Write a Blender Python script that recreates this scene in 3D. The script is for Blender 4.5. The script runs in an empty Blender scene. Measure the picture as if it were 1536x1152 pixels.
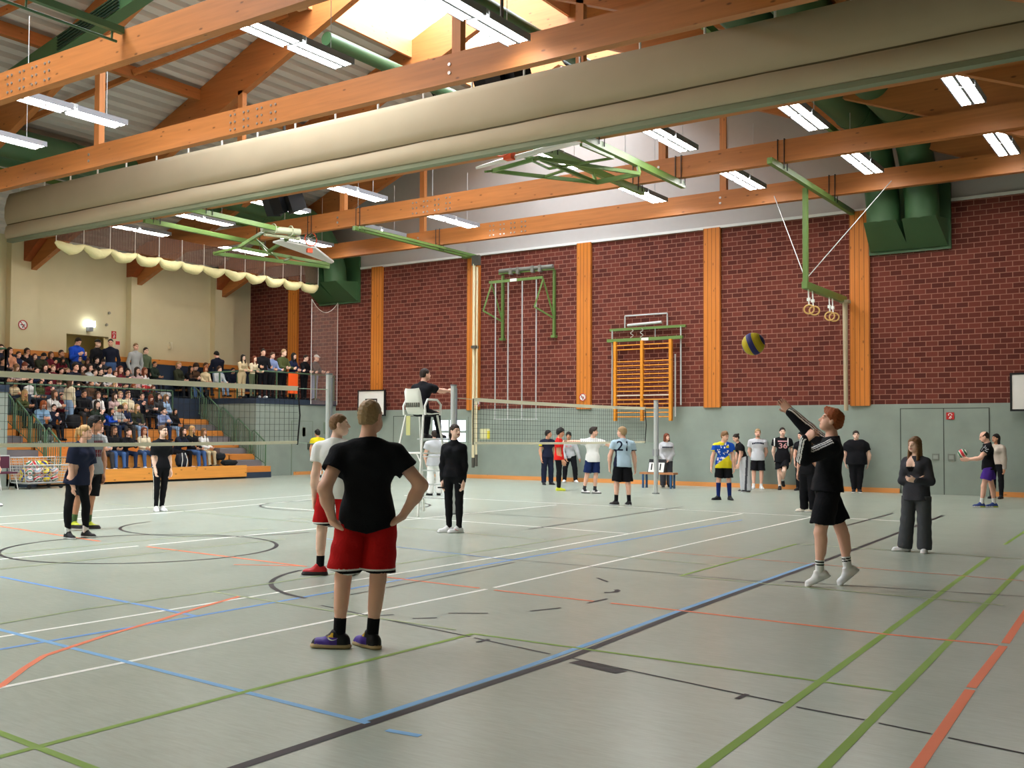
import bpy, math, random
import numpy as np
from mathutils import Vector, Matrix
from mathutils.bvhtree import BVHTree
random.seed(7)
SC = bpy.context.scene
COL = SC.collection
# ---------------------------------------------------------------- camera
FOC, CX, CY, CAMH = 1552.94, 727.94, 603.93, 1.58
RV = np.array([0.81997655, 0.57237291, 0.00526361])
UV = np.array([0.01310631, -0.02796771, 0.9995229])
FV = np.array([-0.57224704, 0.81951636, 0.03043457])
EYE = np.array([0, 0, CAMH])
cam_d = bpy.data.cameras.new('camera'); cam = bpy.data.objects.new('camera', cam_d); COL.objects.link(cam)
cam.matrix_world = Matrix(((RV[0], UV[0], -FV[0], 0), (RV[1], UV[1], -FV[1], 0), (RV[2], UV[2], -FV[2], CAMH), (0, 0, 0, 1)))
cam_d.sensor_width = 36; cam_d.lens = FOC / 1536 * 36
cam_d.shift_x = (768 - CX) / 1536; cam_d.shift_y = (CY - 576) / 1536
cam_d.clip_start = 0.1; cam_d.clip_end = 300
SC.camera = cam
SC.view_settings.view_transform = 'Standard'; SC.view_settings.look = 'None'; SC.view_settings.gamma = 1
SC.view_settings.exposure = 1.0

def at(px, py, ax, v):
    """where the sight line to a measured point of the photograph meets the plane axis=v"""
    d = FV + (px - CX) / FOC * RV - (py - CY) / FOC * UV
    return EYE + d * ((v - EYE[ax]) / d[ax])
def fl(px, py): return at(px, py, 2, 0.0)

# ---------------------------------------------------------------- materials
def lin(c):
    c = [x / 255.0 for x in c]
    return tuple(x / 12.92 if x <= 0.04045 else ((x + 0.055) / 1.055) ** 2.4 for x in c) + (1.0,)
MATS = {}
def mat(name, col, rough=0.6, spec=0.3, metal=0.0, emit=None, es=0.0, var=0.0, vscale=6.0, bump=0.0, bscale=40.0, stretch=None):
    if name in MATS: return MATS[name]
    m = bpy.data.materials.new(name); m.use_nodes = True
    nt = m.node_tree; b = nt.nodes['Principled BSDF']
    b.inputs['Base Color'].default_value = lin(col)
    b.inputs['Roughness'].default_value = rough
    b.inputs['Specular IOR Level'].default_value = spec
    b.inputs['Metallic'].default_value = metal
    if emit: b.inputs['Emission Color'].default_value = lin(emit); b.inputs['Emission Strength'].default_value = es
    if var or bump:
        tc = nt.nodes.new('ShaderNodeTexCoord'); mp = nt.nodes.new('ShaderNodeMapping')
        nt.links.new(tc.outputs['Object'], mp.inputs[0])
        if stretch: mp.inputs['Scale'].default_value = stretch
    if var:
        n = nt.nodes.new('ShaderNodeTexNoise'); n.inputs['Scale'].default_value = vscale; n.inputs['Detail'].default_value = 5
        nt.links.new(mp.outputs[0], n.inputs['Vector'])
        mx = nt.nodes.new('ShaderNodeMix'); mx.data_type = 'RGBA'
        c = lin(col)
        mx.inputs['A'].default_value = tuple(x * (1 - var) for x in c[:3]) + (1,)
        mx.inputs['B'].default_value = tuple(min(1, x * (1 + var)) for x in c[:3]) + (1,)
        nt.links.new(n.outputs['Fac'], mx.inputs['Factor']); nt.links.new(mx.outputs['Result'], b.inputs['Base Color'])
    if bump:
        n2 = nt.nodes.new('ShaderNodeTexNoise'); n2.inputs['Scale'].default_value = bscale; n2.inputs['Detail'].default_value = 3
        nt.links.new(mp.outputs[0], n2.inputs['Vector'])
        bp = nt.nodes.new('ShaderNodeBump'); bp.inputs['Strength'].default_value = bump; bp.inputs['Distance'].default_value = 0.02
        nt.links.new(n2.outputs['Fac'], bp.inputs['Height']); nt.links.new(bp.outputs[0], b.inputs['Normal'])
    MATS[name] = m
    return m

def wood(name, col, axis=0, var=0.28, scale=3.0, rough=0.5, groove=None):
    """wood with grain running along axis; groove = (axis, pitch) adds board joints"""
    if name in MATS: return MATS[name]
    m = mat(name, col, rough=rough, spec=0.35)
    nt = m.node_tree; b = nt.nodes['Principled BSDF']
    tc = nt.nodes.new('ShaderNodeTexCoord'); mp = nt.nodes.new('ShaderNodeMapping')
    s = [scale * 6, scale * 6, scale * 6]; s[axis] = scale * 0.35
    mp.inputs['Scale'].default_value = s
    nt.links.new(tc.outputs['Object'], mp.inputs[0])
    n = nt.nodes.new('ShaderNodeTexNoise'); n.inputs['Scale'].default_value = 1.0; n.inputs['Detail'].default_value = 6; n.inputs['Distortion'].default_value = 0.6
    nt.links.new(mp.outputs[0], n.inputs['Vector'])
    # knots
    v = nt.nodes.new('ShaderNodeTexVoronoi'); v.inputs['Scale'].default_value = 1.0
    mp2 = nt.nodes.new('ShaderNodeMapping'); s2 = [5.5, 5.5, 5.5]; s2[axis] = 2.2; mp2.inputs['Scale'].default_value = s2
    nt.links.new(tc.outputs['Object'], mp2.inputs[0]); nt.links.new(mp2.outputs[0], v.inputs['Vector'])
    rk = nt.nodes.new('ShaderNodeValToRGB'); rk.color_ramp.elements[0].position = 0.06; rk.color_ramp.elements[1].position = 0.13
    rk.color_ramp.elements[0].color = (0.25, 0.25, 0.25, 1); rk.color_ramp.elements[1].color = (1, 1, 1, 1)
    nt.links.new(v.outputs['Distance'], rk.inputs[0])
    mx = nt.nodes.new('ShaderNodeMix'); mx.data_type = 'RGBA'; c = lin(col)
    mx.inputs['A'].default_value = tuple(x * (1 - var) for x in c[:3]) + (1,)
    mx.inputs['B'].default_value = tuple(min(1, x * (1 + var)) for x in c[:3]) + (1,)
    nt.links.new(n.outputs['Fac'], mx.inputs['Factor'])
    mu = nt.nodes.new('ShaderNodeMix'); mu.data_type = 'RGBA'; mu.blend_type = 'MULTIPLY'; mu.inputs['Factor'].default_value = 0.8
    nt.links.new(mx.outputs['Result'], mu.inputs['A']); nt.links.new(rk.outputs[0], mu.inputs['B'])
    out = mu.outputs['Result']
    if groove:
        sp = nt.nodes.new('ShaderNodeSeparateXYZ'); nt.links.new(tc.outputs['Object'], sp.inputs[0])
        md = nt.nodes.new('ShaderNodeMath'); md.operation = 'PINGPONG'; md.inputs[1].default_value = groove[1] / 2
        nt.links.new(sp.outputs[groove[0]], md.inputs[0])
        lt = nt.nodes.new('ShaderNodeMath'); lt.operation = 'LESS_THAN'; lt.inputs[1].default_value = 0.008
        nt.links.new(md.outputs[0], lt.inputs[0])
        g = nt.nodes.new('ShaderNodeMix'); g.data_type = 'RGBA'; g.inputs['B'].default_value = tuple(x * 0.35 for x in c[:3]) + (1,)
        nt.links.new(lt.outputs[0], g.inputs['Factor']); nt.links.new(out, g.inputs['A']); out = g.outputs['Result']
    nt.links.new(out, b.inputs['Base Color'])
    return m

def brick_mat():
    m = mat('red_brick', (112, 56, 46), rough=0.85, spec=0.2)
    nt = m.node_tree; b = nt.nodes['Principled BSDF']
    g = nt.nodes.new('ShaderNodeNewGeometry'); sp = nt.nodes.new('ShaderNodeSeparateXYZ'); cb = nt.nodes.new('ShaderNodeCombineXYZ')
    nt.links.new(g.outputs['Position'], sp.inputs[0]); nt.links.new(sp.outputs[0], cb.inputs[0]); nt.links.new(sp.outputs[2], cb.inputs[1])
    t = nt.nodes.new('ShaderNodeTexBrick')
    t.inputs['Scale'].default_value = 1.0; t.inputs['Brick Width'].default_value = 0.31; t.inputs['Row Height'].default_value = 0.145
    t.inputs['Mortar Size'].default_value = 0.011; t.inputs['Mortar Smooth'].default_value = 0.1; t.inputs['Bias'].default_value = -0.1
    t.inputs['Color1'].default_value = lin((112, 56, 45)); t.inputs['Color2'].default_value = lin((80, 38, 32)); t.inputs['Mortar'].default_value = lin((148, 103, 87))
    nt.links.new(cb.outputs[0], t.inputs['Vector']); nt.links.new(t.outputs['Color'], b.inputs['Base Color'])
    bp = nt.nodes.new('ShaderNodeBump'); bp.inputs['Strength'].default_value = 0.4; bp.inputs['Distance'].default_value = 0.01; bp.invert = True
    nt.links.new(t.outputs['Fac'], bp.inputs['Height']); nt.links.new(bp.outputs[0], b.inputs['Normal'])
    return m

# ---------------------------------------------------------------- mesh builder
class MB:
    def __init__(s): s.v = []; s.f = []; s.m = []; s.sm = []
    def add(s, vs, fs, mi=0, smooth=False):
        o = len(s.v); s.v += [tuple(map(float, p)) for p in vs]
        for f in fs: s.f.append(tuple(i + o for i in f)); s.m.append(mi); s.sm.append(smooth)
        return s
    def box(s, x0, x1, y0, y1, z0, z1, mi=0):
        return s.add([(x0,y0,z0),(x1,y0,z0),(x1,y1,z0),(x0,y1,z0),(x0,y0,z1),(x1,y0,z1),(x1,y1,z1),(x0,y1,z1)],
                     [(0,3,2,1),(4,5,6,7),(0,1,5,4),(1,2,6,5),(2,3,7,6),(3,0,4,7)], mi)
    def obox(s, c, ax, hs, mi=0):
        c = np.array(c, float); A = [np.array(a, float) / np.linalg.norm(a) for a in ax]
        vs = [c + sx * hs[0] * A[0] + sy * hs[1] * A[1] + sz * hs[2] * A[2] for sz in (-1, 1) for sx, sy in ((-1,-1),(1,-1),(1,1),(-1,1))]
        return s.add(vs, [(0,3,2,1),(4,5,6,7),(0,1,5,4),(1,2,6,5),(2,3,7,6),(3,0,4,7)], mi)
    def bar(s, a, b, w, h, mi=0, up=(0, 0, 1)):
        a = np.array(a, float); b = np.array(b, float); d = b - a; L = np.linalg.norm(d); d /= L
        u = np.array(up, float)
        if abs(d @ u) > 0.98: u = np.array([0, 1.0, 0])
        sd = np.cross(d, u); sd /= np.linalg.norm(sd); u = np.cross(sd, d)
        return s.obox((a + b) / 2, (d, sd, u), (L / 2, w / 2, h / 2), mi)
    def tube(s, pts, r, n=8, mi=0, caps=True, closed=False):
        P = [np.array(p, float) for p in pts]; N = len(P)
        rr = r if hasattr(r, '__len__') else [r] * N
        vs = []; prev = None
        for i in range(N):
            if closed: t = P[(i + 1) % N] - P[i - 1]
            else: t = P[min(i + 1, N - 1)] - P[max(i - 1, 0)]
            t = t / (np.linalg.norm(t) + 1e-12)
            if prev is None:
                u = np.array([0, 0, 1.0]) if abs(t[2]) < 0.9 else np.array([1.0, 0, 0])
            else: u = prev
            u = u - (u @ t) * t; u /= np.linalg.norm(u); prev = u; w = np.cross(t, u)
            for k in range(n):
                a = 2 * math.pi * k / n; vs.append(P[i] + rr[i] * (math.cos(a) * u + math.sin(a) * w))
        fs = []
        for i in range(N if closed else N - 1):
            j = (i + 1) % N
            for k in range(n): fs.append((i*n+k, i*n+(k+1)%n, j*n+(k+1)%n, j*n+k))
        s.add(vs, fs, mi, n > 4)
        if caps and not closed:
            s.add(vs[:n], [tuple(range(n))[::-1]], mi); s.add(vs[-n:], [tuple(range(n))], mi)
        return s
    def sphere(s, c, r, n=16, mi=0):
        rx = r if hasattr(r, '__len__') else (r, r, r)
        vs = []; m = n // 2
        for i in range(m + 1):
            th = math.pi * i / m
            for k in range(n):
                a = 2 * math.pi * k / n
                vs.append((c[0] + rx[0]*math.sin(th)*math.cos(a), c[1] + rx[1]*math.sin(th)*math.sin(a), c[2] + rx[2]*math.cos(th)))
        fs = [(i*n+k, (i+1)*n+k, (i+1)*n+(k+1)%n, i*n+(k+1)%n) for i in range(m) for k in range(n)]
        return s.add(vs, fs, mi, True)
    def extrude(s, poly, d, mi=0):
        """closed polygon of 3-D points swept by vector d"""
        n = len(poly); P = [np.array(p, float) for p in poly]; d = np.array(d, float)
        vs = P + [p + d for p in P]
        fs = [tuple(range(n))[::-1], tuple(range(n, 2 * n))] + [(i, (i+1) % n, n + (i+1) % n, n + i) for i in range(n)]
        return s.add(vs, fs, mi)
    def build(s, name, mats, parent=None, at=None):
        me = bpy.data.meshes.new(name); me.from_pydata(s.v, [], s.f)
        for m in (mats if isinstance(mats, (list, tuple)) else [mats]): me.materials.append(m)
        me.polygons.foreach_set('material_index', s.m); me.polygons.foreach_set('use_smooth', s.sm)
        me.update()
        o = bpy.data.objects.new(name, me); COL.objects.link(o)
        if at is not None:
            a = Vector(at); me.transform(Matrix.Translation(-a)); o.location = a
        if parent: 
            o.parent = parent
            o.matrix_parent_inverse = Matrix.Translation(-parent.location)
        return o

def tag(o, label=None, cat=None, group=None, kind=None):
    if label: o['label'] = label
    if cat: o['category'] = cat
    if group: o['group'] = group
    if kind: o['kind'] = kind
    return o
def thing(name, label, cat, loc=(0, 0, 0), group=None):
    o = bpy.data.objects.new(name, None); COL.objects.link(o); o.location = loc; o.empty_display_size = 0.2
    return tag(o, label, cat, group)
def struct(o): o['kind'] = 'structure'; return o

# palette
GLULAM = wood('glulam_spruce', (176, 111, 58), axis=0, var=0.3, scale=2.2)
GLULAM_V = wood('glulam_post', (188, 124, 70), axis=2, var=0.3, scale=2.2)
GLULAM_Y = wood('purlin_spruce', (166, 106, 56), axis=1, var=0.3, scale=2.2)
BOARDS = wood('pilaster_boards', (204, 122, 44), axis=2, var=0.22, scale=3, groove=(0, 0.13))
PINE = wood('bleacher_pine', (222, 150, 66), axis=1, var=0.2, scale=2.5)
PINE_O = wood('bleacher_riser', (208, 132, 58), axis=1, var=0.2, scale=2.5)
SKIRT = wood('skirting_wood', (222, 150, 84), axis=0, var=0.15, scale=2)
GREEN = mat('green_paint', (100, 130, 66), rough=0.4, spec=0.5, var=0.1)
DGREEN = mat('duct_green', (60, 96, 60), rough=0.45, spec=0.5, var=0.12, vscale=2)
CONC = mat('painted_concrete', (141, 152, 142), rough=0.7, spec=0.25, var=0.2, vscale=1.6)
CREAM = mat('cream_plaster', (212, 200, 162), rough=0.85, var=0.05, vscale=2)
WHITEW = mat('white_plaster', (182, 178, 174), rough=0.85, var=0.04)
STEEL = mat('brushed_aluminium', (190, 194, 192), rough=0.4, spec=0.5, metal=0.15)
WHITEM = mat('white_enamel', (226, 228, 222), rough=0.4)
GREYM = mat('grey_housing', (140, 142, 146), rough=0.5)
BLACK = mat('black_paint', (24, 24, 26), rough=0.5)
NAVYP = mat('navy_panel', (44, 56, 74), rough=0.6, var=0.1)
CREAMF = mat('cream_canvas', (182, 169, 142), rough=0.9, spec=0.1, var=0.06, vscale=1.5)
CORR = mat('corrugated_sheet', (200, 196, 190), rough=0.55, spec=0.3)
BRICK = brick_mat()
# ================================================================ the hall
XW, YB, XG, XR = -33.4, 30.3, -28.4, 4.2     # gallery back wall, brick end wall, gallery front, near side wall
XC, Y0 = -17.1, -6.0                          # ridge, wall behind the camera
def roofz(x): return 14.75 - 0.40 * abs(x - XC)
ROOFTOP = 0.0

# ---- floor with its court markings
FL = mat('vinyl_floor', (162, 171, 157), rough=0.27, spec=0.42, var=0.07, vscale=1.3)
def floor_mat():
    m = FL; nt = m.node_tree; b = nt.nodes['Principled BSDF']
    tc = nt.nodes.new('ShaderNodeTexCoord'); mp = nt.nodes.new('ShaderNodeMapping'); mp.inputs['Scale'].default_value = (3, 26, 1); mp.inputs['Rotation'].default_value = (0, 0, 1.2)
    n = nt.nodes.new('ShaderNodeTexNoise'); n.inputs['Scale'].default_value = 1.6; n.inputs['Detail'].default_value = 8; n.inputs['Roughness'].default_value = 0.75
    nt.links.new(tc.outputs['Object'], mp.inputs[0]); nt.links.new(mp.outputs[0], n.inputs['Vector'])
    r = nt.nodes.new('ShaderNodeValToRGB'); r.color_ramp.elements[0].position = 0.3; r.color_ramp.elements[1].position = 0.7
    r.color_ramp.elements[0].color = (0.87, 0.87, 0.87, 1); r.color_ramp.elements[1].color = (1.06, 1.06, 1.06, 1)
    nt.links.new(n.outputs['Fac'], r.inputs[0])
    mu = nt.nodes.new('ShaderNodeMix'); mu.data_type = 'RGBA'; mu.blend_type = 'MULTIPLY'; mu.inputs['Factor'].default_value = 1
    src = b.inputs['Base Color'].links[0].from_socket
    nt.links.new(src, mu.inputs['A']); nt.links.new(r.outputs[0], mu.inputs['B']); nt.links.new(mu.outputs['Result'], b.inputs['Base Color'])
floor_mat()
LM = [FL] + [mat('line_' + n, c, rough=0.5, spec=0.12) for n, c in (('white', (232, 232, 222)), ('black', (44, 40, 42)), ('blue', (108, 152, 206)), ('green', (124, 156, 62)), ('orange', (226, 122, 84)), ('palegreen', (150, 164, 120)), ('skyblue', (120, 168, 208)))]
W_, K_, B_, G_, O_, PG, SB = 1, 2, 3, 4, 5, 6, 7
fm = MB(); fm.add([(-34, Y0, 0), (XR + .2, Y0, 0), (XR + .2, 31, 0), (-34, 31, 0)], [(0, 1, 2, 3)], 0)
lay = [0]
def ln(mi, *pts, w=0.05):
    lay[0] += 1; z = 0.0015 + 0.00002 * lay[0]
    for (x0, y0), (x1, y1) in zip(pts[:-1], pts[1:]):
        d = np.array([x1 - x0, y1 - y0]); L = np.linalg.norm(d); n = np.array([-d[1], d[0]]) / L * w / 2
        fm.add([(x0 + n[0], y0 + n[1], z), (x0 - n[0], y0 - n[1], z), (x1 - n[0], y1 - n[1], z), (x1 + n[0], y1 + n[1], z)], [(0, 1, 2, 3)], mi)
def arc(mi, cx, cy, r, a0, a1, w=0.05, n=72):
    lay[0] += 1; z = 0.0015 + 0.00002 * lay[0]; n = max(6, int(n * abs(a1 - a0) / 360)); vs = []
    for i in range(n + 1):
        a = math.radians(a0 + (a1 - a0) * i / n)
        vs += [(cx + (r - w / 2) * math.cos(a), cy + (r - w / 2) * math.sin(a), z), (cx + (r + w / 2) * math.cos(a), cy + (r + w / 2) * math.sin(a), z)]
    fm.add(vs, [(2*i, 2*i+1, 2*i+3, 2*i+2) for i in range(n)], mi)
ln(W_, (-6.15, 2), (-6.11, 5.51), (-6.05, 8.7)); ln(W_, (-6.05, 8.84), (-6.35, 20.24))
ln(W_, (-7.7, 2), (-7.54, 9.06), (-7.52, 11.4), (-7.75, 20.19))
ln(W_, (-12.36, 4), (-12.22, 9.09)); ln(W_, (-12.19, 9.24), (-12.1, 13.4))
ln(W_, (-17.1, 5), (-16.83, 13.2), (-17.63, 18.3)); ln(W_, (-18.58, 5), (-18.3, 14.5), (-18.9, 20))
ln(W_, (-16.6, 15.55), (-7.6, 14.95)); ln(W_, (-12.1, 14.5), (-12.0, 20.0)); ln(W_, (-16.9, 20.6), (-4.5, 20.3))
ln(K_, (-3.80, 1.5), (-3.78, 3.38), (-3.74, 6.42), (-3.86, 8.7), (-3.98, 12.71), (-4.18, 17.72), (-4.38, 22.35), w=0.07)
ln(SB, (-3.84, 4.31), (-3.82, 5.9), (-3.93, 8.83), (-4.04, 12.94), w=0.055)
ln(B_, (-7.26, 2.5), (-7.16, 5.93), (-7.2, 10.75), (-7.17, 18.68)); ln(B_, (-10.82, 6.27), (-7.14, 5.93))
ln(SB, (-9.5, 4.75), (-7.91, 4.6), (-3.78, 4.31)); ln(SB, (-3.61, 4.27), (-3.40, 4.29))
ln(G_, (-4.83, 2.0), (-4.84, 4.57), (-4.79, 6.71)); ln(G_, (-6.2, 3.1), (-5.21, 3.04), (-4.34, 2.98), (-3.5, 2.92)); ln(G_, (-4.79, 6.71), (-1.6, 6.75), w=.04)
ln(G_, (-1.94, 3.2), (-1.99, 4.67), (-2.38, 14.96), w=.055); ln(G_, (-1.48, 3.6), (-1.52, 5.01), (-1.88, 14.3), w=.055); ln(G_, (-2.47, 16.86), (-2.57, 20.5))
ln(O_, (-1.12, 4.2), (-1.16, 5.27), (-1.24, 7.08), w=.06); ln(O_, (-1.245, 7.14), (-1.29, 8.7), w=.06); ln(O_, (-1.295, 8.82), (-1.42, 11.6), w=.06)
ln(O_, (-7.43, 8.77), (-6.15, 8.72)); ln(O_, (-5.95, 8.7), (-4.8, 8.69)); ln(O_, (-4.62, 8.69), (-3.85, 8.7), (-2.12, 8.65), (-1.33, 8.72))
ln(O_, (-12.06, 9.11), (-9.76, 8.96), (-8.78, 8.89), w=.06); ln(O_, (-17.5, 9.7), (-13.17, 9.14), w=.06); ln(O_, (-9.6, 8.5), (-8.85, 8.9), w=.05)
ln(O_, (-5.9, 3.0), (-6.16, 3.59), (-6.5, 3.95), (-6.75, 4.25), (-7.05, 4.97), (-7.26, 5.63), (-7.46, 6.15), (-7.7, 6.9), w=.05)
arc(K_, -12.03, 9.03, 1.8, 0, 360, .055); arc(K_, -6.85, 8.95, 1.78, 158, 186, .055); arc(K_, -6.85, 8.95, 1.78, 191, 262, .055)
arc(K_, -15.6, 17.0, 1.85, 0, 360, .05); arc(K_, -13.6, 12.0, 1.8, 190, 360, .05)
for a in (((-6.7, 6.98), (-5.57, 6.74), (-4.74, 6.6)), ((-4.69, 6.58), (-3.9, 6.42)), ((-3.72, 6.4), (-2.08, 6.07)), ((-1.99, 6.03), (-1.59, 5.98)), ((-1.51, 5.96), (-1.23, 5.91)), ((-1.14, 5.89), (-0.5, 5.77))): ln(K_, *a, w=.022)
ln(K_, (-3.64, 6.31), (-3.22, 6.21), w=.12)
for a in (((-2.34, 6.0), (-2.33, 6.15)), ((-4.57, 6.45), (-4.56, 6.6)), ((-5.51, 7.34), (-5.23, 7.55)), ((-4.99, 7.86), (-4.86, 8.18)), ((-4.79, 8.55), (-4.77, 8.9)), ((-5.55, 10.12), (-5.31, 9.92)), ((-5.95, 6.85), (-5.85, 7.0)), ((-5.6, 6.95), (-5.45, 7.1))): ln(K_, *a, w=.035)
arc(K_, -5.05, 9.35, .14, -60, 60, .06)
ln(K_, (-3.79, 11.13), (-3.45, 11.16), w=.06); ln(K_, (-3.49, 11.16), (-1.4, 11.53), w=.025); ln(PG, (-4.9, 10.83), (-1.6, 10.79), w=.04)
ln(K_, (-6.9, 7.33), (-6.93, 8.25), (-7.05, 10.75), w=.02); ln(K_, (-7.9, 10.95), (-3.9, 10.95), w=.02)
ln(PG, (-8.05, 3.5), (-8.24, 5.53), (-8.1, 7.62), (-8.04, 14.65), w=.035); ln(PG, (-8.12, 6.93), (-6.39, 6.81), (-5.0, 6.76), w=.035)
ln(G_, (-4.88, 10.83), (-4.95, 15.05), w=.04); ln(PG, (-4.9, 15.05), (-1.6, 15.0), w=.035)
ln(K_, (-9.3, 14.6), (-9.37, 16.93), (-9.55, 21.33), w=.05); ln(K_, (-5.25, 18.4), (-5.32, 22.27), w=.05); ln(K_, (-11.8, 16.9), (-9.4, 16.9), w=.03)
ln(PG, (-12.8, 6.5), (-12.75, 12), w=.03); ln(PG, (-11.4, 6.5), (-11.3, 11), w=.03); ln(PG, (-14, 13.8), (-8.2, 13.3), w=.03); ln(PG, (-20, 14), (-13, 13.2), w=.03)
ln(B_, (-10.9, 11.4), (-7.2, 10.9), w=.03); ln(PG, (-8.1, 12.1), (-4.9, 12.0), w=.03); ln(O_, (-6.3, 12.9), (-1.6, 12.75), w=.025)
ln(O_, (-6.0, 19.6), (-5.3, 17.2), w=.03)
FLOOR = struct(fm.build('floor', LM))

# ---- end wall (brick over concrete, white gable above the ties)
w = MB()
w.box(XW - .3, XR, YB + .02, YB + .3, 2.48, 8.06, 0)
w.box(XG, XR, YB, YB + .3, 0, 2.48, 1)
gp = [(XW - .3, YB + .03, 8.06), (XR, YB + .03, 8.06), (XR, YB + .03, 8.9), (XC, YB + .03, roofz(XC) + .5), (XW - .3, YB + .03, roofz(XW) + .5)]
w.extrude(gp, (0, .27, 0), 2)
struct(w.build('wall_back', [BRICK, CONC, WHITEW]))
t = MB(); t.box(-30, XR, YB - .05, YB + .02, 8.0, 8.08); struct(t.build('trim_1', WHITEM))
for i, x in enumerate((-30.79, -26.25, -21.67, -17.11, -12.57, -8.11, -3.55)):
    t = MB(); z0 = 2.85 if x < XG else 2.44
    t.box(x - .275, x + .275, YB - .07, YB + .02, z0, 8.02)
    struct(t.build('trim_%d' % (i + 2), BOARDS, at=(x, YB, z0)))
def skirt(name, x0, x1): t = MB(); t.box(x0, x1, YB - .035, YB, 0, .13); struct(t.build(name, SKIRT))
for i, (a, b) in enumerate(((XG, -25.45), (-23.7, -7.06), (-4.76, XR))): skirt('baseboard_back' if i == 0 else 'baseboard_back.%03d' % i, a, b)

# ---- end-wall doors flush in the concrete
SEAM = mat('door_seam', (70, 76, 70), rough=0.8)
def flush_door(name, x0, x1, z1, mid=None, yy=YB):
    d = MB(); d.box(x0, x1, yy - .012, yy, 0, z1, 0)
    for a in ([x0, x1] + ([mid] if mid else [])): d.box(a - .012, a + .012, yy - .016, yy, 0, z1, 1)
    d.box(x0, x1, yy - .016, yy, z1 - .02, z1, 1)
    return struct(d.build(name, [CONC, SEAM]))
dd = flush_door('door_1', -7.03, -4.78, 2.36, -5.91)
for x in (-6.12, -5.72):
    h = MB(); h.box(x - .09, x + .09, YB - .03, YB - .012, .93, 1.11, 0); h.box(x - .06, x + .06, YB - .033, YB - .03, .97, 1.07, 1)
    h.build('door_handle', [mat('handle_plate', (120, 126, 118), rough=.5), mat('handle_recess', (150, 156, 148), rough=.6)], dd)
flush_door('door_2', -25.4, -23.75, 2.25)
dl = MB(); dl.box(-24.0, -23.85, YB - .03, YB - .01, 1.0, 1.3)
dl.build('door_handle', mat('door_lock', (70, 72, 62)), bpy.data.objects['door_2'])
# glazed door with daylight behind it
dg = MB(); dg.box(-23.6, -21.9, YB - .03, YB, 0, 2.2, 0)
DG = struct(dg.build('door_3', CONC))
pn = MB()
for x0, x1 in ((-23.5, -22.78), (-22.7, -22.0)):
    for z0, z1 in ((1.3, 1.62), (1.7, 2.08)): pn.box(x0, x1, YB - .034, YB - .03, z0, z1)
pn.build('pane', mat('lit_pane', (235, 242, 250), rough=.2, emit=(225, 238, 255), es=1.0), DG)

# ---- gallery side: upper wall with doorway
w = MB(); Y1 = -4
w.box(XW - .3, XW, Y0, 21.68, 0, 8.6); w.box(XW - .3, XW, 23.41, 31, 0, 8.6); w.box(XW - .3, XW, 21.68, 23.41, 5.1, 8.6); w.box(XW - .3, XW, 21.68, 23.41, 0, 2.9)
for y in (11.2, 15.6, 19.88, 24.65, 28.66): w.box(XW, XW + .3, y - .5, y + .5, 2.5, 8.3)
struct(w.build('wall_left', CREAM))
w = MB(); w.box(XW - 3, XW - .3, 20.5, 25, 2.85, 2.9); w.box(XW - 3.1, XW - 3, 20.5, 25, 2.9, 5.6); w.box(XW - 3, XW - .3, 20.4, 20.5, 2.9, 5.6); w.box(XW - 3, XW - .3, 25, 25.1, 2.9, 5.6); w.box(XW - 3, XW - .3, 20.4, 25.1, 5.6, 5.7)
struct(w.build('wall_hallway', mat('corridor_wall', (150, 138, 98), rough=.9)))
lp_ = MB(); lp_.box(XW - 1.6, XW - 1.0, 22.2, 23.0, 5.55, 5.6); lo_ = lp_.build('ceiling_light', mat('corridor_fill_lamp', (250, 240, 215), emit=(255, 240, 205), es=12.0)); tag(lo_, 'unseen lamp added to brighten the corridor behind the gallery doorway', 'ceiling light')  # unseen lamp, added to lift the corridor's brightness
t = MB(); t.box(XW - 2.99, XW - 2.9, 21.9, 22.7, 2.9, 4.9); struct(t.build('door_4', mat('corridor_door', (52, 52, 46))))
# corbels carrying the ties
for y in (19.95, 24.25, 28.35):
    c = MB(); c.extrude([(XW + .02, y - .13, 8.1), (XW + 1.25, y - .13, 8.1), (XW + .30, y - .13, 7.42), (XW + .02, y - .13, 7.42)], (0, .26, 0))
    struct(c.build('ceiling_corbel', wood('corbel_wood', (150, 76, 36), axis=0)))
# gallery blocks
w = MB(); w.box(XW, XG, 26.1, YB, 0, 2.66, 0); w.box(XW, XG + .03, 26.08, YB, 2.66, 2.86, 1)
struct(w.build('wall_gallery_right', [CONC, NAVYP]))
w = MB(); w.box(XW, XG, Y0, 16.6, 0, 2.72, 0); w.box(XW, XG + .03, Y0, 16.62, 2.72, 2.92, 1)
struct(w.build('wall_gallery_left', [CONC, NAVYP]))
t = MB(); t.box(XG, XG + .03, 28.0, YB, 0, .12); struct(t.build('baseboard_left', SKIRT))
for i, (a, b, z) in enumerate(((27.9, 29.0, 2.05), (29.55, 30.25, 2.07))):
    d = MB()
    if i == 0:
        d.box(XG, XG + .015, a, b, 0, z, 0); d.box(XG, XG + .02, a - .012, a + .012, 0, z, 1); d.box(XG, XG + .02, b - .012, b + .012, 0, z, 1); d.box(XG, XG + .02, a, b, z - .02, z, 1)
    else:
        d.box(XG, XG + .015, a, b, 0, z, 0); d.box(XG + .015, XG + .02, a + .05, b - .05, 1.55, z - .06, 1); d.box(XG + .015, XG + .03, (a + b) / 2 - .03, (a + b) / 2 + .03, 1.55, z, 2)
    struct(d.build('door_%d' % (5 + i), [CONC, mat('dim_doorlight', (120, 134, 116)), mat('frame_pale', (170, 178, 160))]))
h = MB(); h.box(XG + .02, XG + .05, 28.72, 28.86, .95, 1.22); h.build('door_handle', mat('door_lock', (70, 72, 62)), bpy.data.objects['door_5'])
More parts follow.
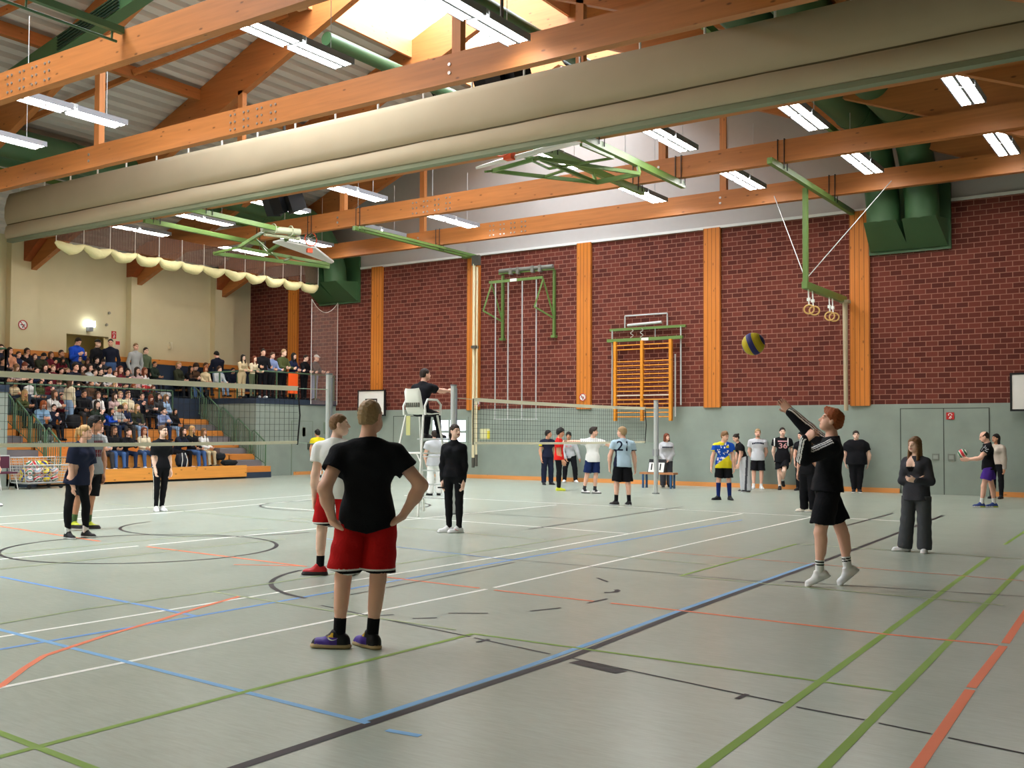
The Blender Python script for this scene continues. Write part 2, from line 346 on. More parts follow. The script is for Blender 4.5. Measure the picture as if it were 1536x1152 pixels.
# wood band and navy backrest panels along the gallery wall
t = MB(); 
for a, b in ((Y0, 21.6), (23.5, YB)): t.box(XW, XW + .33, a, b, 4.2, 4.38, 0); t.box(XW, XW + .31, a, b, 2.86, 4.2, 1)
struct(t.build('trim_20', [PINE_O, NAVYP]))
# walls behind and beside the camera
w = MB(); w.box(XR, XR + .3, Y0, 31, 0, 9.0); struct(w.build('wall_right', mat('low_bounce_wall', (96, 78, 58), rough=.7)))  # unseen wall; dark colour invented to cut the light it bounces
w = MB(); w.extrude([(XW - .3, Y0, 0), (XR + .3, Y0, 0), (XR + .3, Y0, 9), (XC, Y0, 15.3), (XW - .3, Y0, 8.8)], (0, -.3, 0)); struct(w.build('wall_front', CREAM))

# ---- roof: corrugated sheets either side of a ridge skylight
SK = 2.75                                     # half width of the skylight opening
def sheet(xa, xb):
    m = MB(); p = 0.36; n = int(abs(xb - xa) / p); sg = 1 if xb > xa else -1; prof = []
    for i in range(n + 1):
        x = xa + sg * p * i
        for f, dz in ((0, 0), (.42, 0), (.5, .12), (.92, .12)):
            xx = x + sg * p * f
            if (xx - xb) * sg > 0: break
            prof.append((xx, roofz(xx) + dz))
    vs = [(x, y, z) for x, z in prof for y in (Y0 - .3, 30.6)]
    m.add(vs, [(2*i, 2*i+1, 2*i+3, 2*i+2) for i in range(len(prof) - 1)])
    return m
m = sheet(XC - SK, XW - .4); m2 = sheet(XC + SK, XR + .4)
o = len(m.v); m.v += m2.v; m.f += [tuple(i + o for i in f) for f in m2.f]; m.m += m2.m; m.sm += m2.sm
# outer deck so that no light leaks through the sheet edges
for s, e in ((-1, XW - .4), (1, XR + .4)):
    a = XC + s * SK
    m.add([(a, Y0 - .4, roofz(a) + .2), (e, Y0 - .4, roofz(e) + .2), (e, 30.7, roofz(e) + .2), (a, 30.7, roofz(a) + .2)], [(0, 1, 2, 3)])
struct(m.build('ceiling', CORR))
k = MB()                                      # boarded kerb round the skylight
for s in (-1, 1):
    a = XC + s * SK; k.box(min(a, a + s * .08), max(a, a + s * .08), Y0, 30.3, roofz(a) - .55, roofz(a) + .9)
CURB = wood('kerb_boards', (226, 150, 100), axis=1, var=.15)
struct(k.build('trim_21', CURB))
zs = roofz(XC + SK) + .85
PANE = bpy.data.materials.new('skylight_pane'); PANE.use_nodes = True; nt = PANE.node_tree
b = nt.nodes['Principled BSDF']; tr = nt.nodes.new('ShaderNodeBsdfTransparent'); mxs = nt.nodes.new('ShaderNodeMixShader'); mxs.inputs[0].default_value = .25
b.inputs['Base Color'].default_value = (.9, .92, .95, 1); b.inputs['Roughness'].default_value = .3
nt.links.new(tr.outputs[0], mxs.inputs[1]); nt.links.new(b.outputs[0], mxs.inputs[2]); nt.links.new(mxs.outputs[0], nt.nodes['Material Output'].inputs[0])
p = MB()
for s in (-1, 1):
    a = XC + s * SK; p.add([(a, Y0, zs), (XC, Y0, zs + 1.1), (XC, 30.3, zs + 1.1), (a, 30.3, zs)], [(0, 1, 2, 3)])
wn = struct(p.build('window_1', PANE))
b_ = MB()
for y in np.arange(Y0 + .6, 30.3, .85):
    for s in (-1, 1): b_.bar((XC + s * SK, y, zs), (XC, y, zs + 1.1), .03, .04)
b_.build('glazing_bar', mat('glazing_grey', (200, 204, 208)), wn)
e = MB()
for yy in (30.3, Y0): e.add([(XC - SK - .1, yy, zs - 1.6), (XC + SK + .1, yy, zs - 1.6), (XC + SK + .1, yy, zs), (XC, yy, zs + 1.12), (XC - SK - .1, yy, zs)], [(0, 1, 2, 3, 4)])
struct(e.build('trim_22', WHITEW))

# ---- glulam trusses
TY = (28.3, 24.2, 19.9, 15.25, 11.1, 6.9)
TN = ['glulam roof truss nearest the brick end wall', 'glulam roof truss carrying the right basketball frame', 'glulam roof truss just behind the raised divider curtain', 'glulam roof truss in front of the raised divider curtain', 'glulam roof truss at the top left with green bar hanging beside it', 'glulam roof truss high over the near court']
BOLT = mat('zinc_bolt', (178, 176, 170), rough=.35, metal=.7)
for ti, y in enumerate(TY):
    T = thing('roof_truss', TN[ti], 'roof truss', (XC, y, 8.1), 'glulam roof trusses'); D = .2
    b1 = MB(); b1.box(XW + .3, XR, y, y + D, 8.12, 8.66); b1.build('tie_beam', GLULAM, T)
    for s in (-1, 1):
        xe = XW + .1 if s < 0 else XR
        zb = lambda x: 13.55 - .40 * abs(x - XC)
        r = MB(); r.extrude([(XC, y + D, zb(XC)), (xe, y + D, zb(xe)), (xe, y + D, roofz(xe) - .01), (XC, y + D, roofz(XC) - .01)], (0, .2, 0))
        r.build('rafter', GLULAM, T)
    for x in (-22.68, -11.5):
        p = MB(); p.box(x - .1, x + .1, y + D, y + D + .16, 8.18, zb(x) + .1); p.build('post', GLULAM_V, T)
    bo = MB()
    for x in (-22.68, -11.5):
        for z in (8.3, 8.46): bo.tube([(x, y - .02, z), (x, y, z)], .035, 8)
    xs = -19.6 if ti < 2 else (-17.5 if ti == 3 else -19.2)
    for gx in range(4):
        for dx in (0, .14):
            for z in (8.22, 8.38, 8.54): bo.tube([(xs + gx * .42 + dx, y - .018, z), (xs + gx * .42 + dx, y, z)], .026, 8)
    o = bo.build('bolt', BOLT, T); o['kind'] = 'stuff'
# purlins and wind braces under the sheets
for i, (x, s) in enumerate(((-24.5, -1), (-28.6, -1), (-9.7, 1), (-5.6, 1))):
    p = MB(); p.box(x - .09, x + .09, Y0, 30.3, roofz(x) - .34, roofz(x) - .02)
    struct(p.build('ceiling_purlin', GLULAM_Y))
br = MB()
for y0, y1 in ((11.5, 15.25), (15.6, 19.9)):
    br.bar((-28.5, y0 + .2, roofz(-28.5) - .25), (-24.6, (y0 + y1) / 2, roofz(-24.6) - .25), .12, .14)
    br.bar((-24.4, (y0 + y1) / 2, roofz(-24.4) - .25), (-20.6, y1, roofz(-20.6) - .25), .12, .14)
struct(br.build('ceiling_brace', GLULAM))

# ---- suspended luminaires: two units end to end in every bay and row
LAMP = mat('lit_diffuser', (250, 250, 250), rough=.4, emit=(255, 252, 248), es=20.0)
ROWS = [(-29.5, 'the gallery row'), (-26.25, 'second row from the gallery'), (-22.85, 'third row from the gallery'), (-19.75, 'fourth row from the gallery'), (-13.05, 'row beside the ridge skylight'), (-10.1, 'row left of the big green ducts'), (-7.0, 'row below the big green ducts'), (-3.85, 'row farthest from the gallery')]
BAYS = [(25.0, 'behind the last tie beam'), (20.35, 'just past the divider curtain'), (11.5, 'in front of the divider curtain'), (6.6, 'over the near court'), (2.2, 'over the camera end')]
def luminaire():
    r = thing('ceiling_light', '', 'ceiling light')
    h = MB()
    for k in (0, 1):
        y0 = k * 1.34
        h.box(-.24, .24, y0, y0 + 1.24, .0, .07); h.box(-.24, -.215, y0, y0 + 1.24, -.05, 0); h.box(.215, .24, y0, y0 + 1.24, -.05, 0); h.box(-.03, .03, y0, y0 + 1.24, -.045, 0)
    h.build('housing', GREYM, r)
    for k in (0, 1):
        for s in (-1, 1):
            d = MB(); y0 = k * 1.34; d.box(s * .125 - .078, s * .125 + .078, y0 + .04, y0 + 1.2, -.04, -.005); d.build('diffuser', LAMP, r)
    c = MB(); c.box(-.2, .2, 1.2, 1.38, .02, .1); c.build('connector', STEEL, r)
    wv = MB()
    for yy in (.35, 2.2): wv.tube([(0, yy, .07), (0, yy, 1.7)], .008, 4)
    wv.build('suspension_wire', STEEL, r)
    return r
def dup(root, loc=None, rotz=None):
    r = root.copy(); COL.objects.link(r)
    if loc is not None: r.location = loc
    if rotz is not None: r.rotation_euler = (0, 0, rotz)
    for ch in list(root.children):
        c = ch.copy(); COL.objects.link(c); c.parent = r; c.matrix_parent_inverse = ch.matrix_parent_inverse.copy()
        for g in ch.children:
            d = g.copy(); COL.objects.link(d); d.parent = c; d.matrix_parent_inverse = g.matrix_parent_inverse.copy()
    return r
L0 = None
for bi, (y, bl) in enumerate(BAYS):
    for ri, (x, rl) in enumerate(ROWS):
        if ri == 0 and bi > 1: continue
        if bi == 2 and ri in (0, 6, 7) or bi > 2 and ri in (0, 1, 5, 6, 7): continue
        if L0 is None: L0 = o = luminaire()
        else: o = dup(L0)
        o.location = (x, y, 8.42) if (bi, ri) != (2, 5) else (-9.75, 12.35, 8.42)
        o['label'] = 'twin-tube suspended light %s, %s' % (bl, rl); o['group'] = 'suspended hall lights'; o['category'] = 'ceiling light'

# ---- ventilation: pairs of green round ducts with elbows into the end wall
def duct(x, label, sgn):
    r = thing('ventilation_duct', label, 'duct', (x, 28, 9.6), 'green ventilation ducts')
    for s in (-1, 1):
        p = MB(); xx = x + s * .5
        p.tube([(xx, -3, 9.75), (xx, 26.8, 9.75), (xx, 27.9, 9.6), (xx, 28.6, 9.22), (xx, 29.15, 8.6), (xx, 29.42, 7.95), (xx, 29.47, 7.45)], .44, 20)
        for y in (2, 6, 10, 14, 18, 22, 26.4): p.tube([(xx, y, 9.75), (xx, y + .08, 9.75)], .46, 20)
        p.tube([(xx, 29.12, 8.64), (xx, 29.18, 8.56)], .46, 20)
        p.build('pipe', DGREEN, r)
        h = MB(); z0, z1 = 6.78, 7.42
        h.add([(xx - .42, 29.03, z1), (xx + .42, 29.03, z1), (xx + .42, 29.85, z1 - .05), (xx - .42, 29.85, z1 - .05), (xx - .52, 30.1, z0), (xx + .52, 30.1, z0), (xx + .52, 30.2, z0), (xx - .52, 30.2, z0), (xx + .5, 30.2, z1 + .1), (xx - .5, 30.2, z1 + .1)],
              [(0, 1, 5, 4), (4, 5, 6, 7), (0, 4, 7, 9), (1, 8, 6, 5), (0, 9, 8, 1), (9, 7, 6, 8)])
        h.build('hood', DGREEN, r)
    b = MB(); b.box(x - 1.08, x + 1.08, 30.2, 30.28, 6.7, 8.5); b.build('wall_plate', DGREEN, r)
    pf = MB(); pf.box(x - .95, x - .85, -3, 28, 9.2, 9.35); pf.build('edge_channel', GREEN, r)
duct(-28.2, 'green twin ventilation duct above the gallery, bending into the end wall', -1)
duct(-6.75, 'green twin ventilation duct above the server, bending into the end wall', 1)
# thinner grille ducts near the ridge
for x, z, lab in ((-19.5, 12.3, 'green grille duct running below the ridge skylight'), (-14.8, 12.4, 'green pipe duct on the far side of the skylight')):
    r = thing('grille_duct', lab, 'duct', (x, 15, z), 'slim ridge ducts')
    p = MB(); p.tube([(x, 20.3 if x < -17 else 16, z), (x, 29.8, z)], .19, 16); p.build('pipe', DGREEN, r)
    g = MB()
    for y in np.arange(21, 29, 2.4): g.obox((x - .2, y, z - .14), ((0, 1, 0), (.55, 0, -.83), (.83, 0, .55)), (.55, .13, .02))
    g.build('grille', mat('grille_dark', (30, 48, 36)), r)
r = thing('grille_duct', 'green duct with louvres lying along the left rafter at the top', 'duct', (-25, 13, 10.4), 'slim ridge ducts')
p = MB(); p.bar((-25.5, 14.5, 10.4), (-18.9, 14.5, 11.68), .34, .4); p.build('pipe', DGREEN, r)
g = MB()
for k in range(5): g.bar((-22.6, 14.285, 10.78 + .075 * k), (-20.2, 14.285, 11.245 + .075 * k), .03, .03)
g.build('grille', mat('grille_dark', (30, 48, 36)), r)
# ================================================================ equipment
# ---- raised divider curtain
yC = 17.5
r = thing('divider_curtain', 'raised beige divider curtain hanging across the hall under the roof', 'curtain', (-13, yC, 7.4))
c = MB(); prof = [(-.02, 8.86), (-.10, 8.7), (-.17, 8.4), (-.17, 8.1), (-.10, 7.93), (-.05, 7.90), (-.12, 7.84), (-.16, 7.66), (-.13, 7.48), (-.08, 7.46), (.08, 7.46), (.13, 7.5), (.16, 7.66), (.12, 7.84), (.05, 7.9), (.10, 7.93), (.17, 8.1), (.17, 8.4), (.10, 8.7), (.02, 8.86)]
xs = np.linspace(-30.05, XR, 60); vs = []
rr = random.Random(3)
for x in xs:
    a = .02 * math.sin(x * 1.7) + .012 * math.sin(x * 4.1 + 1)
    vs += [(x, yC + dy * (1 + a * 3), z + a * .3 * (1 if 7.6 < z < 8.8 else 0)) for dy, z in prof]
n = len(prof); fs = [(i*n+k, i*n+(k+1) % n, (i+1)*n+(k+1) % n, (i+1)*n+k) for i in range(len(xs) - 1) for k in range(n)]
c.add(vs, fs, 0, True); c.add(vs[:n], [tuple(range(n))[::-1]], 0)
c.build('fabric', CREAMF, r)
s = MB(); s.box(-30.05, XR, yC - .075, yC + .075, 7.885, 7.915); s.build('seam_strap', mat('curtain_seam', (92, 84, 62), rough=.9), r)
s = MB(); s.box(-30.0, XR, yC - .10, yC + .10, 7.36, 7.455); s.build('bottom_rail', mat('rail_greygreen', (128, 134, 108), rough=.7), r)
s = MB()
for x in np.arange(-29.5, XR, 1.3): s.tube([(x, yC, 8.82), (x, yC, 9.2)], .025, 6)
s.box(-30.2, XR, yC - .06, yC + .06, 9.18, 9.28); s.build('hanger', WHITEM, r)

# ---- roof speakers
def speakers(x, y, z, lab):
    r = thing('speaker_cluster', lab, 'speaker', (x, y, z), 'roof speakers')
    for i, (dx, dy, a) in enumerate(((-.45, 0, .5), (0, -.12, 0), (.45, 0, -.5))):
        m = MB(); m.obox((x + dx, y + dy, z), ((math.cos(a), math.sin(a), 0), (-math.sin(a), math.cos(a), .5), (0, -.5, 1)), (.2, .22, .3)); m.build('cabinet', BLACK, r)
    m = MB(); m.tube([(x, y, z + .2), (x, y, z + 2.4)], .04, 8); m.tube([(x - .5, y, z + .3), (x + .5, y, z + .3)], .03, 6); m.build('bracket', mat('bracket_grey', (70, 72, 70)), r)
speakers(-21.7, 20.9, 8.2, 'black speaker cluster hanging below the third light row past the curtain')
speakers(-12.6, 18.6, 9.3, 'black speaker cluster showing over the top of the divider curtain')

# ---- ceiling basketball frames (folded up)
RIM = mat('hoop_orange', (226, 92, 52), rough=.45)
BOARDW = mat('backboard_white', (232, 230, 224), rough=.4)
def straps(r, x, y):
    for s in (-.08, .08): m = MB(); m.tube([(x + s, y - .02, 7.95), (x + s, y - .02, 8.68), (x + s, y + .22, 8.68), (x + s, y + .22, 7.95)], .012, 5); m.build('strap', BLACK, r)
# right frame: board lies almost flat, swung up toward the curtain
r = thing('basketball_frame', 'folded basketball frame with white board tucked under the divider curtain', 'basketball hoop', (-11.5, 21, 7.9), 'folded ceiling basketball hoops')
m = MB()
for x, a, b in ((-10.95, 19.3, 24.5), (-12.15, 19.3, 24.6)): m.box(x - .06, x + .06, a, b, 7.9, 8.06)
m.build('rail', GREEN, r)
for x in (-10.95, -12.15):
    for y in (19.9, 24.2): straps(r, x, y)
m = MB(); A = (-11.95, 21.7, 7.62); B = (-10.85, 21.8, 7.7); L = (-13.35, 19.35, 7.6); Rr = (-12.05, 19.25, 7.68)
m.bar(A, L, .07, .08); m.bar(A, Rr, .07, .08); m.bar(L, Rr, .07, .08); m.bar(A, B, .09, .1); m.bar(B, Rr, .07, .08); m.bar((-12.65, 20.5, 7.61), (-12.0, 20.4, 7.66), .05, .05)
m.bar(B, (-10.95, 21.9, 7.95), .06, .08); m.bar(A, (-12.15, 21.9, 7.95), .06, .08); m.bar((-10.75, 20.3, 7.72), (-12.3, 20.1, 7.66), .05, .05); m.bar((-10.6, 18.6, 7.6), (-10.75, 20.3, 7.72), .06, .06); m.bar(L, (-13.3, 19.0, 7.5), .05, .05); m.bar(Rr, (-12.0, 18.9, 7.55), .05, .05)
m.bar((-12.3, 20.1, 7.66), (-12.5, 19.4, 7.8), .04, .04); m.bar(Rr, (-12.5, 19.4, 7.82), .04, .04)
m.build('folding_arm', GREEN, r)
m = MB(); m.extrude([(-13.36, 18.7, 7.55), (-10.75, 18.25, 7.62), (-10.95, 19.2, 7.86), (-13.2, 19.25, 7.80)], (.0, .02, -.05)); m.build('backboard', BOARDW, r)
m = MB(); m.box(-12.4, -12.2, 18.38, 18.55, 7.5, 7.68); m.tube([(-12.3 + .225 * math.cos(a), 18.3 + .1 * math.sin(a), 7.72 + .2 * math.sin(a)) for a in np.linspace(0, 6.283, 20)[:-1]], .018, 6, closed=True); m.build('hoop', RIM, r)

# left frame above the gallery net
r = thing('basketball_frame', 'folded basketball frame with hoop over the gallery netting', 'basketball hoop', (-25.5, 23.5, 7.9), 'folded ceiling basketball hoops')
m = MB()
for x, a, b in ((-23.9, 18.9, 23.4), (-26.3, 19.6, 24.4)): m.box(x - .06, x + .06, a, b, 7.92, 8.06)
m.build('rail', GREEN, r)
for x in (-23.9, -26.3):
    for y in (19.9, 24.2): straps(r, x, y)
m = MB()
m.bar((-26.4, 23.4, 7.75), (-24.0, 22.4, 7.9), .08, .1); m.bar((-25.9, 24.3, 7.7), (-23.7, 23.3, 7.9), .08, .1)
m.bar((-27.4, 23.2, 7.62), (-25.6, 26.9, 7.5), .1, .12); m.bar((-26.4, 23.4, 7.75), (-25.4, 26.7, 7.55), .08, .1); m.bar((-27.4, 23.2, 7.62), (-26.4, 23.4, 7.75), .07, .07); m.bar((-25.4, 24.9, 7.55), (-26.2, 25.3, 7.55), .06, .06)
m.bar((-26.3, 24.3, 7.95), (-26.0, 24.4, 7.6), .06, .06); m.bar((-25.2, 23.0, 7.9), (-26.2, 25.0, 7.58), .04, .04)
m.build('folding_arm', GREEN, r)
m = MB(); m.tube([(-24.1, 22.3, 7.95), (-23.65, 23.5, 7.98)], .11, 10); m.tube([(-24.15, 22.45, 7.8), (-23.75, 23.6, 7.8)], .06, 8)
for f in (.3, .75): m.tube([(-24.1 + .45 * f + .13 * math.cos(a), 22.3 + 1.2 * f, 7.98 + .16 * math.sin(a)) for a in np.linspace(0, 6.283, 12)[:-1]], .02, 5, closed=True)
m.build('winch', mat('winch_cream', (176, 180, 150), rough=.5), r)
m = MB(); m.extrude([(-24.55, 23.2, 7.74), (-25.35, 26.75, 7.63), (-25.27, 26.8, 7.67), (-24.5, 25.1, 7.84), (-24.42, 23.4, 7.82)], (-.02, .01, -.05)); m.build('backboard', BOARDW, r)
m = MB(); hc = np.array([-24.35, 24.7, 8.02]); u1 = np.array([.25, .97, 0]); u2 = np.array([0, 0, 1.0])
m.tube([hc + .225 * (math.cos(a) * u1 + math.sin(a) * u2) for a in np.linspace(0, 6.283, 24)[:-1]], .02, 6, closed=True)
m.obox(hc + np.array([-.25, .2, -.3]), ((.25, .97, 0), (-.97, .25, 0), (0, 0, 1)), (.1, .04, .1)); m.build('hoop', RIM, r)
m = MB()
for k in range(10):
    a = k * .628; m.tube([hc + .22 * (math.cos(a) * u1 + math.sin(a) * u2), hc + np.array([-.35, .1, -.05]) + .12 * (math.cos(a + .3) * u1 + math.sin(a + .3) * u2)], .008, 4)
m.build('hoop_net', WHITEM, r)

# ---- green carrier rail with the vertical rope pole
r = thing('carrier_rail', 'green ceiling rail ending above the tall pale pole', 'rail', (-21.8, 27, 8))
m = MB(); m.box(-21.86, -21.74, 24.0, 30.3, 7.93, 8.06); m.box(-21.6, -21.5, 24.0, 30.2, 7.95, 8.03); m.box(-21.95, -21.4, 29.9, 30.1, 7.9, 7.96); m.build('beam', GREEN, r)
for y in (24.2, 28.3): straps(r, -21.8, y)
r = thing('sleeve_pole', 'tall pale pole strapped upright before the pilaster near the right net', 'pole', (-21.25, 29.7, .6))
m = MB(); m.tube([(-21.25, 29.7, .75), (-21.25, 29.7, 7.6)], .055, 10); m.tube([(-21.13, 29.72, .85), (-21.13, 29.72, 7.5)], .035, 8); m.build('tube', mat('pale_pole', (214, 204, 168), rough=.5), r)
DF = mat('dark_fitting', (80, 78, 70))
for a in ((-21.33, -21.03, 29.65, 29.8, 7.55, 7.9), (-21.3, -21.1, 29.6, 29.78, 4.6, 4.7)): m = MB(); m.box(*a); m.build('bracket', DF, r)
for a in (((-21.25, 29.7, .4), (-21.25, 29.7, .76)), ((-21.13, 29.72, .45), (-21.13, 29.72, .86))): m = MB(); m.tube(a, .055, 8); m.build('end_sleeve', DF, r)

# ---- ring beam on the right with gymnastic rings
r = thing('ring_beam', 'green beam on a drop post carrying gymnastic rings, right of the flying ball', 'gym apparatus', (-8.5, 28, 5.5))
m = MB(); m.box(-8.36, -8.24, 23.4, 30.3, 7.92, 8.06); m.build('ceiling_rail', GREEN, r)
for y in (24.2, 28.3): straps(r, -8.3, y)
m = MB(); m.box(-8.55, -8.43, 26.55, 26.67, 5.55, 8.0); m.build('drop_post', GREEN, r)
m = MB(); m.box(-8.56, -8.42, 26.5, 30.1, 5.38, 5.56); m.build('cross_beam', GREEN, r)
m = MB()
for x1, y1 in ((-9.9, 28.28), (-6.75, 28.28)): m.tube([(-8.49, 26.6, 5.62), (x1, y1, 8.3)], .012, 5)
m.build('guy_wire', STEEL, r)
RW = mat('ring_wood', (206, 168, 100), rough=.5)
for i, y in enumerate((26.75, 27.1, 28.55, 28.85)):
    m = MB(); zc = 4.86
    m.tube([(-8.45 + .03 * (i % 2) + .115 * math.cos(a), y + .05 * math.cos(a), zc + .115 * math.sin(a)) for a in np.linspace(0, 6.283, 20)[:-1]], .02, 7, closed=True); m.build('ring', RW, r)
    m = MB(); m.tube([(-8.45, y, zc + .11), (-8.47, y, 5.4)], .018, 6); m.box(-8.5, -8.42, y - .03, y + .03, 5.08, 5.16); m.build('ring_strap', WHITEM, r)
m = MB(); m.tube([(-8.42, 29.9, 5.4), (-8.42, 29.95, 2.3)], [.075, .06], 8); m.box(-8.55, -8.3, 29.8, 30.05, 5.36, 5.44); m.build('hanging_rope', mat('rope_beige', (176, 160, 132), rough=.8), r)

# ---- climbing-pole frame on the brick wall
r = thing('climbing_pole_frame', 'green wall frame with four thin climbing poles on the brick', 'gym apparatus', (-19.5, 30.1, 2.1))
m = MB()
for x in (-20.38, -18.26):
    m.box(x - .035, x + .035, 30.18, 30.28, 4.9, 7.2); m.bar((x - .15, 29.75, 6.85), (x - .4, 29.6, 5.9), .05, .05); m.bar((x - .4, 29.6, 5.9), (x, 30.2, 5.55), .05, .05); m.bar((x - .15, 29.75, 6.85), (x, 30.2, 5.6), .04, .04); m.box(x - .06, x + .1, 30.1, 30.28, 4.88, 4.96)
m.bar((-20.62, 29.75, 6.9), (-18.42, 29.75, 6.9), .07, .09); m.bar((-20.45, 30.1, 7.24), (-18.2, 30.1, 7.22), .09, .07); m.build('bracket', GREEN, r)
m = MB(); m.tube([(-20.4, 30.05, 7.32), (-18.2, 30.05, 7.30)], .07, 8)
for x in (-19.9, -19.6, -19.0, -18.7): m.box(x - .05, x + .05, 29.95, 30.12, 7.15, 7.38)
m.build('winding_shaft', mat('shaft_grey', (128, 128, 120), rough=.5), r)
for x in (-20.36, -19.83, -19.25, -18.68):
    m = MB(); m.tube([(x, 29.75, 2.1), (x, 29.75, 6.88)], .022, 7); m.build('climbing_pole', STEEL, r)
m = MB(); m.bar((-20.42, 29.75, 2.1), (-18.6, 29.75, 2.1), .03, .03); m.build('foot_bar', STEEL, r)
m = MB(); m.box(-19.72, -19.45, 29.69, 29.71, 6.85, 6.95); m.build('type_plate', WHITEM, r)

# ---- lifting wall bars
YEL = wood('wall_bar_beech', (220, 142, 38), axis=2, var=.15)
r = thing('wall_bars', 'orange wooden wall bars on a green lifting frame against the brick', 'gym apparatus', (-14.8, 30.1, 2))
for x in (-15.77, -14.81, -13.82):
    m = MB(); m.box(x - .045, x + .045, 29.9, 30.02, 2.03, 4.6); m.build('upright', YEL, r)
zz = [4.47, 4.33] + [3.94 - .137 * k for k in range(14)]
for i, z in enumerate(zz):
    m = MB(); m.tube([(-15.77, 29.96, z), (-13.82, 29.96, z)], .02, 7)
    if i != 10: m.build('rung', YEL, r)
    else: m.build('rung', mat('pale_rung', (216, 200, 176)), r)['label'] = 'pale rung'
m = MB(); m.box(-16.1, -13.45, 29.98, 30.1, 4.6, 4.7); m.box(-16.06, -13.4, 30.1, 30.2, 4.97, 5.05); m.build('crossbar', GREEN, r)
m = MB()
for x in (-15.97, -13.55): m.tube([(x, 30.12, 2.53), (x, 30.12, 5.0)], .025, 7)
for x in (-15.55, -14.05): m.tube([(x, 30.2, 5.05), (x, 30.2, 5.46)], .025, 6)
m.tube([(-15.55, 30.2, 5.45), (-14.05, 30.2, 5.45)], .025, 6); m.tube([(-15.4, 30.1, 5.13), (-14.2, 30.1, 5.17)], .045, 8); m.tube([(-13.71, 30.05, 2.16), (-13.71, 30.05, 4.13)], .025, 6); m.tube([(-14.4, 30.05, 4.7), (-14.4, 30.05, 4.98)], .01, 5)
m.build('steel_frame', STEEL, r)
m = MB()
for x in (-15.2, -14.85): m.tube([(x + .05 * math.sin(k), 30.0, 4.98 - .025 * k) for k in range(12)], .012, 5)
m.build('lift_cord', mat('cord_grey', (190, 186, 176)), r)
m = MB(); m.box(-14.85, -14.6, 29.96, 29.98, 4.6, 4.69); m.build('type_plate', WHITEM, r)

# ---- wall-mounted small backboards
for (x0, x1, lab) in ((-26.9, -25.62, 'white practice backboard on the brick behind the two men in red shorts'), (-4.18, -2.9, 'white practice backboard on the brick cut by the frame edge')):
    r = thing('wall_backboard', lab, 'backboard', ((x0 + x1) / 2, 30.2, 2.3), 'wall backboards')
    m = MB(); m.box(x0, x1, 29.98, 30.02, 2.3, 3.2); m.build('panel', BOARDW, r)
    m = MB(); m.box(x0 - .05, x0, 29.96, 30.04, 2.25, 3.25); m.box(x1, x1 + .05, 29.96, 30.04, 2.25, 3.25); m.box(x0, x1, 29.96, 30.04, 3.2, 3.25); m.box(x0, x1, 29.96, 30.04, 2.25, 2.3)
    for xx in (x0 + .3, x1 - .3): m.box(xx - .04, xx + .04, 30.04, 30.3, 2.6, 2.7)
    m.build('frame', BLACK, r)
    xm = (x0 + x1) / 2; m = MB(); m.box(xm - .3, xm + .3, 29.972, 29.98, 2.86, 2.91); m.box(xm - .3, xm - .25, 29.972, 29.98, 2.45, 2.9); m.box(xm + .25, xm + .3, 29.972, 29.98, 2.45, 2.9); m.box(xm - .3, xm + .3, 29.972, 29.98, 2.42, 2.46); m.build('target_square', BLACK, r)

# ---- signs
def ring_sign(c, nrm, up, rad, lab, icon=True, group='no-smoking style prohibition signs'):
    n = np.array(nrm, float); u = np.array(up, float); w_ = np.cross(u, n); c = np.array(c, float)
    r = thing('prohibition_sign', lab, 'sign', c, group)
    d = MB(); P = [c + rad * (math.cos(a) * w_ + math.sin(a) * u) for a in np.linspace(0, 6.2832, 33)[:-1]]; d.extrude(P, n * .012); d.build('disc', WHITEM, r)
    d = MB(); d.tube([c + n * .014 + rad * .9 * (math.cos(a) * w_ + math.sin(a) * u) for a in np.linspace(0, 6.2832, 33)[:-1]], rad * .1, 6, closed=True)
    a = 2.3; d.bar(c + n * .014 + rad * .85 * (math.cos(a) * w_ + math.sin(a) * u), c + n * .014 - rad * .85 * (math.cos(a) * w_ + math.sin(a) * u), rad * .16, .012, up=n); d.build('red_ring', mat('sign_red', (190, 44, 44)), r)
    d = MB(); d.bar(c + n * .013 - .5 * rad * w_, c + n * .013 + .45 * rad * w_, rad * .18, .008, up=n); d.bar(c + n * .013 - .1 * rad * w_ - .35 * rad * u, c + n * .013 + .1 * rad * w_ - .5 * rad * u, rad * .3, .008, up=n); d.build('pictogram', BLACK, r)
ring_sign((-17.13, 30.22, 2.83), (0, -1, 0), (0, 0, 1), .13, 'round prohibition sign on the pilaster beside the wall bars')
ring_sign((-21.45, 30.22, 2.68), (0, -1, 0), (0, 0, 1), .13, 'round prohibition sign behind the end of the right net tape')
ring_sign((XW + .31, 19.82, 5.22), (1, 0, 0), (0, 0, 1), .17, 'round prohibition sign on the cream gallery wall')
def red_sign(c, nrm, wd, ht, lab):
    n = np.array(nrm, float); c = np.array(c, float); u = np.array([0, 0, 1.0]); w_ = np.cross(u, n)
    r = thing('fire_sign', lab, 'sign', c, 'red fire equipment signs')
    d = MB(); d.obox(c, (w_, n, u), (wd / 2, .006, ht / 2)); d.build('plate', mat('sign_red', (190, 44, 44)), r)
    d = MB(); q = c + n * .008
    d.tube([q + w_ * (.22 * wd * math.cos(a)) + u * (.18 * ht + .16 * ht * math.sin(a)) for a in np.linspace(-.5, 4.0, 12)], wd * .05, 5); d.bar(q - w_ * .15 * wd - u * .38 * ht, q + w_ * .1 * wd + u * .02 * ht, wd * .09, .004, up=n); d.bar(q + w_ * .02 * wd - u * .4 * ht, q + w_ * .2 * wd - u * .1 * ht, wd * .07, .004, up=n)
    d.build('pictogram', WHITEM, r)
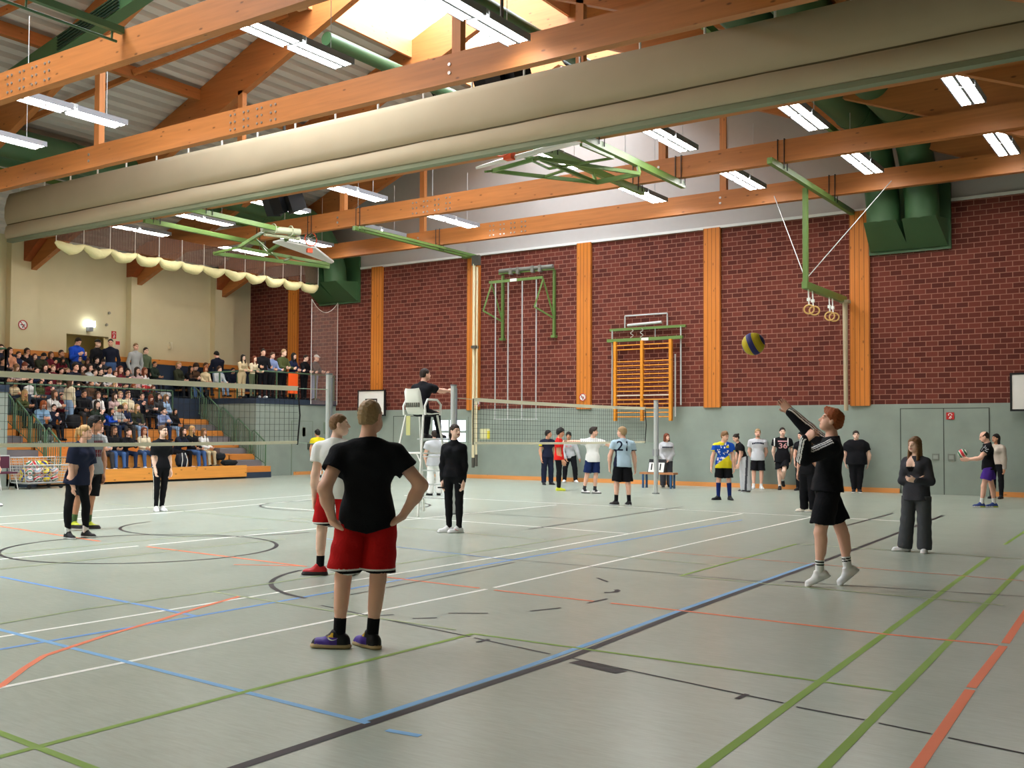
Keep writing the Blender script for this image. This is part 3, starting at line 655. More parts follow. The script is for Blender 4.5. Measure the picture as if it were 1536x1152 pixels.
red_sign((-5.74, YB - .03, 2.14), (0, -1, 0), .2, .19, 'red hose sign on the grey double door')
red_sign((XW + .01, 23.62, 5.2), (1, 0, 0), .2, .28, 'red fire sign right of the gallery doorway')
r = thing('notice', 'small pale notice below the red sign beside the gallery doorway', 'notice', (XW + .01, 23.78, 4.86)); m = MB(); m.box(XW, XW + .012, 23.68, 23.9, 4.7, 5.0); m.build('sheet', mat('notice_pale', (214, 196, 178)), r); m = MB(); m.box(XW + .012, XW + .015, 23.7, 23.88, 4.85, 4.98); m.build('red_print', mat('sign_red', (190, 44, 44)), r)
r = thing('exit_light', 'bright white emergency exit light above the gallery doorway', 'exit sign', (XW, 22.54, 5.4))
m = MB(); m.box(XW + .12, XW + .18, 22.36, 22.72, 5.4, 5.62); m.build('lit_panel', mat('exit_glow', (250, 255, 255), emit=(235, 250, 255), es=4.0), r)
m = MB(); m.box(XW, XW + .2, 22.46, 22.62, 5.24, 5.4); m.build('bracket', GREYM, r)
for (y, z, lab) in ((23.4, 6.0, 'small round fitting high right of the doorway'), (23.3, 5.55, 'small sensor above the red fire sign')):
    m = MB(); m.tube([(XW, y, z), (XW + .05, y, z)], .05, 10); tag(m.build('wall_sensor', mat('sensor_grey', (150, 144, 128))), lab, 'sensor')
m = MB(); m.box(XW, XW + .1, 26.1, 26.22, 4.84, 5.12); m.tube([(XW + .12, 26.13, 5.08), (XW + .12, 26.16, 4.86)], .025, 6); tag(m.build('wall_telephone', mat('phone_ivory', (222, 212, 182))), 'ivory wall telephone on the cream gallery wall', 'telephone')
r = thing('notice', 'yellow and white notice on the grey wall behind the right net', 'notice', (-21.15, 30.28, 1.6)); m = MB(); m.box(-21.38, -20.95, YB - .012, YB, 1.4, 1.78, 0); m.build('sheet', mat('notice_cream', (226, 224, 178)), r); m = MB(); m.box(-21.06, -20.94, YB - .015, YB - .012, 1.41, 1.7); m.build('yellow_print', mat('notice_yellow', (226, 214, 70)), r)
r = thing('notice', 'yellow and white notice on the grey gallery wall behind the left net', 'notice', (XG, 27.9, 1.6)); m = MB(); m.box(XG, XG + .012, 28.15, 28.6, 1.45, 1.95); m.build('sheet', mat('notice_cream', (226, 224, 178)), r); m = MB(); m.box(XG + .012, XG + .015, 28.45, 28.62, 1.46, 1.8); m.build('yellow_print', mat('notice_yellow', (226, 214, 70)), r)
m = MB(); m.tube([(-7.9, 30.3, 9.3), (-7.9, 30.2, 9.3)], .12, 10); m.tube([(-7.9, 30.2, 9.3), (-7.9, 30.14, 9.28)], .07, 8); tag(m.build('camera_dome', BLACK), 'small black camera on the white gable between the right ties', 'camera')

# ---- gallery net: rolled cream net in scallops with brown mesh above
SHEER = {}
def sheer(name, col, alpha):
    m = mat(name, col, rough=.9, spec=.05); nt = m.node_tree; b = nt.nodes['Principled BSDF']
    tr = nt.nodes.new('ShaderNodeBsdfTransparent'); mx = nt.nodes.new('ShaderNodeMixShader'); mx.inputs[0].default_value = alpha
    nt.links.new(tr.outputs[0], mx.inputs[1]); nt.links.new(b.outputs[0], mx.inputs[2]); nt.links.new(mx.outputs[0], nt.nodes['Material Output'].inputs[0]); return m
r = thing('ball_net', 'gathered cream ball net in scallops hanging before the gallery', 'net', (-28, 23, 7.2))
hy = [17.78 + .92 * k for k in range(13)]
m = MB()
for a, b in zip(hy[:-1], hy[1:]):
    pts = []; rad = []
    for i in range(9):
        t = i / 8; s = 4 * t * (1 - t); pts.append((-28 + .05 * math.sin(i + a), a + (b - a) * t, 7.24 - .17 * s)); rad.append(.06 + .11 * s + .01 * math.sin(i * 2.3 + a))
    m.tube(pts, rad, 10)
m.build('gathered_net', mat('net_cream', (232, 222, 168), rough=.9, bump=.6, bscale=25), r)
for y in hy:
    m = MB(); m.tube([(-28, y, 7.24), (-28, y, 8.0)], .014, 5); m.build('cord', WHITEM, r)
m = MB(); m.box(-28.01, -27.99, hy[0], hy[-1], 7.3, 7.98); m.build('mesh_panel', sheer('mesh_brown', (112, 84, 72), .45), r)
m = MB()
for y in np.arange(hy[0], hy[-1], .1): m.tube([(-28, y, 7.3), (-28, y + .02 * math.sin(y * 9), 7.98)], .006, 3)
o = m.build('mesh_strand', mat('strand_dark', (70, 54, 48)), r); o['kind'] = 'stuff'
r = thing('corner_net', 'fine pale safety net hanging in the gallery corner', 'net', (-28, 29, 2.9))
m = MB(); NX = 12; top = lambda t: 6.75 - .45 * 4 * t * (1 - t)
vs = []
for i in range(NX + 1):
    t = i / NX; y = 28.75 + 1.45 * t
    for k in range(9): vs.append((-28.25 + .05 * math.sin(i * 2 + k * .4), y, 2.7 + (top(t) - 2.7) * k / 8))
m.add(vs, [(i*9+k, i*9+k+1, (i+1)*9+k+1, (i+1)*9+k) for i in range(NX) for k in range(8)], 0, True); m.build('mesh', sheer('net_haze', (190, 160, 148), .24), r)
m = MB(); m.tube([(-28.25, 28.75, 2.7), (-28.25, 28.75, 6.75)], .015, 5); m.tube([(-28.25, 30.2, 2.7), (-28.25, 30.2, 6.75)], .012, 5); m.tube([(-28.25, 28.75 + 1.45 * t, top(t)) for t in np.linspace(0, 1, 12)], .012, 5); m.build('edge_cord', WHITEM, r)

# ---- green bar at the top left
BXX, BZ = -15.55, 8.63
r = thing('hanging_bar', 'green double bar leading to the nearest tie beam at the top left', 'gym apparatus', (-21.5, 8, 9))
m = MB(); m.box(BXX - .05, BXX + .05, 6.5, 11.08, BZ - .06, BZ + .06); m.tube([(BXX - .06, 6.5, BZ - .2), (BXX - .06, 11.0, BZ - .2)], .025, 7)
for y in (7.5, 9.3, 10.9): m.tube([(BXX - .06, y, BZ - .2), (BXX - .04, y, BZ)], .02, 5)
m.build('bar', DGREEN, r)

# ---- volleyball nets
TAPE = mat('net_tape', (244, 240, 214), rough=.8); STR = mat('net_string', (46, 48, 46), rough=.9)
def vnet(y0, y1, z0, z1, lab, ya, yb, sag=.02):
    X = -12.2
    r = thing('volleyball_net', lab, 'net', (X, (y0 + y1) / 2, z0), 'volleyball nets')
    zt = lambda y: z1 - sag * 4 * ((y - y0) / (y1 - y0)) * (1 - (y - y0) / (y1 - y0))
    zb = lambda y: z0 - sag * 4 * ((y - y0) / (y1 - y0)) * (1 - (y - y0) / (y1 - y0))
    N = 24; ys = np.linspace(y0, y1, N)
    for nm, zf, h in (('top_tape', zt, .075), ('bottom_tape', zb, .05)):
        m = MB(); vs = []
        for y in ys: vs += [(X - .006, y, zf(y) - h / 2), (X + .006, y, zf(y) - h / 2), (X + .006, y, zf(y) + h / 2), (X - .006, y, zf(y) + h / 2)]
        m.add(vs, [(4*i+k, 4*i+(k+1) % 4, 4*i+4+(k+1) % 4, 4*i+4+k) for i in range(N-1) for k in range(4)] + [(0, 1, 2, 3), (4*N-4, 4*N-1, 4*N-2, 4*N-3)]); m.build(nm, TAPE, r)
    m = MB()
    for y in np.arange(y0 + .05, y1, .105): m.tube([(X, y, zb(y)), (X, y, zt(y))], .0032, 3, caps=False)
    for k in range(1, 9): m.tube([(X, y, zb(y) + (zt(y) - zb(y)) * k / 9) for y in ys], .0032, 3, caps=False)
    m.build('mesh', STR, r)
    m = MB()
    for y in (y0, y1): m.tube([(X, y, zb(y) - .04), (X + .02, y + .03 * (1 if y == y1 else -1), (z0 + z1) / 2), (X, y, zt(y) + .02)], .014, 5)
    m.build('side_band', BLACK, r)
    m = MB(); m.tube([(X, ya, z1 + .01), (X, y0, z1)], .006, 5); m.tube([(X, y1, z1), (X, yb, z1 + .01)], .006, 5); m.tube([(X, ya, z0 - .05), (X, y0, z0)], .004, 4); m.tube([(X, y1, z0), (X, yb, z0 - .05)], .004, 4); m.build('tension_cord', mat('cord_green', (150, 176, 150)), r)
vnet(4.0, 12.12, 1.43, 2.31, 'volleyball net of the left court, in front of the bleachers', 3.3, 12.8)
vnet(17.05, 24.85, 1.40, 2.28, 'volleyball net of the far court, right of the referee', 16.42, 25.5)
def vpost(y, h, lab, rad=.055):
    r = thing('net_post', lab, 'post', (-12.2, y, 0), 'volleyball net posts')
    m = MB(); m.tube([(-12.2, y, 0), (-12.2, y, h)], rad, 14); m.build('tube', STEEL, r)
    m = MB(); m.box(-12.2 + rad * .6, -12.2 + rad * 1.3, y - .02, y + .02, .4, h - .05); m.build('track', GREYM, r)
    m = MB(); m.tube([(-12.2, y, h), (-12.2, y, h + .025)], rad * 1.1, 14); m.tube([(-12.2, y, 0), (-12.2, y, .03)], rad * 1.8, 14); m.build('cap', mat('post_cap', (120, 124, 124)), r)
    m = MB(); m.box(-12.28, -12.12, y - .05, y + .05, 1.02, 1.2); m.build('winch', GREYM, r)
vpost(12.85, 2.57, 'aluminium net post behind the man in the white shirt')
vpost(16.38, 2.53, 'aluminium net post that the referee reaches toward', .06)
vpost(25.5, 2.50, 'aluminium net post in front of the scoreboard bench')

# ---- referee chair
RX, RY = -12.78, 16.1
r = thing('referee_chair', 'white high referee chair beside the net post', 'referee chair', (RX, RY, 0))
EN = mat('chair_tube_white', (222, 222, 214), rough=.4); m = MB()
legs = {}
for sx in (-1, 1):
    for sy in (-1, 1):
        b = (RX + sx * .42, RY + sy * .62, 0); t = (RX + sx * .22, RY + sy * .22, 1.95); legs[sx, sy] = (np.array(b), np.array(t))
        g = MB(); g.tube([b, t], .022, 8); g.build('leg', EN, r)
def lp(sx, sy, z): b, t = legs[sx, sy]; return b + (t - b) * z / 1.95
for z in (1.2,): m.tube([lp(-1, -1, z), lp(1, -1, z)], .016, 7); m.tube([lp(-1, -1, z), lp(-1, 1, z)], .016, 7); m.tube([lp(1, -1, z), lp(1, 1, z)], .016, 7)
for q in ((-1, -1), (1, -1)): m.tube([lp(*q, 1.02), lp(q[0], q[1], 1.2) + np.array([-.12 * q[0], 0, 0])], .012, 6)
m.build('brace', EN, r)
for z in (.28, .56, .84, 1.12):
    g = MB(); g.bar(lp(-1, 1, z), lp(1, 1, z), .06, .025); g.build('rung', STEEL, r)
g = MB(); g.box(RX - .27, RX + .27, RY + .2, RY + .62, 1.46, 1.49); g.build('foot_platform', STEEL, r)
g = MB(); P = [(-.24, .26, 1.99), (-.24, -.16, 1.96), (-.23, -.26, 2.05), (-.2, -.33, 2.42)]; vs = []
for (hw, y, z) in ((.22, .27, 1.99), (.23, 0, 1.965), (.23, -.19, 1.98), (.22, -.26, 2.06), (.20, -.33, 2.40), (.17, -.335, 2.46)):
    for s in (-1, -.5, 0, .5, 1): vs.append((RX + s * hw, RY + y + .03 * s * s, z + .015 * s * s))
K = 5; fs = [(i*K+k, i*K+k+1, (i+1)*K+k+1, (i+1)*K+k) for i in range(5) for k in range(4)]
off = [(x, y + .012, z - .02) for x, y, z in vs]; nV = len(vs)
g.add(vs + off, fs + [tuple(nV + i for i in f[::-1]) for f in fs] + [(k, k+1, nV+k+1, nV+k) for k in range(4)] + [(25+k+1, 25+k, nV+25+k, nV+25+k+1) for k in range(4)] + [(i*K, (i+1)*K, nV+(i+1)*K, nV+i*K) for i in range(5)] + [((i+1)*K+4, i*K+4, nV+i*K+4, nV+(i+1)*K+4) for i in range(5)], 0, True); g.build('seat', mat('seat_white', (232, 232, 222), rough=.35), r)
g = MB()
for k in range(7): g.box(RX - .15 + .05 * k - .008, RX - .15 + .05 * k + .008, RY - .31, RY - .262, 2.1, 2.19)
g.build('back_slot', mat('slot_shadow', (120, 120, 112)), r)
for s in (-1, 1):
    g = MB(); X_ = RX + s * .27
    g.tube([(X_, RY - .22, 1.95), (X_, RY - .24, 2.12), (X_, RY - .16, 2.25), (X_, RY + .15, 2.25), (X_, RY + .27, 2.16), (X_, RY + .25, 1.95)], .022, 8); g.build('armrest', EN, r)
g = MB(); g.box(RX - .16, RX - .06, RY - .285, RY - .28, 1.55, 1.93); g.build('yellow_ribbon', mat('ribbon', (196, 194, 130)), r)

# ---- volleyballs
def ballmat(name, a, b, c):
    m = mat(name, a, rough=.5, spec=.3); nt = m.node_tree; bs = nt.nodes['Principled BSDF']
    tc = nt.nodes.new('ShaderNodeTexCoord'); w = nt.nodes.new('ShaderNodeTexWave'); w.wave_type = 'BANDS'; w.bands_direction = 'DIAGONAL'; w.inputs['Scale'].default_value = 3.2; w.inputs['Distortion'].default_value = 2.2; w.inputs['Detail'].default_value = 0; w.inputs['Detail Scale'].default_value = .6
    nt.links.new(tc.outputs['Object'], w.inputs['Vector'])
    r = nt.nodes.new('ShaderNodeValToRGB'); r.color_ramp.interpolation = 'CONSTANT'; e = r.color_ramp.elements
    e[0].color = lin(a); e[1].position = .42; e[1].color = lin(b)
    x = e.new(.8); x.color = lin(c)
    nt.links.new(w.outputs['Fac'], r.inputs[0]); nt.links.new(r.outputs[0], bs.inputs['Base Color']); return m
BM = [ballmat('ball_yellow_blue', (52, 52, 118), (208, 184, 34), (220, 196, 50)), ballmat('ball_white_red', (198, 52, 62), (232, 230, 222), (70, 120, 90)), ballmat('ball_pale', (214, 150, 140), (226, 224, 214), (150, 170, 190))]
def ball(c, mi, lab, rad=.1, rot=(0, 0, 0), group=None):
    m = MB(); m.sphere((0, 0, 0), rad, 24); o = m.build('volleyball', BM[mi]); o.location = c; o.rotation_euler = rot
    return tag(o, lab, 'ball', group)
ball((-3.664, 9.854, 2.482), 0, 'yellow and blue volleyball flying in front of the brick wall', rad=.112, rot=(.9, .5, .2))

# ---- ball trolley
r = thing('ball_trolley', 'wire ball trolley full of volleyballs by the bleachers', 'ball cart', (-28.6, 17.4, 0)); TX, TYY = -26.88, 16.68
WIRE = mat('wire_zinc', (196, 198, 196), rough=.35, metal=.5)
m = MB(); hx, hy_, zb_, zt_ = .36, .62, .17, .86
def wl(a, b, rr=.006): m.tube([a, b], rr, 4)
cs = lambda sx, sy, z: (TX + sx * (hx + .05 * (z - zb_) / .8), TYY + sy * (hy_ + .14 * (z - zb_) / .8), z)
for z in np.linspace(zb_, zt_, 10):
    for (a, b) in (((-1, -1), (1, -1)), ((1, -1), (1, 1)), ((1, 1), (-1, 1)), ((-1, 1), (-1, -1))):
        if a == (1, -1) and z > .66: continue
        wl(cs(*a, z), cs(*b, z), .013 if z in (zb_, zt_) else .005)
for sgn in (-1, 1):
    for t in np.linspace(-1, 1, 13): wl(cs(sgn, t, zb_), cs(sgn, t, zt_ if sgn < 0 else .66), .005)
    for t in np.linspace(-1, 1, 8): wl(cs(t, sgn, zb_), cs(t, sgn, zt_), .005)
for t in np.linspace(-1, 1, 7): wl(cs(-1, t, zb_), cs(1, t, zb_))
for sx in (-1, 1):
    for sy in (-1, 1): m.tube([cs(sx, sy, zb_), cs(sx, sy, zt_)], .014, 6)
wl(cs(1, -1, .66), cs(1, 1, .66), .014)
m.build('basket', WIRE, r)
for sx in (-1, 1):
    for sy in (-1, 1):
        g = MB(); x, y = TX + sx * .3, TYY + sy * .48; g.tube([(x - .02, y, .06), (x + .02, y, .06)], .06, 12); g.build('wheel', BLACK, r)
g = MB(); g.box(TX - .34, TX + .34, TYY - .55, TYY + .55, .13, .16); g.build('base_plate', GREYM, r)
rb = random.Random(11); bl_ = ['front', 'back']
pos = []
for layer in range(3):
    for ix in range(2):
        for iy in range(4 if layer < 2 else 2):
            pos.append((TX - .15 + .24 * ix + .02 * (layer % 2), TYY - .4 + .26 * iy + (.2 if layer == 2 else 0) + .03 * (ix), (.275 + .2 * layer)))
where = ['bottom layer', 'middle layer', 'top layer']
k3 = [0, 0, 0]
for i, p_ in enumerate(pos):
    ly = int(round((p_[2] - .275) / .2)); k3[ly] += 1; mi = (0, 1, 2, 0, 2, 1, 0, 1, 0, 2, 1)[i % 11]
    ball(p_, mi, '%s volleyball in the wire trolley, %s, %s side, number %d along' % (('yellow and blue', 'white and red', 'pale')[mi], where[ly], 'gallery' if p_[0] < TX - .03 else 'court', 1 + int((p_[1] - TYY + .4) / .25)), rot=(rb.random() * 6, rb.random() * 6, 0), group='volleyballs in the trolley')
# chair with maroon back at the left edge
r = thing('folding_chair', 'maroon padded folding chair at the left edge beside the trolley', 'chair', (-26.9, 14.85, 0)); x, y = -26.8, 15.62
mm = mat('maroon_pad', (84, 42, 58), rough=.8)
g = MB(); g.box(x - .22, x + .22, y - .24, y + .24, .44, .49); g.build('seat', mm, r)
g = MB(); g.box(x - .24, x - .2, y - .24, y + .24, .58, .9); g.build('backrest', mm, r)
for sx in (-1, 1):
    for sy in (-1, 1): g = MB(); g.tube([(x + sx * .25, y + sy * .24, 0), (x + sx * .1, y + sy * .22, .46)], .013, 6); g.build('leg', WIRE, r)
g = MB()
for sy in (-1, 1): g.tube([(x - .15, y + sy * .25, .44), (x - .23, y + sy * .25, .92)], .013, 6)
g.tube([(x - .23, y - .25, .92), (x - .23, y + .25, .92)], .016, 6); g.build('back_frame', WIRE, r)

# ---- bench with flip scoreboard
r = thing('bench', 'small wooden bench with blue legs behind the far net post', 'bench', (-13.3, 28.9, 0)); BX, BY = -13.45, 28.3
g = MB(); g.box(BX - .55, BX + .55, BY - .16, BY + .16, .41, .47); g.build('seat_board', wood('bench_wood', (176, 122, 82), axis=0), r)
for sx in (-1, 1):
    for sy in (-1, 1): g = MB(); g.box(BX + sx * .45 - .025, BX + sx * .45 + .025, BY + sy * .12 - .025, BY + sy * .12 + .025, 0, .41); g.build('leg', mat('leg_blue', (52, 90, 132), rough=.5), r)
r = thing('scoreboard', 'black flip scoreboard with two white number cards on the small bench', 'scoreboard', (BX - .05, BY, .47))
g = MB(); g.add([(BX-.3, BY-.13, .47), (BX+.25, BY-.13, .47), (BX+.25, BY+.1, .47), (BX-.3, BY+.1, .47), (BX-.3, BY, .86), (BX+.25, BY, .86)], [(0, 1, 5, 4), (2, 3, 4, 5), (1, 2, 5), (3, 0, 4), (0, 3, 2, 1)]); g.build('stand', BLACK, r)
for dx in (-.28, .0):
    g = MB(); g.add([(BX+dx, BY-.137, .48), (BX+dx+.22, BY-.137, .48), (BX+dx+.22, BY-.045, .76), (BX+dx, BY-.045, .76)], [(0, 1, 2, 3)]); c_ = g.build('number_card', WHITEM, r)
    g = MB(); g.add([(BX+dx+.08, BY-.122, .54), (BX+dx+.12, BY-.122, .54), (BX+dx+.12, BY-.06, .73), (BX+dx+.08, BY-.06, .73)], [(0, 1, 2, 3)]); 
    for v in range(len(g.v)): g.v[v] = (g.v[v][0], g.v[v][1] - .006, g.v[v][2])
    g.build('digit', BLACK, c_)
# ================================================================ bleachers and gallery railings
EX = [-27.45, -28.3, -29.15, -30.0, -30.8, -31.45, -32.05, -32.65, XW + .02]
EZ = [.44, .84, 1.26, 1.68, 2.1, 2.55, 3.0, 3.5]
YA, YZ = 17.9, 24.8
TREAD = mat('tread_grey', (112, 116, 122), rough=.7)
r = thing('bleacher', 'tiered wooden bleachers full of spectators under the gallery', 'bleachers', (-30, 21.4, 0))
m = MB(); m.box(EX[0], EX[0] + .04, YA - .9, YZ, .07, .46); m.build('front_board', PINE, r)
m = MB(); m.box(EX[1], EX[0] - .02, YA - .9, YZ, 0, .07); m.build('gap_shade', BLACK, r)  # black strip standing in for the shade in the gap below the board
for k in range(len(EZ)):
    m = MB(); m.box(EX[k + 1] - .02 if k < 7 else XW + .35, EX[k], YA if k else YA - .9, YZ, EZ[k] - .06, EZ[k]); m.build('tread', TREAD if k not in (1, 3, 4) else PINE_O, r)
    if k: m = MB(); m.box(EX[k] - .03, EX[k], YA, YZ, EZ[k - 1], EZ[k] - .06 if k > 1 else EZ[k] - .05); m.build('riser', PINE_O if k != 1 else PINE, r)
m = MB()
for y in (YA, YZ - .04):
    for k in range(1, 8): m.box(EX[k + 1] if k < 7 else XW + .35, EX[k], y, y + .04, EZ[k - 1] - .4 if k < 3 else EZ[k - 1] - .3, EZ[k] - .06)
m.build('side_board', PINE_O, r)
def stairs(y0, y1, lab):
    r = thing('bleacher_stairs', lab, 'stairs', (-29, (y0 + y1) / 2, 0), 'bleacher stairs')
    for k in range(5):
        x = -27.55 - .84 * k; z = .40 + .42 * k
        m = MB(); m.box(x - .84 if k < 4 else x - 1.6, x, y0, y1, z - .20, z); m.build('step', PINE_O, r)
        m = MB(); m.box(x - .42, x + .03 if k == 0 else x - .005, y0, y1, max(0, z - .42), z - .2); 
        if k: m.box(x, x + .38, y0, y1, z - .42, z - .215)
        m.build('half_step', TREAD if k else NAVYP, r)
    return r
stairs(24.84, 26.05, 'right flight of bleacher stairs beside the grey gallery wall')
stairs(16.64, 17.86, 'left flight of bleacher stairs behind the ball trolley')
RAIL = mat('rail_green', (76, 108, 80), rough=.4, spec=.5)
def loops(y, lab, up=(0, 1, 2, 3, 4)):
    r = thing('stair_railing', lab, 'railing', (-29, y, .5), 'bleacher stair railings')
    for k in up:
        xl = -27.75 - .84 * k; xh = xl - .72; zl = .40 + .42 * k; zh = zl + .36
        m = MB(); m.tube([(xl, y, zl - .0), (xl, y, zl + .82), (xl - .04, y, zl + .88), (xh + .1, y, zh + .93), (xh, y, zh + .86), (xh, y, zh + .02)], .03, 6); m.build('frame', RAIL, r)
        m = MB()
        for t in (.17, .34, .5, .67, .84): x = xl + (xh - xl) * t; m.tube([(x, y, zl + .08 + .36 * t), (x, y, zl + .86 + .38 * t)], .014, 4)
        m.bar((xl, y, zl + .08), (xh, y, zh + .08), .02, .02); m.build('baluster', RAIL, r)
loops(25.98, 'green barred stair railing on the wall side of the right stairs')
loops(17.88, 'green barred stair railing on the seat side of the left stairs')
def rail(pts, z0, z1, lab, step=1.15, extra=()):
    r = thing('gallery_railing', lab, 'railing', (pts[0][0], pts[0][1], z0), 'gallery railings')
    m = MB(); m.tube([(x, y, z1) for x, y in pts], .028, 7); m.build('handrail', RAIL, r)
    for (xa, ya), (xb, yb) in zip(pts[:-1], pts[1:]):
        L = math.hypot(xb - xa, yb - ya); n = max(1, int(round(L / step)))
        for i in range(n + 1):
            x = xa + (xb - xa) * i / n; y = ya + (yb - ya) * i / n
            m = MB(); m.box(x - .022, x + .022, y - .022, y + .022, z0, z1); m.build('post', RAIL, r)
    return r
rail([(-31.42, 26.14), (-28.47, 26.14), (-28.47, 30.25)], 2.86, 3.86, 'green gallery railing with standing spectators leaning on it')
rail([(-28.47, 12.0), (-28.47, 16.55), (-30.5, 16.55)], 2.92, 3.98, 'green gallery railing at the left edge above the grey wall')
g = rail([(-31.4, YA), (-31.4, YZ - .05)], 2.1, 3.12, 'green railing between the lower tiers and the upper seats', 1.4)
m = MB(); m.box(-31.46, -31.42, YA, YZ, 2.1, 2.8); m.build('panel', NAVYP, g)
t = MB(); t.box(-31.5, -31.42, YZ + .02, 26.08, 1.9, 2.86); struct(t.build('trim_30', NAVYP))
t = MB(); t.box(XW, -31.5, 26.0, 26.1, 2.0, 2.86); t.box(XW, -31.42, 24.8, 26.1, 1.8, 2.1); t.box(XW, -31.42, 16.6, 17.9, 1.8, 2.2); struct(t.build('trim_31', NAVYP))
m = MB(); m.box(-28.43, -28.415, 27.72, 28.2, 3.08, 3.84); tag(m.build('orange_poster', mat('poster_orange', (250, 96, 36), rough=.6)), 'bright orange poster hung on the gallery railing', 'poster')
# bench along the gallery wall on the right
t = MB(); t.box(XW + .3, XW + .75, 26.2, 30.2, 3.2, 3.28, 0); 
for y in (26.4, 28.2, 30): t.box(XW + .4, XW + .65, y - .04, y + .04, 2.86, 3.2, 1)
tag(t.build('gallery_bench', [PINE_O, NAVYP]), 'long wooden bench along the gallery wall on the right', 'bench')
t = MB(); t.box(-31.25, -30.8, 26.25, 27.7, 3.22, 3.29); t.box(-31.2, -31.12, 26.3, 27.65, 2.87, 3.22); t.box(-30.95, -30.87, 26.3, 27.65, 2.87, 3.22)
tag(t.build('gallery_bench', PINE_O), 'short low bench behind the side rail of the right gallery', 'bench')
# bags and coats
def bag(c, s, col, lab, strap=None, seed=0):
    r = thing('backpack' if strap else 'bag', lab, 'bag', c)
    m = MB(); m.sphere((0, 0, 0), (1, 1, 1), 20)
    for i, v in enumerate(m.v):
        u = np.sign(v) * np.abs(v) ** .62; u = u + .09 * np.array([math.sin(u[1] * 5 + seed), math.sin(u[2] * 6 + u[0] * 3), math.sin(u[0] * 5 + 1 + u[1] * 4)])
        m.v[i] = tuple(np.array(c) + u * np.array(s) * .92 + np.array([0, 0, s[2] * (.98 - .0)]))
    m.build('body', mat('bag_' + lab[:14].replace(' ', '_'), col, rough=.8, bump=.5, bscale=30), r)
    if strap:
        m = MB()
        for d in (-.1, .1): m.tube([(c[0] + s[0] * .95, c[1] + d - .02, c[2] + .02), (c[0] + s[0] * 1.12, c[1] + d, c[2] + s[2]), (c[0] + s[0] * .6, c[1] + d * .6, c[2] + s[2] * 1.95)], .016, 6)
        m.build('strap', strap, r)
    return r
WHS = mat('strap_white', (206, 206, 202), rough=.8)
bag((-27.75, 22.28, .44), (.16, .22, .24), (36, 38, 46), 'black backpack with pale straps on the lowest platform', WHS, 1)
bag((-27.8, 24.35, .44), (.2, .32, .11), (22, 26, 28), 'flat black sports bag at the right end of the platform', None, 2)
bag((-28.1, 24.2, .62), (.16, .18, .14), (26, 30, 34), 'dark rolled jacket lying on the sports bag', None, 3)
bag((-30.15, 18.75, 1.26), (.2, .26, .2), (36, 44, 34), 'dark green round bag on the left tiers by the railing', None, 4)
bag((-29.6, 18.6, 1.26), (.18, .2, .12), (96, 98, 100), 'grey bag on the left tiers in front of the green bag', None, 5)
bag((-30.12, 19.85, 1.68), (.16, .26, .24), (22, 22, 26), 'heap of black coats beside the standing woman in cream', None, 6)
bag((-30.25, 22.45, 1.68), (.16, .2, .3), (24, 24, 24), 'black backpack standing behind the man in the checked shirt', None, 7)
bag((-32.75, 25.4, 2.86), (.25, .3, .14), (206, 208, 212), 'white folded jacket on the gallery floor', None, 8)
bag((-31.9, 23.95, 3.0), (.14, .16, .16), (170, 40, 42), 'red bag beside the girl in the white sweater', None, 9)
bag((-28.62, 16.3, 2.92), (.1, .12, .12), (190, 44, 48), 'red jacket at the left gallery railing corner', None, 10)
# daylight through the ridge skylight
wd = bpy.data.worlds.new('sky'); SC.world = wd; wd.use_nodes = True; nt = wd.node_tree; bg = nt.nodes['Background']
bg.inputs['Color'].default_value = (.82, .91, 1.0, 1); bg.inputs['Strength'].default_value = 10.0
for s in (-1, 1):
    ld = bpy.data.lights.new('skylight_portal', 'AREA'); ld.shape = 'RECTANGLE'; ld.size = 36; ld.size_y = SK / math.cos(math.atan2(1.1, SK)); ld.cycles.is_portal = True
    lo = bpy.data.objects.new('skylight_portal', ld); COL.objects.link(lo)
    lo.location = (XC + s * SK / 2, 12.15, zs + .65)
    nrm = Vector((s * 1.1, 0, SK)).normalized()      # outward normal of the pane; light enters along -normal
    z = nrm; x = Vector((0, 1, 0)); y = z.cross(x)
    lo.matrix_world = Matrix(((x.x, y.x, z.x, lo.location.x), (x.y, y.y, z.y, lo.location.y), (x.z, y.z, z.z, lo.location.z), (0, 0, 0, 1)))
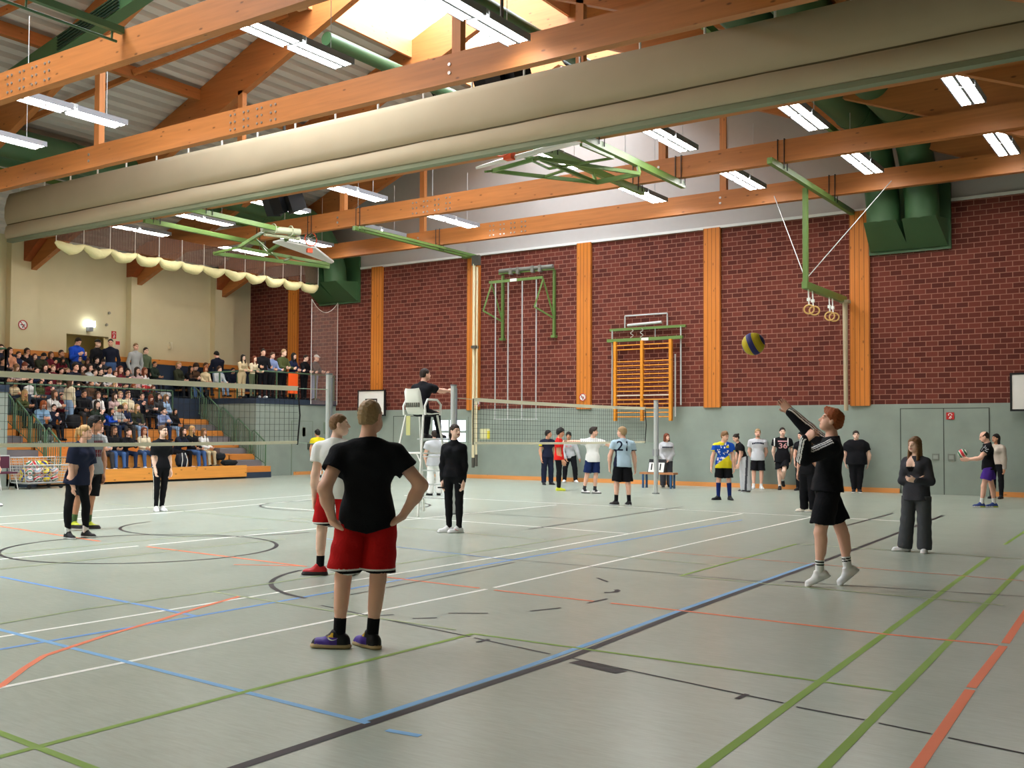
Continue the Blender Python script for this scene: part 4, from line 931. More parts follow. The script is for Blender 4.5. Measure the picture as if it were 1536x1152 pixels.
# ================================================================ people: bodies grown as one blended surface
def nrm(v): v = np.array(v, float); return v / (np.linalg.norm(v) + 1e-12)
class SDF:
    """signed distance field on a grid; blended parts give one continuous skin"""
    def __init__(s, lo, hi, h):
        s.h = h; s.lo = np.array(lo, float); s.n = np.maximum(4, np.ceil((np.array(hi, float) - s.lo) / h).astype(int) + 1)
        s.D = np.full(s.n, .3, np.float32)
    def _sub(s, lo, hi):
        a = np.maximum(0, np.floor((lo - s.lo) / s.h).astype(int)); b = np.minimum(s.n, np.ceil((hi - s.lo) / s.h).astype(int) + 1)
        if np.any(b <= a): return None
        ax = [s.lo[i] + s.h * np.arange(a[i], b[i]) for i in range(3)]
        P = np.stack(np.meshgrid(*ax, indexing='ij'), -1).astype(np.float32)
        return tuple(slice(a[i], b[i]) for i in range(3)), P
    def put(s, lo, hi, fn, k, sub=False):
        q = s._sub(lo, hi)
        if q is None: return
        sl, P = q; d = fn(P); D = s.D[sl]
        if sub: d = -d; hh = np.maximum(k - np.abs(D - d), 0) / k; s.D[sl] = np.maximum(D, d) + hh * hh * k / 4
        else: hh = np.maximum(k - np.abs(D - d), 0) / k; s.D[sl] = np.minimum(D, d) - hh * hh * k / 4
    def cone(s, a, b, ra, rb, k=.03, sq=None, sub=False):
        a = np.array(a, np.float32); b = np.array(b, np.float32); m = max(ra, rb) + k + 2 * s.h
        s.put(np.minimum(a, b) - m, np.maximum(a, b) + m, lambda P: f_cone(P, a, b, ra, rb, sq), k, sub)
    def ell(s, c, r, k=.03, ax=None, sub=False):
        c = np.array(c, np.float32); m = max(r) + k + 2 * s.h
        s.put(c - m, c + m, lambda P: f_ell(P, c, r, ax), k, sub)
    def cut(s, p, n):
        """remove everything on the side n points to"""
        ax = [s.lo[i] + s.h * np.arange(s.n[i]) for i in range(3)]; n = nrm(n)
        d = ((ax[0] - p[0]) * n[0])[:, None, None] + ((ax[1] - p[1]) * n[1])[None, :, None] + ((ax[2] - p[2]) * n[2])[None, None, :]
        s.D = np.maximum(s.D, d.astype(np.float32))
    def ripple(s, amp, f, ph=0.0):
        ax = [s.lo[i] + s.h * np.arange(s.n[i]) for i in range(3)]
        X, Y, Z = ax[0][:, None, None], ax[1][None, :, None], ax[2][None, None, :]
        s.D += (amp * np.sin(X * f * 1.3 + Z * f * .7 + ph) * np.sin(Y * f + Z * f * .9 + 1.7 * ph) + amp * .6 * np.sin(Z * f * 1.9 + X * f * .8 - ph)).astype(np.float32)
    def mesh(s):
        D = s.D; D = np.pad(D, 1, constant_values=.3); lo = s.lo - s.h; n = D.shape; S = D < 0
        c = [D[i:n[0]-1+i, j:n[1]-1+j, k:n[2]-1+k] for i in (0, 1) for j in (0, 1) for k in (0, 1)]
        sg = [x < 0 for x in c]; cnt = sum(x.astype(np.int8) for x in sg); act = (cnt > 0) & (cnt < 8)
        idx = np.full(act.shape, -1, np.int32); I = np.argwhere(act); idx[act] = np.arange(len(I))
        C = np.stack([x[act] for x in c], 1); acc = np.zeros((len(I), 3)); w = np.zeros(len(I))
        co = np.array([(i, j, k) for i in (0, 1) for j in (0, 1) for k in (0, 1)], float)
        for a in range(8):
            for b in range(a + 1, 8):
                if abs(co[a] - co[b]).sum() != 1: continue
                A, B = C[:, a], C[:, b]; m = (A < 0) != (B < 0); t = np.where(m, A / np.where(m, A - B, 1), 0)
                acc += np.where(m[:, None], co[a] + t[:, None] * (co[b] - co[a]), 0); w += m
        V = lo + s.h * (I + acc / w[:, None]); F = []
        for ax in range(3):
            u, v = [(1, 2), (2, 0), (0, 1)][ax]
            A = S; B = np.roll(S, -1, ax); sl = [slice(1, -1)] * 3; ch = np.zeros_like(S); 
            sl2 = [slice(1, m - 1) for m in n]; ch[tuple(sl2)] = (A != B)[tuple(sl2)]
            E = np.argwhere(ch); 
            if not len(E): continue
            def q(du, dv): G = E.copy(); G[:, u] -= du; G[:, v] -= dv; return idx[G[:, 0], G[:, 1], G[:, 2]]
            f = np.stack([q(0, 0), q(1, 0), q(1, 1), q(0, 1)], 1); fl_ = A[E[:, 0], E[:, 1], E[:, 2]]
            f = np.where(fl_[:, None], f, f[:, ::-1]); F.append(f[(f >= 0).all(1)])
        return V, np.concatenate(F) if F else np.zeros((0, 4), int)
def f_cone(P, a, b, ra, rb, sq=None):
    pa = P - a; ba = b - a
    if sq is not None:
        w = np.array(sq[0], np.float32); g = sq[1]
        pa = pa + (g - 1) * (pa @ w)[..., None] * w; ba = ba + (g - 1) * (ba @ w) * w
    t = np.clip((pa @ ba) / max(ba @ ba, 1e-9), 0, 1)
    d = np.sqrt(((pa - t[..., None] * ba) ** 2).sum(-1)) - (ra + (rb - ra) * t)
    return d if sq is None else d / ((1 + max(sq[1], 1)) / 2)
def f_ell(P, c, r, ax=None):
    p = P - c
    if ax is not None: p = np.stack([p @ np.array(a, np.float32) for a in ax], -1)
    r = np.array(r, np.float32); k0 = np.sqrt(((p / r) ** 2).sum(-1)); k1 = np.sqrt(((p / r ** 2) ** 2).sum(-1)) + 1e-6
    return k0 * (k0 - 1) / k1
def mk_mesh(name, V, F, mats, mi=None):
    me = bpy.data.meshes.new(name); me.vertices.add(len(V)); me.vertices.foreach_set('co', np.asarray(V, np.float32).ravel())
    me.loops.add(F.size); me.loops.foreach_set('vertex_index', F.astype(np.int32).ravel())
    me.polygons.add(len(F)); me.polygons.foreach_set('loop_start', np.arange(0, F.size, F.shape[1], dtype=np.int32))
    me.polygons.foreach_set('use_smooth', np.ones(len(F), bool))
    for m in mats: me.materials.append(m)
    if mi is not None: me.polygons.foreach_set('material_index', np.asarray(mi, np.int32))
    me.update(calc_edges=True); me.validate(); return me
def link(name, me, parent=None):
    o = bpy.data.objects.new(name, me); COL.objects.link(o)
    if parent: o.parent = parent
    return o

SKIN = {k: mat('skin_' + k, c, rough=.55, spec=.3, var=.05, vscale=9) for k, c in (('fair', (246, 204, 182)), ('rosy', (240, 188, 164)), ('tan', (212, 156, 124)), ('olive', (196, 140, 110)))}
HAIRC = {k: mat('hair_' + k, c, rough=.6, spec=.3, bump=.5, bscale=70) for k, c in (('black', (26, 22, 20)), ('dark', (48, 36, 28)), ('brown', (84, 58, 40)), ('lightbrown', (128, 94, 62)), ('blond', (190, 152, 100)), ('sand', (168, 138, 100)), ('red', (150, 78, 36)), ('auburn', (112, 56, 34)), ('white', (222, 220, 210)))}
EYE_M = mat('eye_dark', (38, 30, 28), rough=.25); LIP = mat('lip', (170, 96, 88), rough=.5)
def cloth(name, col, rough=.85): return mat('cloth_' + name, col, rough=rough, spec=.12, var=.07, vscale=5, bump=.25, bscale=60)

class Body:
    """joint positions from limb directions. Frame: x = right in the picture, y = away from the camera, z = up.
    phi = facing (0 toward the camera, 90 picture right, 180 away)."""
    def __init__(s, H=1.78, phi=0, fem=False, lean=(0, 0, 1), chest=None, twist=0, la=None, ra=None, ll=None, rl=None, hy=0, hp=0, hr=0, heel=(0, 0), fdir=(None, None), wide=1.0, hand=(.35, .35), seat=None, shrug=0, gap=1.0):
        k = H / 1.80; s.k = k; s.H = H; s.fem = fem; s.wide = wide; s.hand = hand
        R3 = lambda a: np.array([math.sin(math.radians(a)), -math.cos(math.radians(a)), 0])
        s.F = R3(phi); s.Rt = np.cross(s.F, [0, 0, 1.0]); s.Fc = R3(phi + twist); s.Rc = np.cross(s.Fc, [0, 0, 1.0])
        lean = nrm(lean); ch = nrm(chest) if chest is not None else lean
        s.spine = lean; s.ch = ch
        hipw = (.098 if fem else .092) * k * gap; shw = (.154 if fem else .190) * k * (1 + (wide - 1) * .4)
        dn = (0, 0, -1)
        P = np.zeros(3); s.pel = P
        s.waist = P + lean * .15 * k; s.chest = s.waist + ch * .22 * k; s.nb = s.chest + ch * .17 * k
        Rc = nrm(s.Rc - (s.Rc @ ch) * ch); s.Rc = Rc; s.Fc = np.cross(ch, Rc) * 1.0; s.Fc = np.cross([0, 0, 1.0], Rc) if abs(ch[2]) < .2 else np.cross(ch, Rc)
        s.sh = {+1: s.nb - ch * (.100 - shrug) * k + Rc * shw, -1: s.nb - ch * (.100 - shrug) * k - Rc * shw}
        ua, fa, hl = .30 * k, .255 * k, .19 * k
        s.el, s.wr, s.hd = {}, {}, {}
        for sd, A in ((1, ra), (-1, la)):
            A = A or ((.12 * sd * s.Rt[0], .0, -1), (.06 * sd * s.Rt[0], -.08, -1))
            u, f = nrm(A[0]), nrm(A[1]); s.el[sd] = s.sh[sd] + u * ua; s.wr[sd] = s.el[sd] + f * fa; s.hd[sd] = nrm(A[2]) if len(A) > 2 else f
        s.hip, s.kn, s.an, s.toe = {}, {}, {}, {}
        for sd, Lg, hl_, fd in ((1, rl, heel[1], fdir[1]), (-1, ll, heel[0], fdir[0])):
            Lg = Lg or ((.03 * sd * s.Rt[0], 0, -1), (0, 0, -1)); a, b = nrm(Lg[0]), nrm(Lg[1])
            s.hip[sd] = P - np.array([0, 0, .03 * k]) + s.Rt * sd * hipw
            s.kn[sd] = s.hip[sd] + a * .425 * k; s.an[sd] = s.kn[sd] + b * .405 * k
            fv = nrm(fd) if fd is not None else nrm(s.F + s.Rt * sd * .22); s.toe[sd] = (fv, hl_)
        # stand on the floor
        if seat is None: off = -min(s.an[1][2] - .085 * k - .12 * k * heel[1], s.an[-1][2] - .085 * k - .12 * k * heel[0])
        else: off = seat + .10 * k
        mv = np.array([0, 0, off])
        if seat is None: mid = (s.an[1] + s.an[-1]) / 2; mv[:2] -= mid[:2]
        for a in ('pel', 'waist', 'chest', 'nb'): setattr(s, a, getattr(s, a) + mv)
        for d in (s.sh, s.el, s.wr, s.hip, s.kn, s.an):
            for q in d: d[q] = d[q] + mv
        # head
        yaw = math.radians(phi + twist + hy) ; hf = np.array([math.sin(yaw), -math.cos(yaw), 0]); p_ = math.radians(hp)
        up0 = nrm(.35 * ch + np.array([0, 0, .65])); hr_ = np.cross(hf, [0, 0, 1.0])
        s.hf = nrm(hf * math.cos(p_) + np.array([0, 0, 1.0]) * math.sin(p_)); s.hu = nrm(np.cross(hr_, s.hf)); 
        if hr: s.hu = nrm(s.hu + hr_ * math.sin(math.radians(hr))); hr_ = np.cross(s.hf, s.hu)
        s.hr = hr_; s.nk = s.nb + up0 * .085 * k + s.hf * .012 * k; s.hc = s.nk + s.hu * .085 * k + s.hf * .022 * k
    def pts(s):
        L = [s.pel, s.nb, s.hc] + [d[q] for d in (s.sh, s.el, s.wr, s.hip, s.kn, s.an) for q in d]; return np.array(L)
    def bounds(s, pad=.24): p = s.pts(); lo = p.min(0) - pad; hi = p.max(0) + pad; return lo, hi
    def hp(s, x, y, z): """head-local point (right, forward, up in metres at 1.8 m)"""; return s.hc + s.k * (x * s.hr + y * s.hf + z * s.hu)

def torso(S, b, inf=0.0, k=.05, arms=True, arm_to=1.0, ainf=None, legs=True, flat=0):
    K = b.k; w = b.wide; q = lambda r: r * K + inf
    Fp = nrm(b.Fc); Fh = b.F; ws = (.95 if b.fem else 1.0) * w
    S.cone(b.pel - b.Rt * .055 * K, b.pel + b.Rt * .055 * K, q(.112 * w), q(.112 * w), k, (Fh, 1.12))
    S.cone(b.pel, b.waist, q(.118 * w), q(.112 * ws), k, (Fh, 1.28))
    S.cone(b.waist - b.Rc * .03 * K * w, b.chest - b.Rc * .055 * K * w, q(.098 * ws), q(.112 * w), k, (Fp, 1.2))
    S.cone(b.waist + b.Rc * .03 * K * w, b.chest + b.Rc * .055 * K * w, q(.098 * ws), q(.112 * w), k, (Fp, 1.2))
    S.cone(b.chest - b.Rc * .07 * K, b.chest + b.Rc * .07 * K, q(.11), q(.11), k, (Fp, 1.18))
    fs = .86 if b.fem else 1.0
    S.cone(b.sh[-1] - b.ch * .015 * K, b.sh[1] - b.ch * .015 * K, q(.056 * fs), q(.056 * fs), k * .8, (Fp, 1.0))
    for sd in (-1, 1): S.cone(b.nb - b.ch * .03 * K + b.Rc * sd * .03 * K, b.sh[sd] - b.ch * .005 * K, q(.05 * fs), q(.042 * fs), k * .8)
    S.cone(b.nb - b.ch * .05 * K, b.nb + b.ch * .015 * K, q(.066), q(.052 * fs), k * .6)
    if b.fem:
        for sd in (-1, 1): S.ell(b.chest + Fp * (.075 * K + inf * .5) + b.Rc * sd * .075 * K + b.ch * .0 * K, (q(.054), q(.054), q(.054)), .05)
    if arms:
        ai = inf if ainf is None else ainf
        for sd in (-1, 1):
            S.cone(b.sh[sd], b.sh[sd] + (b.el[sd] - b.sh[sd]) * min(1, arm_to), (.052 if not b.fem else .044) * K * (1 + .5 * (w - 1)) + ai, (.046 if not b.fem else .04) * K * (1 + .5 * (w - 1)) + ai, k * .7)
def limbs(S, b, hands=True, fr=.0088, forearm=True, legs=True):
    K = b.k; fm = .83 if b.fem else 1.0; w = 1 + .6 * (b.wide - 1)
    for sd in (-1, 1):
        e, wv = b.el[sd], b.wr[sd]; d = nrm(wv - e)
        S.cone(e - (e - b.sh[sd]) * .05, e + d * .09 * K, .044 * K * fm * w, .045 * K * fm * w, .03); S.cone(e + d * .08 * K, wv, .044 * K * fm * w, .028 * K * fm, .03)
        if hands: hand(S, b, sd, fr)
        if legs:
            h, kn, an = b.hip[sd], b.kn[sd], b.an[sd]; u = nrm(an - kn); bk = -b.F
            S.cone(h, kn, .079 * K * w, .056 * K * w, .05); S.cone(kn, an, .052 * K * w, .037 * K, .03)
            S.cone(kn + u * .07 * K + bk * .016 * K, kn + u * .2 * K + bk * .018 * K, .052 * K * fm * w, .044 * K * fm, .03)
            fv, hl = b.toe[sd]; S.cone(an, an - np.array([0, 0, .03 * K]) + fv * .01, .035 * K, .03 * K, .02)
def hand(S, b, sd, fr):
    K = b.k * (.93 if b.fem else 1.0); w = b.wr[sd]; d = b.hd[sd]; c = b.hand[0 if sd < 0 else 1]
    inner = nrm(b.pel + b.ch * .3 - w); pn = nrm(inner - (inner @ d) * d)            # palm faces the body
    lat = nrm(np.cross(d, pn)); th = lat if lat @ b.F > 0 else -lat                   # thumb to the front
    S.cone(w, w + d * .03 * K, .026 * K, .03 * K, .02, (pn, 1.3))
    S.cone(w + d * .03 * K - th * .012 * K, w + d * .085 * K - th * .012 * K, .036 * K, .036 * K, .02, (pn, 2.1)); S.cone(w + d * .03 * K + th * .014 * K, w + d * .085 * K + th * .018 * K, .034 * K, .032 * K, .02, (pn, 2.1))
    for i, (o, L) in enumerate(((.034, .072), (.012, .08), (-.010, .076), (-.031, .06))):
        a = w + d * .092 * K + th * o * K; a1 = c * (1 + .12 * i); d1 = nrm(d * math.cos(a1) + pn * math.sin(a1) + th * .06 * (1.5 - i)); m = a + d1 * L * .5 * K
        a2 = a1 + c * 1.2; d2 = nrm(d * math.cos(a2) + pn * math.sin(a2)); e = m + d2 * L * .5 * K
        S.cone(a, m, fr, fr * .95, .004); S.cone(m, e, fr * .95, fr * .82, .004)
    a = w + d * .03 * K + th * .03 * K; m = a + nrm(d * .75 + th * .75 + pn * .25) * .045 * K; e = m + nrm(d + th * .25 + pn * .3) * .032 * K
    S.cone(a, m, fr * 1.35, fr * 1.1, .012); S.cone(m, e, fr * 1.1, fr * .9, .004)
def head(S, b, face=True):
    K = b.k * (.95 if b.fem else 1.0); c = lambda x, y, z: b.hc + K * (x * b.hr + y * b.hf + z * b.hu); ax = (b.hr, b.hf, b.hu); E = lambda p, r, k=.02, sub=False: S.ell(c(*p), tuple(x * K for x in r), k, ax, sub)
    S.cone(b.nb - b.ch * .02 * K, c(0, -.022, -.06), .058 * K * (.86 if b.fem else 1), .052 * K * (.86 if b.fem else 1), .03)
    E((0, -.012, .03), (.075, .094, .088)); E((0, .03, -.04), (.058, .068, .078), .03); E((0, .062, -.092), (.026, .026, .022), .03)
    E((-.034, .03, -.055), (.034, .05, .05), .03); E((.034, .03, -.055), (.034, .05, .05), .03)
    if face:
        E((-.031, .096, .004), (.02, .02, .013), .02, True); E((.031, .096, .004), (.02, .02, .013), .02, True)
        S.cone(c(-.036, .074, .024), c(.036, .074, .024), .016 * K, .016 * K, .02)
        S.cone(c(0, .09, .008), c(0, .112, -.026), .009 * K, .013 * K, .012); S.cone(c(-.012, .1, -.03), c(.012, .1, -.03), .009 * K, .009 * K, .01)
        S.cone(c(-.02, .086, -.058), c(.02, .086, -.058), .008 * K, .008 * K, .012); S.cone(c(-.017, .086, -.07), c(.017, .086, -.07), .009 * K, .009 * K, .012)
        for s_ in (-1, 1):
            E((s_ * .031, .078, .003), (.014, .014, .012), .006)
            E((s_ * .077, -.006, -.012), (.011, .022, .033), .012)
def head_idx(b, C, brow=True):
    """0 skin, 1 eye/brow, 2 lip by place on the face"""
    K = b.k * (.95 if b.fem else 1.0); p = (C - b.hc) / K; x, y, z = p @ b.hr, p @ b.hf, p @ b.hu
    mi = np.zeros(len(C), int); f = (y > .05) & (np.abs(z) < .12) & (np.abs(x) < .09)
    mi[f & (np.abs(np.abs(x) - .031) < .012) & (np.abs(z - .003) < .0055)] = 1
    if brow: mi[f & (np.abs(np.abs(x) - .034) < .019) & (np.abs(z - .028) < .0045)] = 1
    mi[f & (np.abs(x) < .025) & (np.abs(z + .064) < .010)] = 2
    return mi
def hair_sdf(b, style, h):
    K = b.k * (.95 if b.fem else 1.0); c = lambda x, y, z: b.hc + K * (x * b.hr + y * b.hf + z * b.hu); ax = (b.hr, b.hf, b.hu)
    pad = .26 if style in ('long', 'longback', 'pony', 'bob') else .17
    S = SDF(b.hc - pad - (0, 0, .16 if pad > .2 else 0), b.hc + pad, h); E = lambda p, r, k=.02, sub=False: S.ell(c(*p), tuple(x * K for x in r), k, ax, sub)
    t = {'buzz': .004, 'crop': .008, 'short': .013, 'quiff': .011, 'long': .012, 'longback': .012, 'pony': .007, 'bun': .007, 'bob': .014, 'curly': .026, 'cap': .016, 'hood': .03, 'tuft': .012, 'ring': .005}[style]
    E((0, -.014, .031), (.075 + t, .096 + t, .088 + t))
    if style != 'hood': E((0, -.035, -.01), (.071 + t * .8, .072 + t, .075 + t * .6), .02)
    slope = 1.05; base = -.045 if style not in ('buzz', 'crop') else -.04
    front = .062 if style not in ('buzz',) else .07
    # hairline: keep above a slanting plane in front, above the nape behind
    S.cut(c(0, .085, front), b.hu * -1 * 1.0 + b.hf * .95) if style not in ('cap',) else S.cut(c(0, .05, .035), -b.hu)
    if style not in ('long', 'longback', 'bob', 'hood'): S.cut(c(0, -.06, -.075 if style not in ('buzz', 'crop') else -.06), -b.hu)
    if style == 'ring': S.cut(c(0, -.03, .065), b.hu + b.hf * .5)
    if style == 'quiff': S.cone(c(-.03, .06, .10), c(.035, .075, .108), .022 * K, .022 * K, .03); S.cone(c(-.03, .0, .105), c(.035, .02, .108), .024 * K, .024 * K, .03)
    if style == 'tuft': S.cone(c(-.03, -.03, .11), c(.03, .07, .105), .026 * K, .03 * K, .03); S.cone(c(.0, -.08, .06), c(0, -.09, -.02), .04 * K, .035 * K, .03)
    if style == 'curly':
        rr = random.Random(5)
        for i in range(26):
            a, e = rr.uniform(0, 6.28), rr.uniform(.1, 1.5); p = (.085 * math.cos(a) * math.cos(e), -.014 + .1 * math.sin(a) * math.cos(e), .035 + .095 * math.sin(e))
            if p[1] > .06 and p[2] < .08: continue
            E(p, (.026, .026, .026), .015)
    if style in ('long', 'longback', 'bob'):
        L = -.24 if style != 'bob' else -.13; up = np.array([0, 0, 1.0])
        down = lambda p, l: c(*p) + up * l * K
        for s_ in (-1, 1):
            if style != 'longback': S.cone(c(s_ * .07, .01, .05), down((s_ * .085, .035, 0), L), .026 * K, .03 * K, .03, (b.hr, 1.5))
            S.cone(c(s_ * .06, -.05, .05), down((s_ * .075, -.05, 0), L), .036 * K, .036 * K, .03)
        S.cone(c(0, -.085, .03), down((0, -.085, 0), L), .05 * K, .055 * K, .03); S.cone(c(0, -.05, .08), c(0, -.09, -.02), .05 * K, .05 * K, .03)
    if style == 'pony':
        S.cone(c(0, -.10, .06), c(0, -.135, .05), .02 * K, .022 * K, .012); S.cone(c(0, -.135, .05), c(0, -.15, -.07), .021 * K, .026 * K, .012); S.cone(c(0, -.15, -.07), c(0, -.135, -.2), .025 * K, .008 * K, .012)
    if style == 'bun': E((0, -.115, .07), (.036, .036, .034), .015)
    if style == 'cap': S.cone(c(-.02, .09, .05), c(.02, .13, .042), .05 * K, .04 * K, .02, (b.hu, 4))
    S.ripple(.0025, 95)
    return S
def add_beard(b, m, parent, h):
    K = b.k; c = lambda x, y, z: b.hc + K * (x * b.hr + y * b.hf + z * b.hu); ax = (b.hr, b.hf, b.hu); S = SDF(b.hc - .17, b.hc + .14, h)
    S.ell(c(0, .03, -.048), tuple(x * K for x in (.062, .071, .08)), .02, ax); S.ell(c(0, .064, -.095), tuple(x * K for x in (.031, .031, .028)), .02, ax); S.cut(c(0, .085, -.066), b.hu + b.hf * .5); S.cut(c(0, -.01, 0), -b.hf)
    V, F = S.mesh(); link('beard', mk_mesh('beard', V, F, [m]), parent)
def add_hair(b, style, m, parent, h):
    S = hair_sdf(b, style, h); V, F = S.mesh()
    if len(F): link('hair', mk_mesh('hair', V, F, [m]), parent)
def shoe(b, sd, name, mats, parent, h, colf=None, size=1.0):
    K = b.k * size; an = b.an[sd]; fv, hl = b.toe[sd]; ang = hl * .9                          # lifted heel tips the foot forward
    fw = nrm(fv * math.cos(ang) - np.array([0, 0, 1]) * math.sin(ang)); up = nrm(np.array([0, 0, 1]) * math.cos(ang) + fv * math.sin(ang)); rt = np.cross(fw, up)
    g = an - up * .085 * b.k; c = lambda x, y, z: g + K * (x * rt + y * fw + z * up)
    pts = np.array([c(x, y, z) for x in (-.07, .07) for y in (-.1, .23) for z in (-.01, .14)]); S = SDF(pts.min(0) - .03, pts.max(0) + .03, h)
    S.cone(c(0, -.035, .036), c(0, .05, .04), .042 * K, .046 * K, .03, (up, .8)); S.cone(c(0, .05, .032), c(.004, .145, .026), .047 * K, .043 * K, .03, (up, 1.15)); S.cone(c(0, -.02, .055), c(0, .015, .095), .042 * K, .04 * K, .025)
    S.cone(c(0, -.045, .012), c(0, .15, .012), .043 * K, .048 * K, .012, (up, 2.2))
    S.cut(c(0, 0, .0), -up); S.cut(c(0, -.02, .112), up - fw * .15)
    V, F = S.mesh(); C = V[F].mean(1); p = (C - g) / K; z = p @ up; y = p @ fw; x = p @ rt
    mi = colf(x, y, z) if colf else (z < .022).astype(int)
    return link(name, mk_mesh(name, V, F, mats, mi), parent)
def garment(name, b, S, mats, parent, colf=None):
    V, F = S.mesh(); C = V[F].mean(1); mi = colf(C) if colf else None
    return link(name, mk_mesh(name, V, F, mats, mi), parent), V, F
def top(b, mats, parent, h, sleeve='short', loose=.014, hem=-.06, colf=None, name='shirt', seed=0, flare=0, neck=.01, vhem=0):
    lo, hi = b.bounds(.2); S = SDF(lo, hi, h); K = b.k
    to = {'short': .62, 'long': 1.0, 'none': .12, 'half': .8}[sleeve]
    torso(S, b, loose, .05, True, min(to, .62), loose + (.006 if sleeve == 'short' else .002))
    if hem < .0: [S.cone(b.pel + b.spine * .06 + b.Rt * sd * .05 * K, b.pel + b.spine * (hem * K - .03) + b.Rt * sd * .055 * K, .112 * K * b.wide + loose + flare, .117 * K * b.wide + loose + .012 + flare, .04, (b.F, 1.08)) for sd in (-1, 1)]
    S.cut(b.pel + b.spine * hem * K, -b.spine)
    if vhem: [S.cut(b.pel + b.spine * hem * K, -b.spine + b.Rt * sd * vhem) for sd in (-1, 1)]
    S.cut(b.nb + b.ch * neck * K, b.ch + b.Fc * .25)
    if sleeve == 'long':
        for sd in (-1, 1):
            d = nrm(b.wr[sd] - b.el[sd]); S.cone(b.sh[sd] + (b.el[sd] - b.sh[sd]) * .3, b.el[sd], .05 * K + loose, .046 * K + loose, .03); S.cone(b.el[sd], b.wr[sd] - d * .01, .048 * K + loose, .034 * K + loose * .8, .03)
    if sleeve == 'short' or sleeve == 'half':
        for sd in (-1, 1):
            a, e = b.sh[sd], b.el[sd]; d = nrm(e - a); p = a + d * (.66 if sleeve == 'short' else .95) * .3 * K
            S.cone(a + d * .08 * K, p, .053 * K + loose + .006, .058 * K + loose + .006, .03); 
            S.cone(p + d * .012 * K, p + d * .1 * K, .08 * K + loose, .08 * K + loose, .010, None, True)
    S.ripple(.0022 if h < .01 else .002, 26, seed)
    return garment(name, b, S, mats, parent, colf)
def shorts(b, mats, parent, h, length=.8, loose=.02, flare=.03, colf=None, name='shorts', seed=1, waist=.1):
    """length = share of the thigh covered"""
    pts = np.array([b.pel, b.kn[1], b.kn[-1], b.hip[1], b.hip[-1], b.waist]); S = SDF(pts.min(0) - .22, pts.max(0) + .2, h); K = b.k; w = b.wide
    S.cone(b.pel - b.Rt * .055 * K, b.pel + b.Rt * .055 * K, .112 * K * w + loose * .5, .112 * K * w + loose * .5, .04, (b.F, 1.12)); S.cone(b.pel, b.waist, .118 * K * w + loose * .5, .11 * K * w + loose * .5, .04, (b.F, 1.25))
    for sd in (-1, 1):
        a, e = b.hip[sd], b.kn[sd]; d = nrm(e - a); p = a + (e - a) * length
        S.cone(a, p + d * .03, .088 * K * w + loose * .8, .076 * K * w + loose * .8 + flare * .7, .018)
    m = S.D.copy()
    for sd in (-1, 1):
        a, e = b.hip[sd], b.kn[sd]; d = nrm(e - a); p = a + (e - a) * length; S.cone(p + d * .11 * K, p + d * .25 * K, .11 * K + flare + loose, .11 * K + flare + loose, .008, None, True)
    z0 = min((b.hip[sd] + (b.kn[sd] - b.hip[sd]) * length)[2] for sd in (-1, 1)); S.cut(b.pel + b.spine * waist * K, b.spine)
    if abs(nrm(b.kn[1] - b.hip[1])[2]) > .8 and abs(nrm(b.kn[-1] - b.hip[-1])[2]) > .8: S.cut((0, 0, z0), (0, 0, -1))
    S.ripple(.003, 24, seed)
    return garment(name, b, S, mats, parent, colf)
def pants(b, mats, parent, h, loose=.008, flare=0.0, end=.96, colf=None, name='trousers', seed=2, waist=.1):
    pts = np.array([b.pel, b.waist] + [d[q] for d in (b.hip, b.kn, b.an) for q in d]); S = SDF(pts.min(0) - .2, pts.max(0) + .2, h); K = b.k; w = 1 + .6 * (b.wide - 1)
    S.cone(b.pel - b.Rt * .055 * K, b.pel + b.Rt * .055 * K, .112 * K * b.wide + loose, .112 * K * b.wide + loose, .04, (b.F, 1.12)); S.cone(b.pel, b.waist, .118 * K * b.wide + loose, .11 * K * b.wide + loose, .04, (b.F, 1.25))
    for sd in (-1, 1):
        a, e, n = b.hip[sd], b.kn[sd], b.an[sd]; u = nrm(n - e); q = e + (n - e) * end
        S.cone(a, e, .09 * K * w + loose, .056 * K * w + loose + flare * .4, .04); S.cone(e, q, .056 * K * w + loose + flare * .4, .042 * K + loose + flare, .03)
        S.cone(e + u * .08 * K - b.F * .014, e + u * .2 * K - b.F * .014, .05 * K * w + loose, .045 * K + loose, .03)
    for sd in (-1, 1):
        e, n = b.kn[sd], b.an[sd]; u = nrm(n - e); q = e + (n - e) * end; S.cone(q + u * (.07 * K + flare), q + u * .2 * K, .07 * K + flare, .07 * K + flare, .002, None, True)
    S.cut(b.pel + b.spine * waist * K, b.spine); S.ripple(.0022, 28, seed)
    return garment(name, b, S, mats, parent, colf)
def sock(b, sd, m, parent, h, height=.14, colf=None, name='sock', mats=None):
    K = b.k; an = b.an[sd]; u = nrm(b.kn[sd] - an); fv, _ = b.toe[sd]; S = SDF(np.minimum(an, an + u * height) - .09, np.maximum(an, an + u * height) + .09, h)
    S.cone(an - np.array([0, 0, .03]) * K, an + u * height * K, .043 * K, (.045 + .08 * max(0, height - .14)) * K, .02); S.cut(an + u * height * K, u)
    V, F = S.mesh(); C = V[F].mean(1); mi = colf((C - an) @ u / K) if colf else None
    return link(name, mk_mesh(name, V, F, mats or [m], mi), parent)
def body(b, skin, parent, h, brow='dark', face=True, hands=True, name='body', fr=None):
    lo, hi = b.bounds(.22); S = SDF(lo, hi, h)
    torso(S, b, 0.0, .045, True, 1.0); limbs(S, b, hands, fr or max(.0088 * b.k, h * .95)); head(S, b, face)
    V, F = S.mesh(); C = V[F].mean(1)
    return link(name, mk_mesh(name, V, F, [SKIN[skin], HAIRC[brow] if brow in HAIRC else EYE_M, LIP], head_idx(b, C)), parent)
